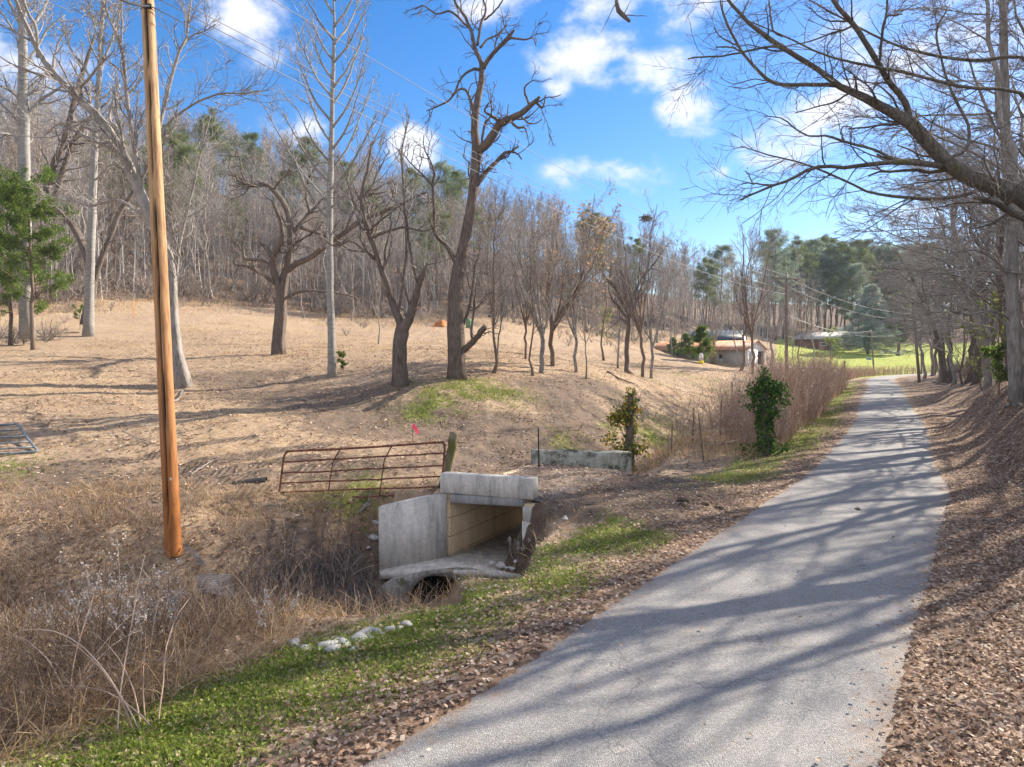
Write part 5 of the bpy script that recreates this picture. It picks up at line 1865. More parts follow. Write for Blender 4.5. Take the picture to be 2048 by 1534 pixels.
hq = [hit(74, 908), hit(36, 869), hit(-160, 880), hit(-170, 925)]
hq = [q + np.array([0, 0, z]) for q, z in zip(hq, (.06, .28, .25, .05))]
root = empty('fallen_gate', hq[0], 'grey-blue tubular gate lying on the ground at the field edge', 'gate')
lg_ = lambda s, t: (hq[0] * (1 - s) + hq[3] * s) * (1 - t) + (hq[1] * (1 - s) + hq[2] * s) * t - hq[0]
g = Geo()
fr = [lg_(1, 0), lg_(.5, 0), lg_(.05, 0), lg_(0, .02), lg_(-.005, .1), lg_(0, .5), lg_(0, .9), lg_(.02, 1), lg_(.08, 1), lg_(.5, 1), lg_(1, 1)]
tube_geo(g, catmull(fr, 80), np.full(80, .03), 8)
g.build('frame', M_BLUE, root)
for t in (.16, .34, .55, .78):
    g = Geo()
    tube_geo(g, np.array([lg_(s, t) for s in np.linspace(.003, 1, 8)]), np.full(8, .023), 7)
    g.build('rail', M_BLUE, root)


# ------------------------------------------------------------------ posts, stakes, ribbons
def post(name, label, cat, a, b, r, mat, seed=0, sides=10, group=None, tip=.9, k=9, rag=.03):
    rg = np.random.default_rng(seed)
    a, b = np.asarray(a, float), np.asarray(b, float)
    pts = a + (b - a) * np.linspace(0, 1, k)[:, None]
    pts[1:-1] += rg.normal(0, r * .12, (k - 2, 3))
    V, Q, T = tubes(pts, np.linspace(r, r * tip, k), sides)
    nv = k * sides
    V[:nv] += (V[:nv] - np.repeat(pts, sides, 0)) * np.tile(rg.normal(0, rag * 2.5, sides), k)[:, None]
    V[(k - 1) * sides:nv, 2] += rg.normal(0, r * .25, sides)
    g = Geo()
    g.add(V, Q, T, 0)
    o = g.build(name, mat, None, a)
    return tag(o, label, cat, group)


M_MOSSW = bark('mossy_post_wood', [(.3, (.07, .06, .04)), (.5, (.16, .14, .09)), (.7, (.30, .26, .19))], 6, (4, 4, .4), .45, .5)
post('fence_post', 'leaning mossy wooden gate post right of the rusty gate', 'post', P(884, 985, 15.75), P(908, 866, 15.7), .105, M_MOSSW, 4)
q = P(1078, 936, 18.1)
post('steel_stake', 'thin black steel stake at the end of the mossy parapet', 'stake', q, P(1077, 852, 18.1), .022, M_BLACK, 1, 6)
q = hit(826, 886)
d = proj(q)[2]
root = empty('survey_stake', q, 'thin survey stake with a bright pink ribbon in the bare track', 'stake')
g = Geo()
tube_geo(g, np.array([[0, 0, -.1], [0, 0, .3], [0, 0, .55]]), [.014, .013, .012], 5)
g.build('stick', B_BROWN, root)
M_PINK = mat_noise('pink_ribbon', [(.3, (.75, .06, .12)), (.7, (.85, .12, .2))], 6, trans=.3)
g = Geo()
rb = np.array([[0, -.02, .54], [.03, -.03, .5], [.075, -.03, .42], [.12, -.02, .36], [.14, -.03, .27]])
wv_ = np.array([[.03, 0, .05], [.04, .02, .04], [.05, .03, .03], [.04, -.02, .04], [.05, .02, .02]])
V = np.stack([rb - wv_ * .8, rb + wv_ * .8], 1).reshape(-1, 3)
g.add(V, [[2 * i, 2 * i + 1, 2 * i + 3, 2 * i + 2] for i in range(4)])
g.build('ribbon', M_PINK, root)
M_ORNG = mat_noise('orange_paint', [(.3, (.75, .22, .02)), (.7, (.9, .33, .04))], 5)
for i, (px, py, pt, lab) in enumerate([(267, 632, 603, 'orange-topped survey stake standing on the slope behind the leaning tree'), (868, 660, 645, 'small orange marker stake far back in the clearing'), (1768, 745, 734, 'orange marker stake on the lawn by the lane bend')]):
    h = hit(px, py)
    d = proj(h)[2]
    H = (py - pt) * d / F
    post('survey_stake', lab, 'stake', h - np.array([0, 0, .1]), h + np.array([0, 0, H]), max(.03, .8 * d / F), M_ORNG, i, 6)

# black rubber off-cut
h = hit(500, 969)
g = Geo()
a = np.linspace(0, 1, 12)
th = np.linspace(.1, math.pi - .1, 8)
V = np.array([[s * .78 - .39, .13 * math.cos(t), .1 * math.sin(t) * (.55 + .5 * s) + .03 * s] for s in a for t in th])
V2 = V * np.array([1, .85, .8]) - np.array([0, 0, .012])
ii = np.arange(96).reshape(12, 8)
Qd = np.stack([ii[:-1, :-1], ii[1:, :-1], ii[1:, 1:], ii[:-1, 1:]], -1).reshape(-1, 4)
g.add(V, Qd)
g.add(V2, Qd[:, ::-1])
o = g.build('pipe_offcut', M_BLACK)
o.location = h + np.array([0, 0, .03])
o.rotation_euler = (0, 0, .15)
tag(o, 'black half pipe off-cut lying on the bare track by the gate', 'pipe')

# ------------------------------------------------------------------ ivy-clad stumps, fence along the brush
def ivy(px, py, pt, label, leafm, wprof, n, seed, lean=0, trunk_r=.15, size=.1, blobs=()):
    rng = np.random.default_rng(seed)
    h = hit(px, py)
    d = proj(h)[2]
    H = (py - pt) * d / F
    root = empty('ivy_stump', h, label, 'ivy')
    g = Geo()
    pts = np.stack([lean * H * np.linspace(0, 1, 9) + rng.normal(0, .02, 9), rng.normal(0, .02, 9), np.linspace(-.2, H * .93, 9)], -1)
    V, Q, T = tubes(pts, np.linspace(trunk_r * 1.25, trunk_r * .65, 9), 10)
    V += rng.normal(0, trunk_r * .06, V.shape)
    g.add(V, Q, T)
    for j in range(5):
        A = grow(pts[None], np.full((1, 9), trunk_r * .6), rng, 3, .35, 1, .8, H * .33, .25, 6, up=.25, wig=.2, absl=True, taper=.2, rmin=.008)
        add_t(g, A, 5, rng)
    g.build('trunk', B_DARK, root)
    zz = rng.random(n) * H
    rr_ = np.interp(zz / H, wprof[0], wprof[1]) * (.55 + .5 * rng.random(n))
    aa = rng.random(n) * 6.283
    q = np.stack([rr_ * np.cos(aa) + lean * zz, rr_ * np.sin(aa), zz], -1)
    for (bx_, bz_, r_, m_) in blobs:
        qq = rng.normal(0, 1, (m_, 3)) * np.array([r_, r_, r_ * .8]) * .55 + np.array([bx_, 0, bz_])
        q = np.vstack([q, qq])
    g = Geo()
    leaf_quads(g, q, size, rng, asp=.85, droop=.5)
    g.build('leaves', leafm, root)


ivy(1257, 944, 776, 'dark stump hung with yellowing ivy at the end of the mossy parapet', IVY_Y, ((0, .1, .3, .55, .8, 1), (.28, .22, .22, .22, .26, .12)), 620, 1, .02, .15, .1,
    [(-.38, 1.75, .3, 300), (-.12, 1.85, .22, 150), (-.62, 1.1, .24, 90), (-.32, .72, .32, 230), (.34, .75, .28, 170), (.15, 2.1, .18, 120), (-.2, 2.05, .2, 30), (.5, 1.05, .3, 25), (.35, 1.6, .25, 16)])
ivy(1531, 912, 752, 'dense dark green ivy column flaring at its top, beside the wooden fence post', IVY, ((0, .08, .3, .5, .62, .74, .84, .93, 1), (.5, .32, .27, .27, .34, .42, .36, .18, .06)), 1700, 2, -.03, .17, .10,
    [(-.42, 2.0, .3, 170), (.42, 2.1, .3, 190), (.2, 2.3, .28, 150), (-.2, 2.25, .28, 130), (-.05, 2.6, .16, 70), (.55, 1.75, .22, 70), (-.5, 1.6, .16, 40), (.3, 1.4, .2, 60), (-.12, 2.85, .1, 25), (.5, .25, .25, 60), (-.5, .2, .3, 80)])

q = hit(1565, 886)
d = proj(q)[2]
post('fence_post', 'grey wooden fence post right of the dark ivy column', 'post', q, q + np.array([-.02, 0, 88 * d / F]), .12, M_MOSSW, 7)
g = Geo()
V, T = bm_box((.62, .05, .2), .015)
g.add(rotz(V, -.35), None, T, 0)
o = g.build('fence_board', mat_noise('pale_board', [(.3, (.3, .27, .2)), (.7, (.5, .47, .4))], 6))
o.location = P(1553, 856, d - .12)
o.rotation_euler = (0, -.12, 0)
tag(o, 'short pale board fixed between the ivy column and the fence post', 'board')
for i, (px, py, pt, r, lab) in enumerate([(1408, 925, 828, .028, 'rusty slanting fence stake in the weeds'), (1342, 915, 850, .024, 'thin grey fence stake left of the slanting stake'), (1462, 850, 765, .03, 'dark upright stake inside the dry brush'), (1688, 760, 722, .12, 'dark short fence post at the far end of the brush'),
                                          (1385, 890, 815, .03, 'brown fence stake behind the slanting stake'), (1440, 880, 800, .03, 'twig-like fence stake in the middle of the weeds')]):
    h = hit(px, py)
    d = proj(h)[2]
    post('fence_stake' if r < .1 else 'fence_post', lab, 'stake' if r < .1 else 'post', h - np.array([0, 0, .15]), h + np.array([(-.18 if i == 0 else .03), 0, (py - pt) * d / F]), r, B_BROWN, 20 + i, 7)
q0, q1 = hit(1408, 925), hit(1565, 886)
for zf in (.55, .95):
    a, b_ = q0 + np.array([-.1, 0, zf]), q1 + np.array([-.1, 0, zf])
    g = Geo()
    u_ = np.linspace(0, 1, 14)[:, None]
    pts = a + (b_ - a) * u_
    pts[:, 2] -= .12 * (u_ * (1 - u_))[:, 0] * 4
    tube_geo(g, pts, np.full(14, .007), 4)
    o = g.build('fence_wire', M_WIRE, None, a)
    tag(o, ('lower' if zf < .7 else 'upper') + ' slack fence wire strung from the slanting stake to the post', 'wire', 'fence wires')

# ------------------------------------------------------------------ buildings
M_BLOCK = None
m, t, out = new_mat('pale_block_wall')
p = objco(t)
br = N(t, 'ShaderNodeTexBrick', inp={'Color1': (.40, .38, .35, 1), 'Color2': (.36, .345, .32, 1), 'Mortar': (.28, .27, .25, 1), 'Scale': 1.0, 'Brick Width': .42, 'Row Height': .21, 'Mortar Size': .012})
mpb = N(t, 'ShaderNodeMapping')
mpb.inputs['Rotation'].default_value = (math.radians(90), 0, 0)
L(t, p, mpb.inputs[0])
L(t, mpb.outputs[0], br.inputs['Vector'])
c = mixc(t, ramp(t, noise(t, p, .8, 6, .7), [(.4, (0, 0, 0)), (.7, (.5, .5, .5))]), br.outputs[0], (.22, .2, .17))
finish(t, out, c, .9, noise(t, p, 12, 4), .3)
M_BLOCK = m
M_ROOFR = mat_noise('rusty_tin_roof', [(.3, (.33, .12, .06)), (.48, (.43, .20, .11)), (.62, (.46, .29, .20)), (.75, (.46, .40, .36))], 1.2, (2.5, .35, 1), .6, .3)
M_ROOFD = mat_noise('dark_blue_roof', [(.3, (.02, .03, .045)), (.7, (.05, .07, .095))], 2, rough=.5)
M_GLASSD = mat_noise('dark_window', [(.3, (.012, .013, .014)), (.7, (.03, .032, .034))], 2, rough=.25, spec=.5)
m, t, out = new_mat('red_brick_wall')
p = objco(t)
br = N(t, 'ShaderNodeTexBrick', inp={'Color1': (.24, .085, .055, 1), 'Color2': (.17, .06, .04, 1), 'Mortar': (.26, .21, .18, 1), 'Scale': 1.0, 'Brick Width': .23, 'Row Height': .075, 'Mortar Size': .008})
mpb = N(t, 'ShaderNodeMapping')
mpb.inputs['Rotation'].default_value = (math.radians(90), 0, 0)
L(t, p, mpb.inputs[0])
L(t, mpb.outputs[0], br.inputs['Vector'])
finish(t, out, br.outputs[0], .9)
M_BRICK = m
M_SHING = mat_noise('pale_shingles', [(.3, (.33, .32, .33)), (.7, (.48, .47, .47))], 4)
M_METALB = mat_noise('blue_grey_sheet', [(.3, (.38, .45, .52)), (.7, (.55, .62, .68))], 2, (4, 4, .3))


def gable_roof(g, Lx, Dy, z0, rise, over_, th=.1, ribs=0):
    """ridge along x; local coords with wall box 0..Lx, 0..Dy"""
    for sgn in (0, 1):
        y0, y1 = (-over_, Dy / 2) if sgn == 0 else (Dy + over_, Dy / 2)
        sl = rise / (Dy / 2)
        ze = z0 - over_ * sl
        pts = np.array([[-over_, y0, ze], [Lx + over_, y0, ze], [Lx + over_, y1, z0 + rise], [-over_, y1, z0 + rise]])
        if sgn:
            pts = pts[::-1]
        prism(g, pts, np.array([0, 0, 0]), np.array([0, 0, th]))
        for i in range(ribs):
            x = -over_ + (Lx + 2 * over_) * (i + .5) / ribs
            a, b = np.array([x, y0, ze + th + .01]), np.array([x, y1, z0 + rise + th + .01])
            tube_geo(g, np.array([a, (a + b) / 2, b]), [.03, .03, .03], 4)


def wall_with_holes(g, x0, x1, z0, z1, holes, th, y=0):
    """wall in the xz plane at y..y+th, built from piers round rectangular holes (x0,x1,z0,z1)"""
    xs = sorted({x0, x1, *[h[0] for h in holes], *[h[1] for h in holes]})
    for a, b in zip(xs[:-1], xs[1:]):
        hs = sorted([h for h in holes if h[0] <= a and h[1] >= b], key=lambda h: h[2])
        z = z0
        for h in hs:
            if h[2] > z:
                prism(g, [[a, y, z], [b, y, z], [b, y, h[2]], [a, y, h[2]]], np.zeros(3), np.array([0, th, 0]))
            z = h[3]
        if z1 > z:
            prism(g, [[a, y, z], [b, y, z], [b, y, z1], [a, y, z1]], np.zeros(3), np.array([0, th, 0]))


# garage: local x from left end to near corner, y into the building
Lg, Dg, Hg = 15.5, 6.2, 2.65
cg = P(1490, 731, 98)
cg[2] = zat(cg[0], cg[1]) - .1
th_g = math.radians(-45)
ux, uy = np.array([math.cos(th_g), math.sin(th_g), 0]), np.array([-math.sin(th_g), math.cos(th_g), 0])
og = cg - ux * Lg
root = empty('garage', og, 'long low block garage with a rusty orange tin roof behind bare trees', 'garage', None, th_g)
g = Geo()
wh = [(Lg - 4.1, Lg - 3.5, 1.25, 1.85), (Lg - 8.6, Lg - 8.0, 1.25, 1.8), (Lg - 12.5, Lg - 11.9, 1.25, 1.8)]
wall_with_holes(g, 0, Lg, -.8, Hg, wh, .2)
g.build('front_wall', M_BLOCK, root, None, False)
for (a, b, c_, d_) in wh:
    gg = Geo()
    box(gg, ((a + b) / 2, .1, (c_ + d_) / 2), (b - a + .02, .05, d_ - c_ + .02), 0, .005)
    w_ = gg.build('window', M_GLASSD, root, None, False)
    gg = Geo()
    for zz in (c_ + .03, d_ - .03):
        box(gg, ((a + b) / 2, .055, zz), (b - a, .035, .05), 0, .004)
    for xx in (a + .025, b - .025):
        box(gg, (xx, .055, (c_ + d_) / 2), (.05, .037, d_ - c_ - .1), 0, .004)
    gg.build('frame', M_OLDP, w_, None, False)
g = Geo()
V, Q = [], []
# gable end with side window and big door opening
ge = Geo()
wall_with_holes(ge, 0, Dg, -.5, Hg, [(.95, 1.35, .9, 2.1), (3.6, 5.6, -.5, 2.3)], .18)
prism(ge, [[0, 0, Hg], [Dg, 0, Hg], [Dg / 2, 0, Hg + 1.2]], np.zeros(3), np.array([0, .18, 0]))
o = ge.build('gable_wall', M_WHITE, root, None, False)
o.location = (Lg + .19, .0, 0)
o.rotation_euler = (0, 0, math.radians(90))
g = Geo()
box(g, (Lg + .02, 1.15, 1.5), (.05, .4, 1.2), 0, .005)
g.build('window', M_GLASSD, root, None, False)
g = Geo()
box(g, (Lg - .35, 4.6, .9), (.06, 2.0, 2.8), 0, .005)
g.build('doorway_shade', M_DARK, root, None, False)  # near-black sheet painting the shade inside the open doorway
g = Geo()
prism(g, [[0, 0, -.5], [0, Dg, -.5], [0, Dg, Hg], [0, Dg / 2, Hg + 1.2], [0, 0, Hg]], np.array([-.18, 0, 0]), np.array([-.01, 0, 0]))
prism(g, [[0, Dg, -.5], [Lg, Dg, -.5], [Lg, Dg, Hg], [0, Dg, Hg]], np.array([0, -.2, 0]), np.array([0, 0, 0]))
g.build('rear_wall', M_BLOCK, root, None, False)
g = Geo()
gable_roof(g, Lg, Dg, Hg + .02, 1.22, .45, .06, 26)
g.build('roof', M_ROOFR, root, None, False)
h = hit(1402, 728)
h = h if 60 < proj(h)[2] < 100 else np.array([*P(1402, 728, 84)[:2], 0])
root = empty('barrel', (h[0], h[1], zat(h[0], h[1])), 'small upright white container with a yellow base before the garage', 'container')
g = Geo()
tube_geo(g, np.array([[0, 0, .28], [0, 0, .6], [0, 0, .8], [0, 0, .92], [0, 0, .95]]), [.2, .2, .18, .1, .06], 14)
g.build('body', M_WHITE, root)
g = Geo()
tube_geo(g, np.array([[0, 0, -.05], [0, 0, .1], [0, 0, .28]]), [.24, .24, .205], 14)
g.build('base', mat_noise('yellow_paint', [(.3, (.75, .55, .02)), (.7, (.85, .65, .05))], 4), root)

# dark shed behind
bs = P(1376, 690, 128)
bs[2] = P(1400, 692, 128)[2]
root = empty('shed', bs, 'dark blue-roofed shed with a small pale gable behind the garage', 'shed', None, math.radians(-28))
g = Geo()
prism(g, [[0, 0, -2], [9.5, 0, -2], [9.5, 0, 1.2], [0, 0, 1.2]], np.zeros(3), np.array([0, 4.8, 0]))
g.build('wall', M_ROOFD, root, None, False)
g = Geo()
gable_roof(g, 9.5, 4.8, 1.25, 1.6, .3, .08, 12)
g.build('roof', M_ROOFD, root, None, False)
g = Geo()
prism(g, [[9.56, 0, -2], [9.56, 4.8, -2], [9.56, 4.8, 1.2], [9.56, 2.4, 2.8], [9.56, 0, 1.2]], np.zeros(3), np.array([.12, 0, 0]))
g.build('gable_wall', M_METALB, root, None, False)

# brick house on the lawn
ch = P(1671, 704, 152)
ch[2] = zat(ch[0], ch[1])
thh = math.radians(-42)
root = empty('brick_house', ch, 'low red brick house with a pale roof beside the silvery conifer', 'house', None, thh)
g = Geo()
wins = [(-3.3, -1.9, 1.2, 2.0)]
wall_with_holes(g, -9, 0, -.6, 2.7, wins, .25)
g.build('wall', M_BRICK, root, None, False)
g = Geo()
prism(g, [[0, .26, -.6], [0, 13, -.6], [0, 13, 2.7], [0, 6.6, 4.1], [0, .26, 2.75]], np.array([-.25, 0, 0]), np.array([0, 0, 0]))
prism(g, [[-9, .26, -.6], [-9, 13, -.6], [-9, 13, 2.7], [-9, 6.6, 4.1], [-9, .26, 2.75]], np.array([0, 0, 0]), np.array([.25, 0, 0]))
g.build('wall', M_BRICK, root, None, False)
for (a, b, c_, d_) in wins:
    gg = Geo()
    box(gg, ((a + b) / 2, .12, (c_ + d_) / 2), (b - a, .05, d_ - c_), 0, .005)
    w_ = gg.build('window', M_GLASSD, root, None, False)
    gg = Geo()
    for zz in (c_ + .06, d_ - .06):
        box(gg, ((a + b) / 2, .03, zz), (b - a + .1, .12, .12), 0, .01)
    for xx in (a, b):
        box(gg, (xx, .03, (c_ + d_) / 2), (.12, .118, d_ - c_ - .24), 0, .01)
    gg.build('frame', M_WHITE, w_, None, False)
g = Geo()
box(g, (.04, -.04, 1.05), (.14, .14, 3.25), 0, .01)
g.build('downpipe', M_WHITE, root, None, False)
g = Geo()
rpts = np.array([[.6, -.6, 2.62], [.6, 13.6, 2.62], [-4.5, 13.6, 4.3], [-4.5, -.6, 4.3]])
gable_pts = [np.array([[-9.5, -.7, 2.72], [.6, -.7, 2.72], [.6, 6.6, 4.35], [-9.5, 6.6, 4.35]]), np.array([[.6, 13.8, 2.72], [-9.5, 13.8, 2.72], [-9.5, 6.6, 4.35], [.6, 6.6, 4.35]])]
for gp_ in gable_pts:
    prism(g, gp_, np.zeros(3), np.array([0, 0, .16]))
g.build('roof', M_SHING, root, None, False)
# blue sign by the short pole
h = hit(1736, 738)
root = empty('road_sign', h, 'small flat blue sign board on a thin stand next to the short pole', 'sign')
dd0 = proj(h)[2]
g = Geo()
tube_geo(g, np.array([[0, 0, -.1], [0, 0, .8], [0, 0, 20 * dd0 / F]]), [.04, .04, .04], 6)
g.build('stand', M_STEEL, root)
g = Geo()
box(g, (.1, -.07, 20 * dd0 / F), (.9, .05, .3), 0, .01)
g.build('board', mat_noise('blue_board', [(.3, (.05, .16, .42)), (.7, (.08, .22, .5))], 3), root, None, False)
# far back of the clearing: orange clay heap and a green barrel
h = hit(884, 652)
d = proj(h)[2]
rg = np.random.default_rng(4)
n = 18
uu, vv = np.meshgrid(np.linspace(0, 2 * np.pi, 28, endpoint=False), np.linspace(0, 1, 10), indexing='ij')
rad = (1 - vv) * (1 + .25 * np.sin(uu * 3) + rg.normal(0, .05, uu.shape))
V = np.stack([rad * np.cos(uu) * 1.3, rad * np.sin(uu) * 1.0, 1.25 * np.sin(vv * 1.5) - .15 + rg.normal(0, .04, uu.shape)], -1) * (d / 75) * np.array([.75, .75, .6])
ii = np.arange(280).reshape(28, 10)
nx = np.roll(ii, -1, 0)
g = Geo()
g.add(V.reshape(-1, 3), np.stack([ii[:, :-1], nx[:, :-1], nx[:, 1:], ii[:, 1:]], -1).reshape(-1, 4))
o = g.build('clay_mound', mat_noise('orange_clay', [(.3, (.32, .11, .035)), (.7, (.55, .23, .08))], 3))
o.location = h
tag(o, 'small heap of orange clay at the back of the clearing', 'mound')
h = hit(937, 656)
d = proj(h)[2]
root = empty('barrel', h, 'green drum standing at the back of the clearing', 'barrel')
g = Geo()
s = d / 75
tube_geo(g, np.array([[0, 0, -.05], [0, 0, 0], [0, 0, .3], [0, 0, .32], [0, 0, .34], [0, 0, .62], [0, 0, .64], [0, 0, .95]]) * s, np.array([.29, .3, .3, .315, .3, .3, .315, .3]) * s, 16)
g.build('body', mat_noise('green_drum', [(.3, (.10, .2, .10)), (.7, (.17, .29, .16))], 3), root)
g = Geo()
tube_geo(g, np.array([[0, 0, .955], [0, 0, .985]]) * s, np.array([.31, .30]) * s, 16)
g.build('lid', mat_noise('green_drum_lid', [(.3, (.13, .24, .13)), (.7, (.2, .33, .19))], 3), root)

# ------------------------------------------------------------------ ground cover
M_LEAF = mat_tint('fallen_leaf', [(0, (.11, .065, .045)), (.35, (.26, .165, .115)), (.7, (.44, .32, .235)), (.93, (.62, .52, .42)), (1, (.46, .2, .07))], .75, .2, spec=.3)
M_GRASS = mat_tint('green_grass_blades', [(0, (.06, .10, .014)), (.5, (.18, .25, .035)), (.85, (.34, .39, .075)), (1, (.52, .45, .2))], .6, .4, spec=.3)
M_STRAW = mat_tint('dry_grass_stems', [(0, (.15, .085, .045)), (.35, (.34, .215, .11)), (.75, (.52, .38, .22)), (1, (.66, .54, .37))], .8, .3)
M_WEED = mat_tint('dead_weed_stems', [(0, (.09, .06, .045)), (.4, (.22, .15, .11)), (.75, (.38, .28, .205)), (1, (.52, .43, .35))], .85, .15)
M_FLUFF = mat_tint('pale_seed_fluff', [(0, (.34, .30, .27)), (1, (.62, .58, .54))], .9, .3)
M_BRUSH = mat_tint('mauve_brown_stems', [(0, (.24, .14, .10)), (.45, (.46, .32, .25)), (.85, (.60, .46, .38)), (1, (.68, .57, .49))], .85, .25)
M_CANE = mat_tint('pale_canes', [(0, (.30, .20, .15)), (1, (.52, .42, .35))], .7)
rs = np.random.default_rng(404)


def zf(x, y):
    return zfun(x, y)


def culab(x, y):
    return (x - CC[0]) * CA[0] + (y - CC[1]) * CA[1], (x - CC[0]) * CB[0] + (y - CC[1]) * CB[1]


def clear_culvert(x, y):
    a, b = culab(x, y)
    k1 = (a > -.1) & (a < 4.9) & (np.abs(b) < 1.3)
    k2 = (x > -2.9) & (x < .35) & (y > 13.85) & (a < .2) & (b < 1.0)
    return ~(k1 | k2)


def sample(n, xr, yr, mask, ylog=True):
    """random ground points, denser near the lane's near end, kept with probability mask(x, y, lateral, ditch distance)"""
    y = np.exp(rs.uniform(math.log(yr[0]), math.log(yr[1]), n)) if ylog else rs.uniform(*yr, n)
    x = rs.uniform(xr[0], xr[1], n) if not callable(xr) else xr(y)
    r, s, _ = polydist(x, y, ROAD)
    dd, ds, _ = polydist(x, y, DITCH[:, :2])
    p = mask(x, y, r * s, dd, ds)
    k = (rs.random(n) < p) & clear_culvert(x, y)
    x, y = x[k], y[k]
    return x, y, zf(x, y)


def strip(lo, hi):
    """x so that lateral offset from the lane lies in lo..hi"""
    def f(y):
        cx = np.interp(y, ROAD[:, 1], ROAD[:, 0])
        return cx + rs.uniform(lo, hi, len(y)) * 1.18
    return f


def leaf_mesh(g, x, y, z, size, lift=.012, tilt=.45):
    n = len(x)
    az = rs.uniform(0, 6.283, n)
    d = np.stack([np.cos(az), np.sin(az), rs.normal(0, tilt * .6, n)], -1)
    d = norm(d)
    up_ = norm(np.stack([rs.normal(0, tilt, n), rs.normal(0, tilt, n), np.ones(n)], -1))
    e = norm(np.cross(d, up_))
    nn_ = np.cross(e, d)
    s = (size * rs.uniform(.55, 1.3, n))[:, None]
    b = np.stack([x, y, z + lift + s[:, 0] * .1], -1)
    fo = rs.uniform(.02, .4, n)[:, None]
    V = np.stack([b - d * s * .5, b + e * s * .36 + nn_ * s * fo * .5, b + d * s * .5 + nn_ * s * rs.uniform(-.1, .3, (n, 1)), b - e * s * .36 + nn_ * s * fo * .5], 1)
    i = np.arange(n)[:, None] * 4
    T = np.concatenate([i + np.array([[0, 2, 1]]), i + np.array([[0, 3, 2]])])
    t = np.clip(rs.beta(1.6, 1.7, n), 0, 1)
    g.add(V.reshape(-1, 3), None, T, np.repeat(t, 4))


g = Geo()
P1 = sample(120000, strip(1.45, 8.5), (4.6, 34), lambda x, y, l, d, s: np.clip((l - 1.2 - .42 * (1 - smooth(13, 23, y))) * 1.1, 0, 1) * .95)
leaf_mesh(g, *P1, .05, tilt=.6)
P2 = sample(32000, strip(-5.0, -1.5), (4.6, 45), lambda x, y, l, d, s: np.clip(1.15 - np.abs(l + 2.0) * .42, .12, .9))
leaf_mesh(g, *P2, .058)
P3 = sample(7000, strip(-1.9, 2.3), (5, 45), lambda x, y, l, d, s: .02 + .9 * np.clip((np.abs(l) - 1.15) / .7, 0, 1) ** 2.2)
leaf_mesh(g, P3[0], P3[1], np.maximum(P3[2], .014), .045)
qa, qb = rs.uniform(.3, 4.5, 900), rs.uniform(-1.05, 1.25, 900)
leaf_mesh(g, CC[0] + CA[0] * qa + CB[0] * qb, CC[1] + CA[1] * qa + CB[1] * qb, np.full(900, .16), .07)
P4 = sample(70000, (-20, 12), (12, 45), lambda x, y, l, d, s: (l < -4) * np.clip(.35 + 2.2 * vnoise(x, y, .9, 57, 3), 0, 1))
leaf_mesh(g, *P4, .08)
P5 = sample(5000, (-9, 1), (6, 14), lambda x, y, l, d, s: (l < -4) * .5)
leaf_mesh(g, *P5, .08)
o = g.build('fallen_leaves', M_LEAF, smooth_=False)
tag(o, 'brown fallen leaves strewn over the verges and banks', 'leaves', kind='stuff')


def blades(g, x, y, z, h, w, lean=.35, seg=2, hv=.5, curl=.6):
    n = len(x)
    az = rs.uniform(0, 6.283, n)
    ln = rs.normal(0, lean, (n, 2))
    d = norm(np.concatenate([ln, np.ones((n, 1))], 1))
    s = np.stack([np.cos(az), np.sin(az), 0 * az], -1)
    hh = (h * rs.uniform(1 - hv, 1 + hv, n))[:, None]
    b = np.stack([x, y, z - .01], -1)
    pts = [b]
    for k in range(seg):
        pts.append(pts[-1] + d * hh / seg)
        d = norm(d + np.concatenate([ln, np.full((n, 1), -.25)], 1) * curl)
    V = []
    for k in range(seg):
        ww = w * (1 - .45 * k / seg)
        V += [pts[k] - s * ww / 2, pts[k] + s * ww / 2]
    V.append(pts[seg])
    V = np.stack(V, 1)
    m = V.shape[1]
    i = np.arange(n)[:, None] * m
    Q = np.concatenate([i + np.array([[2 * k, 2 * k + 1, 2 * k + 3, 2 * k + 2]]) for k in range(seg - 1)]) if seg > 1 else None
    T = i + np.array([[2 * seg - 2, 2 * seg - 1, 2 * seg]])
    return V, Q, T, m


def add_blades(g, x, y, z, h, w, tint, **k):
    V, Q, T, m = blades(g, x, y, z, h, w, **k)
    g.add(V.reshape(-1, 3), Q, T, np.repeat(np.clip(tint, 0, 1), m))


def gmask(x, y, l, d, s):
    a, b = culab(x, y)
    dr = ((a > -.4) & (a < 5.2)) * (b > 0)
    n1 = vnoise(x, y, 1.3, 61, 3)
    n2 = vnoise(x, y, 4.0, 63, 2)
    return np.clip((.72 + n1 * 2.2 + n2 * 1.0) * np.clip((-l - 1.75) * 1.4, 0, 1) * np.clip((4.15 - (-l)) * 1.6 + n2, 0, 1), 0, 1) * np.where(dr, .06, 1)


g = Geo()
G1 = sample(130000, strip(-5.6, -1.7), (4.6, 24), gmask)
add_blades(g, *G1, .095, .007, rs.beta(2, 2.2, len(G1[0])), lean=.5)
G2 = sample(26000, strip(-5.6, -1.7), (20, 75), gmask)
add_blades(g, *G2, .13, .016, rs.beta(2, 2, len(G2[0])), lean=.4)
# broad clover-like leaves low in the grass
G3 = sample(42000, strip(-5.2, -1.9), (4.6, 16), gmask)
nq = len(G3[0])
V = np.stack([G3[0], G3[1], G3[2] + rs.uniform(.015, .055, nq)], -1)
leaf_quads(g, V, .032, rs, flat=.75, asp=.9)
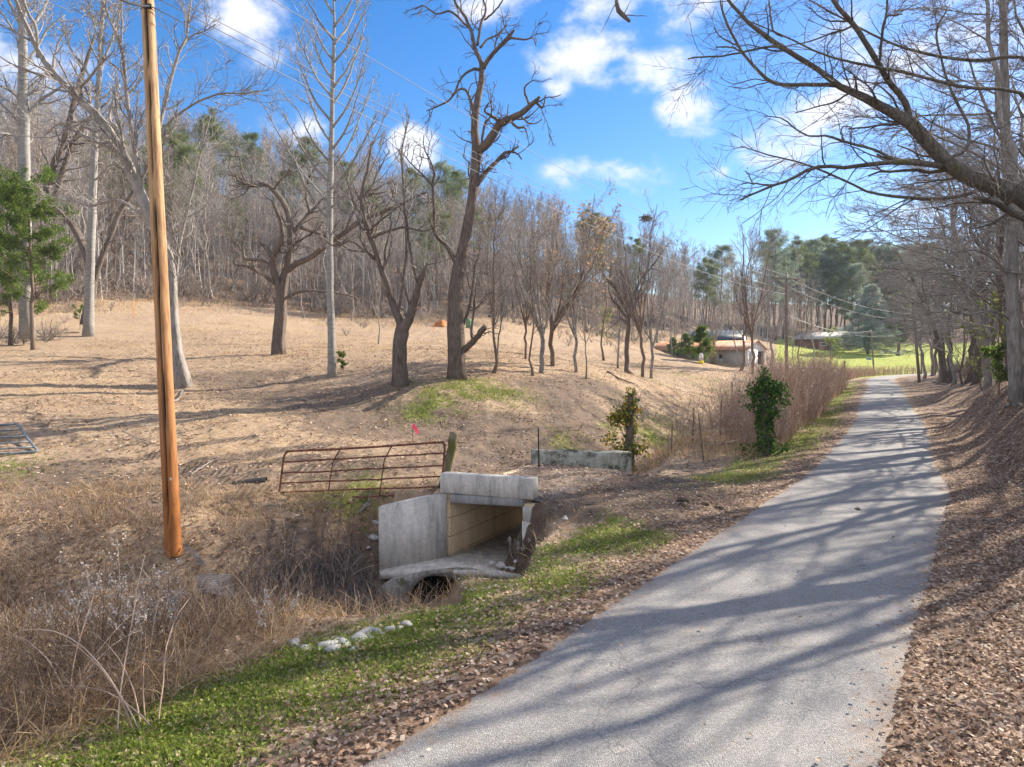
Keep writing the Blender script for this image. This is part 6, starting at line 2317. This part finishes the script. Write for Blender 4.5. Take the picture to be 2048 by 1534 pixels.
# patches out in the field
for px, py, r, n in [(880, 800, 1.7, 5000), (965, 778, 1.5, 4000), (1010, 800, 1.3, 3000), (840, 830, 1.1, 1800), (1290, 872, 1.3, 2600), (1220, 860, .9, 1400), (1130, 892, .7, 1000), (1350, 862, 2, 3000), (700, 985, 1.0, 2200), (20, 935, 1.0, 900), (1200, 905, 1.2, 1200)]:
    h = hit(px, py)
    x, y = rs.normal(h[0], r * .6, n), rs.normal(h[1], r * .6, n)
    k = (polydist(x, y, ROAD)[0] > 2.0) & clear_culvert(x, y) & (rs.random(n) < np.clip(.35 + 2.4 * vnoise(x, y, .8, 33, 2), 0, 1))
    x, y = x[k], y[k]
    add_blades(g, x, y, zf(x, y), .12, .012, rs.beta(2, 1.6, len(x)), lean=.4)
o = g.build('grass', M_GRASS, smooth_=False)
tag(o, 'short green grass and clover along the lane verge and field patches', 'grass', kind='stuff')

# straw, stubble, broken twigs over the field
g = Geo()


def fmask(x, y, l, d, s):
    n2 = vnoise(x, y, 3.0, 71, 3)
    bare = np.zeros_like(x)
    for cx, cy, rx_, ry_, a_ in DIRT:
        bare = np.maximum(bare, np.exp(-((x - cx) / rx_) ** 2 - ((y - cy) / ry_) ** 2))
    return ((l < -4.5) & (d > 1.5)) * np.clip(.5 + n2 * 1.8, .05, 1) * (1 - .9 * bare)


S1 = sample(70000, (-26, 22), (13, 60), fmask)
x, y, z = S1
n = len(x)
az = rs.uniform(0, 6.283, n)
ln = rs.uniform(.05, .22, n) * np.clip(y / 22, .8, 2)
w = .006 * np.clip(y / 18, 1, 3)
d = np.stack([np.cos(az), np.sin(az), rs.normal(.08, .22, n)], -1) * ln[:, None]
s = np.stack([-np.sin(az), np.cos(az), 0 * az], -1) * w[:, None]
b = np.stack([x, y, z + .01], -1)
V = np.stack([b - s, b + s, b + d + s, b + d - s], 1)
g.add(V.reshape(-1, 3), np.arange(4 * n).reshape(n, 4), None, np.repeat(rs.beta(2, 1.6, n), 4))
S2 = sample(46000, (-24, 24), (16, 60), fmask)
add_blades(g, *S2, .13, .011, rs.beta(2, 1.5, len(S2[0])), lean=.8)
he = np.array([hit(q_, np.interp(q_, edge_px, edge_py) + abs(rs.normal(0, 10)) - 4)[:2] for q_ in rs.uniform(-40, 1330, 130)])
xs_e, ys_e = he[:, 0], he[:, 1]
# dry grass fringe of the ditch and of the brush
S3 = sample(110000, (-14, 2), (4.7, 16.5), lambda x, y, l, d, s: ((l < -3.9) & (d < 7)) * np.where(x > -2.6, .3, 1) * np.clip(.55 + vnoise(x, y, 1.1, 77, 3) * 2.2, .05, 1))
add_blades(g, *S3, .36, .008, rs.beta(1.8, 1.7, len(S3[0])), lean=.9, seg=3, hv=.7)
S4 = sample(14000, strip(-7, -3.2), (21, 66), lambda x, y, l, d, s: .8)
add_blades(g, *S4, .38, .014, rs.beta(2, 1.4, len(S4[0])), lean=.45, seg=3)
S5 = sample(9000, strip(1.9, 9), (10, 45), lambda x, y, l, d, s: np.clip(vnoise(x, y, 2.0, 79, 2) * 3, 0, 1))
add_blades(g, *S5, .2, .01, rs.beta(2, 1.6, len(S5[0])), lean=.9, seg=3)
xs2 = np.repeat(xs_e, 60) + rs.normal(0, 2.2, len(xs_e) * 60)
ys2 = np.repeat(ys_e, 60) + rs.normal(0, 1.6, len(ys_e) * 60)
add_blades(g, xs2, ys2, zf(xs2, ys2), .5, .03, rs.beta(2, 1.4, len(xs2)), lean=.6, seg=3)
o = g.build('dry_grass', M_STRAW, smooth_=False)
tag(o, 'dry straw and dead grass lying over the field and ditch banks', 'dry grass', kind='stuff')

g = Geo()
D1 = sample(9000, (-24, 16), (13, 50), lambda x, y, l, d, s: ((l < -4.2) & (d > 1)) * np.clip(.2 + 2.6 * vnoise(x, y, 1.4, 131, 3), 0, 1))
n = len(D1[0])
az = rs.uniform(0, 6.283, n)
ln = rs.uniform(.08, .5, n) ** 1.3
st_ = np.stack([D1[0], D1[1], D1[2] + .02], -1)
dv = np.stack([np.cos(az), np.sin(az), rs.normal(.05, .18, n)], -1) * ln[:, None]
pt3 = st_[:, None] + dv[:, None] * np.linspace(-.5, .5, 4)[None, :, None] + rs.normal(0, .012, (n, 4, 3))
add_t(g, (pt3, np.linspace(.009, .005, 4)[None] * rs.uniform(.5, 1.5, (n, 1))), 4, rs)
o = g.build('twig_debris', mat_tint('broken_twigs', [(0, (.06, .042, .03)), (.55, (.15, .11, .085)), (.85, (.34, .28, .22)), (1, (.55, .48, .40))], .85))
tag(o, 'broken twigs and bark scraps littering the cleared slope', 'debris', kind='stuff')

# dead weeds filling the ditch banks
g = Geo()


def weed_stems(x, y, z, h, r, lean, k=5, curl=.16):
    n = len(x)
    d = norm(np.concatenate([rs.normal(0, lean, (n, 2)), np.ones((n, 1))], 1))
    hh = (h * rs.uniform(.4, 1.3, n))[:, None]
    pts = np.zeros((n, k, 3))
    pts[:, 0] = np.stack([x, y, z - .03], -1)
    for j in range(1, k):
        pts[:, j] = pts[:, j - 1] + d * hh / (k - 1)
        d = norm(d + rs.normal(0, curl, (n, 3)) + np.array([0, 0, -.06]))
    return pts, np.linspace(r, r * .5, k)[None] * np.ones((n, 1))


def wmask(x, y, l, d, s):
    near = s < 0
    return ((l < -4.3) & (d > .15) & (d < np.where(near, 7.5, 3.1)) & (y > 4.6)) * np.clip(.6 + 2.2 * vnoise(x, y, 1.5, 83, 3), .04, 1) * np.where((~near) & (x > -7) & (x < -2.5), .45, 1) * np.where(x > -3.0, .1, 1)


W1 = sample(56000, (-15, .2), (4.8, 15.5), wmask, False)
St = weed_stems(*W1, .62, .0035, .7)
add_t(g, St, 3, rs)
k = rs.random(len(W1[0])) < .5
Br = grow(St[0][k], St[1][k], rs, 3, .3, 1, .8, .35, .7, 3, up=.05, wig=.2, rmin=.0022)
add_t(g, Br, 3, rs)
o = g.build('dead_weeds', M_WEED)
tag(o, 'tangled dead brown weeds covering both banks of the ditch', 'weeds', kind='stuff')

# matted vines hanging over the far bank by the wing wall
g = Geo()
n = 2600
c0_ = np.array([[-3.6, 14.1], [-3.2, 13.6], [-2.7, 13.3], [-3.9, 13.3], [-4.6, 13.2]])[rs.integers(0, 5, n)]
xy = c0_ + rs.normal(0, .38, (n, 2))
dr = norm(np.concatenate([rs.normal(.25, .35, (n, 1)), rs.normal(-.8, .3, (n, 1))], 1))
L_ = rs.uniform(.5, 1.5, n)
k = 7
pts = np.zeros((n, k, 3))
hh = rs.uniform(.03, .32, n)
for j in range(k):
    u_ = j / (k - 1)
    xx, yy = xy[:, 0] + dr[:, 0] * L_ * u_, xy[:, 1] + dr[:, 1] * L_ * u_
    pts[:, j, 0], pts[:, j, 1] = xx, yy
    pts[:, j, 2] = np.maximum(zfun(xx, yy, False), -2.0) + hh * math.sin(math.pi * min(1, u_ * 1.05 + .05)) + .02
pts += np.cumsum(rs.normal(0, .012, pts.shape), 1)
kk = clear_culvert(pts[:, -1, 0], pts[:, -1, 1]) & clear_culvert(pts[:, 0, 0], pts[:, 0, 1]) & clear_culvert(pts[:, 3, 0], pts[:, 3, 1])
pts = pts[kk]
add_t(g, (pts, np.full(pts.shape[:2], .005)), 3, rs)
o = g.build('dead_vines', mat_tint('grey_vine_stems', [(0, (.07, .055, .05)), (.6, (.17, .14, .125)), (1, (.32, .27, .22))], .85))
tag(o, 'grey mat of dead vines draped down the ditch bank by the wing wall', 'dead vines', kind='stuff')


# single weeds that stand out
def fluff_weed(loc, H, n, seed, label, spread=.4):
    rng = np.random.default_rng(seed)
    root = empty('seed_weed', loc, label, 'weed', None)
    g = Geo()
    x, y = rng.normal(0, spread * .45, n), rng.normal(0, spread * .45, n)
    d = norm(np.stack([x * 1.1 + rng.normal(0, .12, n), y * 1.1 + rng.normal(0, .12, n), np.ones(n)], -1))
    k = 7
    pts = np.zeros((n, k, 3))
    pts[:, 0] = np.stack([x * .5, y * .5, 0 * x - .05], -1)
    l = H * rng.uniform(.6, 1.1, n)
    for j in range(1, k):
        pts[:, j] = pts[:, j - 1] + d * (l / (k - 1))[:, None]
        d = norm(d + rng.normal(0, .07, (n, 3)))
    S = (pts, np.linspace(.006, .003, k)[None] * np.ones((n, 1)))
    add_t(g, S, 4, rng)
    B = grow(*S, rng, 9, .45, 1, .6, .25, .6, 5, up=.12, wig=.14, rmin=.0025)
    add_t(g, B, 3, rng)
    g.build('stems', M_WEED, root)
    g = Geo()
    tips = B[0][:, 2:].reshape(-1, 3)
    tips = tips[rng.random(len(tips)) < .45]
    q = np.repeat(tips, 5, 0) + rng.normal(0, .011, (len(tips) * 5, 3))
    leaf_quads(g, q, .022, rng, asp=.9)
    tag(g.build('seed_heads', M_FLUFF, root, None, False), kind='stuff')


for i, (px, py, H, n, lab) in enumerate([(205, 1330, 1.35, 16, 'tallest grey weed with white fluffy seed heads in the ditch'), (290, 1330, 1.15, 14, 'white-fluffed weed standing beside the tallest one'), (330, 1290, .9, 10, 'low fluffy weed before the corrugated sheet'),
                                         (130, 1300, .8, 9, 'fluffy weed at the dark edge of the ditch'), (560, 1270, .55, 9, 'small dull seed weed below the vine mat'), (1035, 1120, .45, 8, 'small brown seed weed in front of the stub wing wall')]):
    h = hit(px, py)
    fluff_weed(h, H, n, 900 + i, lab)


def cane(px, py, n, seed, label, H=1.3, side=(-.6, .2)):
    rng = np.random.default_rng(seed)
    h = hit(px, py)
    g = Geo()
    k = 10
    d = norm(np.stack([rng.normal(side[0], .55, n), rng.normal(side[1], .4, n), rng.uniform(.7, 1.6, n)], -1))
    pts = np.zeros((n, k, 3))
    pts[:, 0] = rng.normal(0, .06, (n, 3)) * np.array([1, 1, 0])
    l = H * rng.uniform(.6, 1.2, n)
    for j in range(1, k):
        pts[:, j] = pts[:, j - 1] + d * (l / (k - 1))[:, None]
        d = norm(d + np.array([0, 0, -.13]) + rng.normal(0, .05, (n, 3)))
    S = (pts, np.linspace(.0075, .003, k)[None] * np.ones((n, 1)))
    add_t(g, S, 5, rng)
    B = grow(*S, rng, 3, .3, 1, .7, .3, .6, 5, up=-.02, wig=.1, rmin=.003)
    add_t(g, B, 3, rng)
    o = g.build('bramble', M_CANE, None, None)
    o.location = h
    tag(o, label, 'bramble')


cane(285, 1450, 7, 1, 'pale bare bramble canes arching out of the weeds at the bottom left', 1.5, (-.7, .5))
cane(140, 1400, 5, 2, 'thin pale canes leaning over the ditch at the frame edge', 1.3, (.2, .6))
cane(520, 1250, 5, 3, 'straight pale canes standing in the ditch below the rusty gate', 1.1, (.1, .1))
cane(330, 1220, 5, 4, 'long bare stalks rising beside the foot of the orange pole', 1.2, (.3, .0))
cane(690, 1180, 6, 5, 'broken pale sticks leaning against the wing wall', 1.0, (.15, .1))

# brush along the fence
g, gf = Geo(), Geo()
B1 = sample(13000, strip(-6.4, -3.0), (21.5, 64), lambda x, y, l, d, s: np.clip((y - 20.5) / 4, .25, 1) * np.clip(.7 + 2.4 * vnoise(x, y, 1.8, 91, 3), .05, 1) * np.where(l < -4.9, .45, 1))
hb_ = np.clip(1 + 1.5 * vnoise(B1[0], B1[1], 1.6, 95, 3), .45, 1.5) * np.interp(B1[1], [22, 25, 29, 64], [.9, 1.5, 2.0, 2.1])
St = weed_stems(*B1, 1.0, .006, .16, 6, .08)
St = (St[0][:, :1] + (St[0] - St[0][:, :1]) * hb_[:, None, None], St[1] * np.interp(B1[1], [23, 60], [.8, 2.0])[:, None])
add_t(g, St, 3, rs)
Br = grow(*St, rs, 4, .35, 1, .55, .35, .7, 4, up=.1, wig=.15, rmin=.005)
add_t(g, Br, 3, rs)
tips = np.concatenate([Br[0][:, -1], Br[0][:, -2]])
tips = tips[rs.random(len(tips)) < .26]
leaf_quads(gf, tips + rs.normal(0, .03, tips.shape), .075, rs, asp=.7)
B2 = sample(1600, strip(-5.5, -3.2), (84, 112), lambda x, y, l, d, s: .9)
St = weed_stems(*B2, 1.3, .016, .2, 5, .1)
add_t(g, St, 3, rs)
Br = grow(*St, rs, 4, .35, 1, .6, .4, .7, 3, up=.1, wig=.15, rmin=.012)
add_t(g, Br, 3, rs)
o = g.build('dry_brush', M_BRUSH)
tag(o, 'tall mauve-brown dry brush along the roadside fence line', 'brush', kind='stuff')
o = gf.build('brush_fluff', mat_tint('tan_seed_fluff', [(0, (.36, .28, .23)), (1, (.62, .54, .47))], .9, .3), None, None, False)
tag(o, 'pale seed fluff over the tops of the dry roadside brush', 'seed fluff', kind='stuff')

# undergrowth and thin stems inside the woods
g = Geo()
sh = []
for s in range(4):
    rng = np.random.default_rng(700 + s)
    gg = Geo()
    n = 9
    d = norm(np.stack([rng.normal(0, .5, n), rng.normal(0, .5, n), np.ones(n)], -1))
    pts = d[:, None] * np.linspace(0, 1, 5)[None, :, None] * rng.uniform(.6, 1.2, n)[:, None, None]
    pts = pts + np.cumsum(rng.normal(0, .04, pts.shape), 1)
    S = (pts, np.linspace(.018, .008, 5)[None] * np.ones((n, 1)))
    add_t(gg, S, 3, rng)
    B = grow(*S, rng, 8, .2, 1, .65, .5, .6, 4, up=.05, wig=.2, rmin=.009)
    add_t(gg, B, 3, rng)
    sh.append((np.vstack(gg.v), np.vstack(gg.q), np.concatenate(gg.a)))


def scatter_shrubs(g, x, y, z, smin, smax):
    for a, b, c in zip(x, y, z):
        V, Q, t_ = sh[rs.integers(0, 4)]
        s = rs.uniform(smin, smax)
        g.add(rotz(V * s, rs.uniform(0, 6.28)) + np.array([a, b, c]), Q, None, np.clip(t_ * .6 + rs.uniform(-.1, .5), 0, 1))


cnt = 0
xs, ys = [], []
while cnt < 900:
    y = rs.uniform(48, 135)
    x = rs.uniform(-.9 * y, .5 * y)
    z = float(tps(np.array([x]), np.array([y]))[0])
    px, py, d = proj((x, y, z))
    if py > np.interp(px, edge_px, edge_py) + 3 or (px > 1330 and y < 122):
        continue
    if rs.random() > math.exp(-(y - 48) / 50):
        continue
    xs.append(x)
    ys.append(y)
    cnt += 1
xs, ys = np.array(xs), np.array(ys)
scatter_shrubs(g, xs, ys, zf(xs, ys), 1.0, 3.0)
cnt = 0
xs, ys = [], []
while cnt < 160:
    px = rs.uniform(-40, 1300)
    h = hit(px, np.interp(px, edge_px, edge_py) + abs(rs.normal(0, 16)) - 4)
    xs.append(h[0])
    ys.append(h[1])
    cnt += 1
xs, ys = np.array(xs), np.array(ys)
scatter_shrubs(g, xs, ys, zf(xs, ys), .3, 1.1)
U = sample(700, strip(5.8, 17), (9, 95), lambda x, y, l, d, s: (l > 5.3) * .9)
scatter_shrubs(g, *U, .7, 2.2)
U = sample(40, (-34, -27), (33, 42), lambda x, y, l, d, s: 1.0, False)
scatter_shrubs(g, *U, .5, 1.3)
o = g.build('undergrowth', T_BROWN)
tag(o, 'brown leafless undergrowth at the foot of the woods', 'undergrowth', kind='stuff')
g = Geo()
cnt = 0
P_, R_2 = [], []
while cnt < 1300:
    y = rs.uniform(52, 170)
    x = rs.uniform(-.85 * y, .5 * y)
    z = float(tps(np.array([x]), np.array([y]))[0])
    px, py, d = proj((x, y, z))
    if py > np.interp(px, edge_px, edge_py) or (px > 1330 and y < 122):
        continue
    H = rs.uniform(4, 11)
    P_.append(np.array([x, y, z]) + np.linspace(0, 1, 7)[:, None] * np.array([rs.normal(0, .06) * H, rs.normal(0, .06) * H, H]) + np.cumsum(rs.normal(0, .05, (7, 3)), 0))
    R_2.append(np.linspace(.055, .02, 7) * rs.uniform(.6, 1.4))
    cnt += 1
U = sample(170, strip(6.5, 22), (12, 95), lambda x, y, l, d, s: (l > 6) * .9)
for a, b, c in zip(*U):
    H = rs.uniform(4, 10)
    P_.append(np.array([a, b, c - .2]) + np.linspace(0, 1, 7)[:, None] * np.array([rs.normal(-.1, .1) * H, rs.normal(0, .1) * H, H]) + np.cumsum(rs.normal(0, .05, (7, 3)), 0))
    R_2.append(np.linspace(.05, .015, 7) * rs.uniform(.5, 1.3))
S = (np.array(P_), np.array(R_2))
add_t(g, S, 5, rs)
A = grow(*S, rs, 11, .3, 1, .7, .3, .5, 5, up=.12, wig=.14, rmin=.012)
add_t(g, A, 3, rs)
B = grow(*A, rs, 5, .2, 1, .6, .55, .6, 3, up=.1, wig=.15, rmin=.009)
add_t(g, B, 3, rs)
o = g.build('thicket_stems', T_GREY)
tag(o, 'countless thin grey saplings between the trees of the woods', 'thicket', kind='stuff')

# leafy green shrubs on the bank right of the lane
for i, (px, py, pt, lab, mt, n) in enumerate([(1925, 770, 560, 'loose yellow-green leafy sapling on the bank right of the lane', GREEN, 260), (1965, 780, 640, 'green leafy bush at the foot of the woods, second from the grey trunk', GREEN, 500), (2000, 790, 690, 'low olive-green bush right beside the straight grey trunk', CEDAR, 900),
                                              (1990, 770, 600, 'tall thin green-leaved shrub behind the straight grey trunk', GREEN, 240), (1660, 728, 655, 'bright yellow-green shrub on the lawn edge before the brick house', GREEN, 900), (1215, 690, 615, 'low yellow-green shrub at the wood edge behind the clearing trees', GREEN, 500)]):
    h = hit(px, py)
    d = proj(h)[2]
    H = (py - pt) * d / F
    rng = np.random.default_rng(60 + i)
    root = empty('leafy_shrub', h, lab, 'shrub')
    g = Geo()
    T = line(rng, (0, 0, -.1), (rng.normal(0, .1), 0, H * .9), 8, .04, .025 * H / 2, .01)
    S = grow(*T, rng, 12, .1, .95, .7, .5, .6, 6, up=.1, wig=.14, rmin=.01)
    add_t(g, T, 5, rng)
    add_t(g, S, 4, rng)
    B = grow(*S, rng, 6, .2, 1, .6, .5, .6, 4, up=.05, wig=.15, rmin=.006)
    add_t(g, B, 3, rng)
    g.build('stems', B_BROWN, root)
    g = Geo()
    q = B[0].reshape(-1, 3)
    q = q[rng.integers(0, len(q), n)] + rng.normal(0, .06, (n, 3))
    leaf_quads(g, q, .12 * max(1, d / 60), rng, asp=.6, droop=.3)
    g.build('leaves', mt, root, None, False)

# ------------------------------------------------------------------ small loose things
M_ROCK = mat_noise('pale_limestone', [(.3, (.20, .19, .175)), (.5, (.42, .41, .39)), (.7, (.58, .57, .55))], 5, bstr=.7)


def rock(loc, s, seed, label, group, mat=None, name='rock'):
    rng = np.random.default_rng(seed)
    bm = bmesh.new()
    bmesh.ops.create_icosphere(bm, subdivisions=2, radius=1)
    V = np.array([v.co[:] for v in bm.verts])
    T = np.array([[v.index for v in f.verts] for f in bm.faces])
    bm.free()
    for _ in range(11):
        nn_ = norm(rng.normal(size=3))
        dd_ = V @ nn_
        c_ = rng.uniform(.42, .75)
        V = V - np.maximum(dd_ - c_, 0)[:, None] * nn_ * .9
    V = V * np.array([1.25, .8, .6]) * s * rng.uniform(.7, 1.3) + rng.normal(0, .02 * s, V.shape)
    g = Geo()
    g.add(rotz(V, rng.uniform(0, 6)), None, T, .5)
    o = g.build(name, mat or M_ROCK, None, None, False)
    o.location = np.asarray(loc) + np.array([0, 0, s * .12])
    tag(o, label, 'rock' if name == 'rock' else 'clod', group)


rk = np.random.default_rng(10)
rl = [(590, 1292, .12), (612, 1300, .09), (655, 1296, .13), (668, 1303, .12), (690, 1290, .13), (706, 1300, .10), (715, 1282, .11), (728, 1272, .12), (742, 1278, .1), (752, 1265, .09), (765, 1270, .08), (780, 1262, .08), (675, 1286, .09), (640, 1306, .08), (800, 1258, .07), (815, 1250, .06)]
for i, (px, py, s) in enumerate(rl):
    rock(hit(px, py), s, 30 + i, 'pale limestone rock in the row of rocks along the ditch edge of the grass verge', 'pale rocks on the ditch edge')
for i, (px, py, s) in enumerate([(985, 1140, .09), (1003, 1134, .10), (1022, 1140, .08), (992, 1152, .08), (1012, 1150, .07), (1030, 1136, .06), (975, 1150, .06)]):
    rock(hit(px, py), s, 60 + i, 'whitish rock lying at the right end of the culvert apron', 'rocks at the culvert apron')
for i, (px, py, s) in enumerate([(748, 1080, .13), (752, 1050, .10), (738, 1100, .09), (735, 1015, .12), (590, 1035, .06), (610, 1060, .05), (1130, 1040, .09), (655, 1050, .05)]):
    rock(hit(px, py), s, 80 + i, 'broken pale rubble stone on the bank beside the wing wall' if i < 4 else 'small stone lying loose on the bare bank near the culvert', 'rubble by the wing wall' if i < 4 else 'loose stones on the bare bank')
M_CLOD = mat_noise('dark_mud', [(.3, (.04, .028, .02)), (.7, (.14, .10, .07))], 12, bstr=.8)
rock(hit(1715, 1024) * np.array([1, 1, 0]) + np.array([0, 0, -.01]), .13, 101, 'flat lump of dark mud lying on the asphalt lane', None, M_CLOD, 'mud_clod')
for i in range(14):
    h = hit(1405 + rk.normal(0, 38), 1010 + rk.normal(0, 9))
    rock(h, rk.uniform(.05, .14), 110 + i, 'dark mud clod churned up where the driveway meets the lane', 'mud clods by the lane edge', M_CLOD, 'mud_clod')


def stick(pxs, r, label, name='fallen_branch', mat=B_GREY, lift=.04, seed=0, group=None):
    rng = np.random.default_rng(seed)
    q = np.array([hit(a, b) + np.array([0, 0, lift]) for a, b in pxs])
    pts = catmull(q, 16)
    pts[1:-1, 2] += rng.uniform(0, .03, 14)
    rr_ = np.linspace(r, r * .5, 16) * (1 + rng.uniform(-.12, .12, 16))
    g = Geo()
    V, Q, T = tubes(pts, rr_, 7)
    g.add(V, Q, T, .6)
    B = grow(pts[None], rr_[None], rng, 3, .3, .9, .8, .28, .5, 5, up=.05, wig=.15, rmin=r * .25)
    add_t(g, B, 4, rng)
    o = g.build(name, mat, None, q[0])
    tag(o, label, 'branch', group)


stick([(347, 806), (358, 800), (364, 788), (372, 779)], .04, 'pale curved dead branch at the foot of the leaning tree')
stick([(1868, 764), (1880, 768), (1896, 770)], .09, 'bleached log on the bank below the roadside woods', 'fallen_log')
stick([(2012, 818), (2026, 806), (2046, 816)], .07, 'grey dead branch lying below the straight grey trunk')
stick([(560, 805), (600, 800), (640, 812)], .03, 'thin dead branch lying across the bare bank', seed=3)
stick([(380, 955), (420, 930), (445, 922)], .018, 'straight pale stick on the straw slope above the gate', seed=4)
stick([(720, 1040), (738, 1012), (742, 1003)], .03, 'forked pale stick leaning by the top of the wing wall', seed=5, lift=.12)
stick([(610, 1020), (650, 1012), (690, 1020)], .016, 'pale bent stick on the bank below the gate', seed=6)
stick([(1215, 745), (1240, 760), (1270, 770)], .05, 'short log half sunk at the edge of the dark track', 'fallen_log', B_BROWN, seed=7)
stick([(245, 865), (275, 880), (305, 888)], .02, 'thin grey stick on the straw slope left of the orange pole', seed=8)


def corr(px4, label, ribs, amp, lift):
    q = [hit(a, b) for a, b in px4]
    q = [v + np.array([0, 0, l]) for v, l in zip(q, lift)]
    nu, nv_ = ribs * 6, 8
    uu, vv = np.meshgrid(np.linspace(0, 1, nu), np.linspace(0, 1, nv_), indexing='ij')
    B = (q[0] * ((1 - uu) * (1 - vv))[..., None] + q[1] * (uu * (1 - vv))[..., None] + q[2] * (uu * vv)[..., None] + q[3] * ((1 - uu) * vv)[..., None])
    B[..., 2] += amp * np.sin(uu * ribs * 2 * np.pi) + .02 * np.sin(vv * 5)
    V2 = B - np.array([0, 0, .004])
    ii = np.arange(nu * nv_).reshape(nu, nv_)
    Qd = np.stack([ii[:-1, :-1], ii[1:, :-1], ii[1:, 1:], ii[:-1, 1:]], -1).reshape(-1, 4)
    g = Geo()
    g.add(B.reshape(-1, 3), Qd)
    g.add(V2.reshape(-1, 3), Qd[:, ::-1])
    o = g.build('tin_sheet', mat_noise('weathered_tin', [(.3, (.12, .09, .07)), (.5, (.22, .19, .17)), (.7, (.36, .33, .31))], 3, rough=.6, metal=.2), None, q[0])
    tag(o, label, 'sheet')


corr([(392, 1172), (396, 1222), (470, 1226), (462, 1176)], 'sheet of corrugated tin half buried in the ditch weeds', 12, .016, (.2, .3, .3, .25))
corr([(366, 1112), (374, 1108), (412, 1160), (402, 1166)], 'narrow bent strip of corrugated tin above the wider sheet', 3, .014, (.15, .15, .3, .3))

# ------------------------------------------------------------------ thin air between here and the far pines
bm = bmesh.new()
bmesh.ops.create_cube(bm, size=1)
bmesh.ops.scale(bm, vec=(690, 520, 92), verts=bm.verts)
bmesh.ops.translate(bm, vec=(0, 85, 40), verts=bm.verts)
hm = bpy.data.meshes.new('haze')
bm.to_mesh(hm)
bm.free()
hz = bpy.data.objects.new('haze', hm)
COL.objects.link(hz)
tag(hz, 'faint blue haze over the far end of the valley', 'haze', kind='stuff')
m, t, out = new_mat('thin_air')
pv = N(t, 'ShaderNodeVolumePrincipled')
pv.inputs['Color'].default_value = (.70, .84, 1, 1)
pv.inputs['Density'].default_value = 0.00032
pv.inputs['Anisotropy'].default_value = 0.0
L(t, pv.outputs[0], out.inputs['Volume'])
hm.materials.append(m)
SC.cycles.volume_bounces = 0
SC.cycles.volume_step_rate = 10
SC.cycles.volume_max_steps = 16
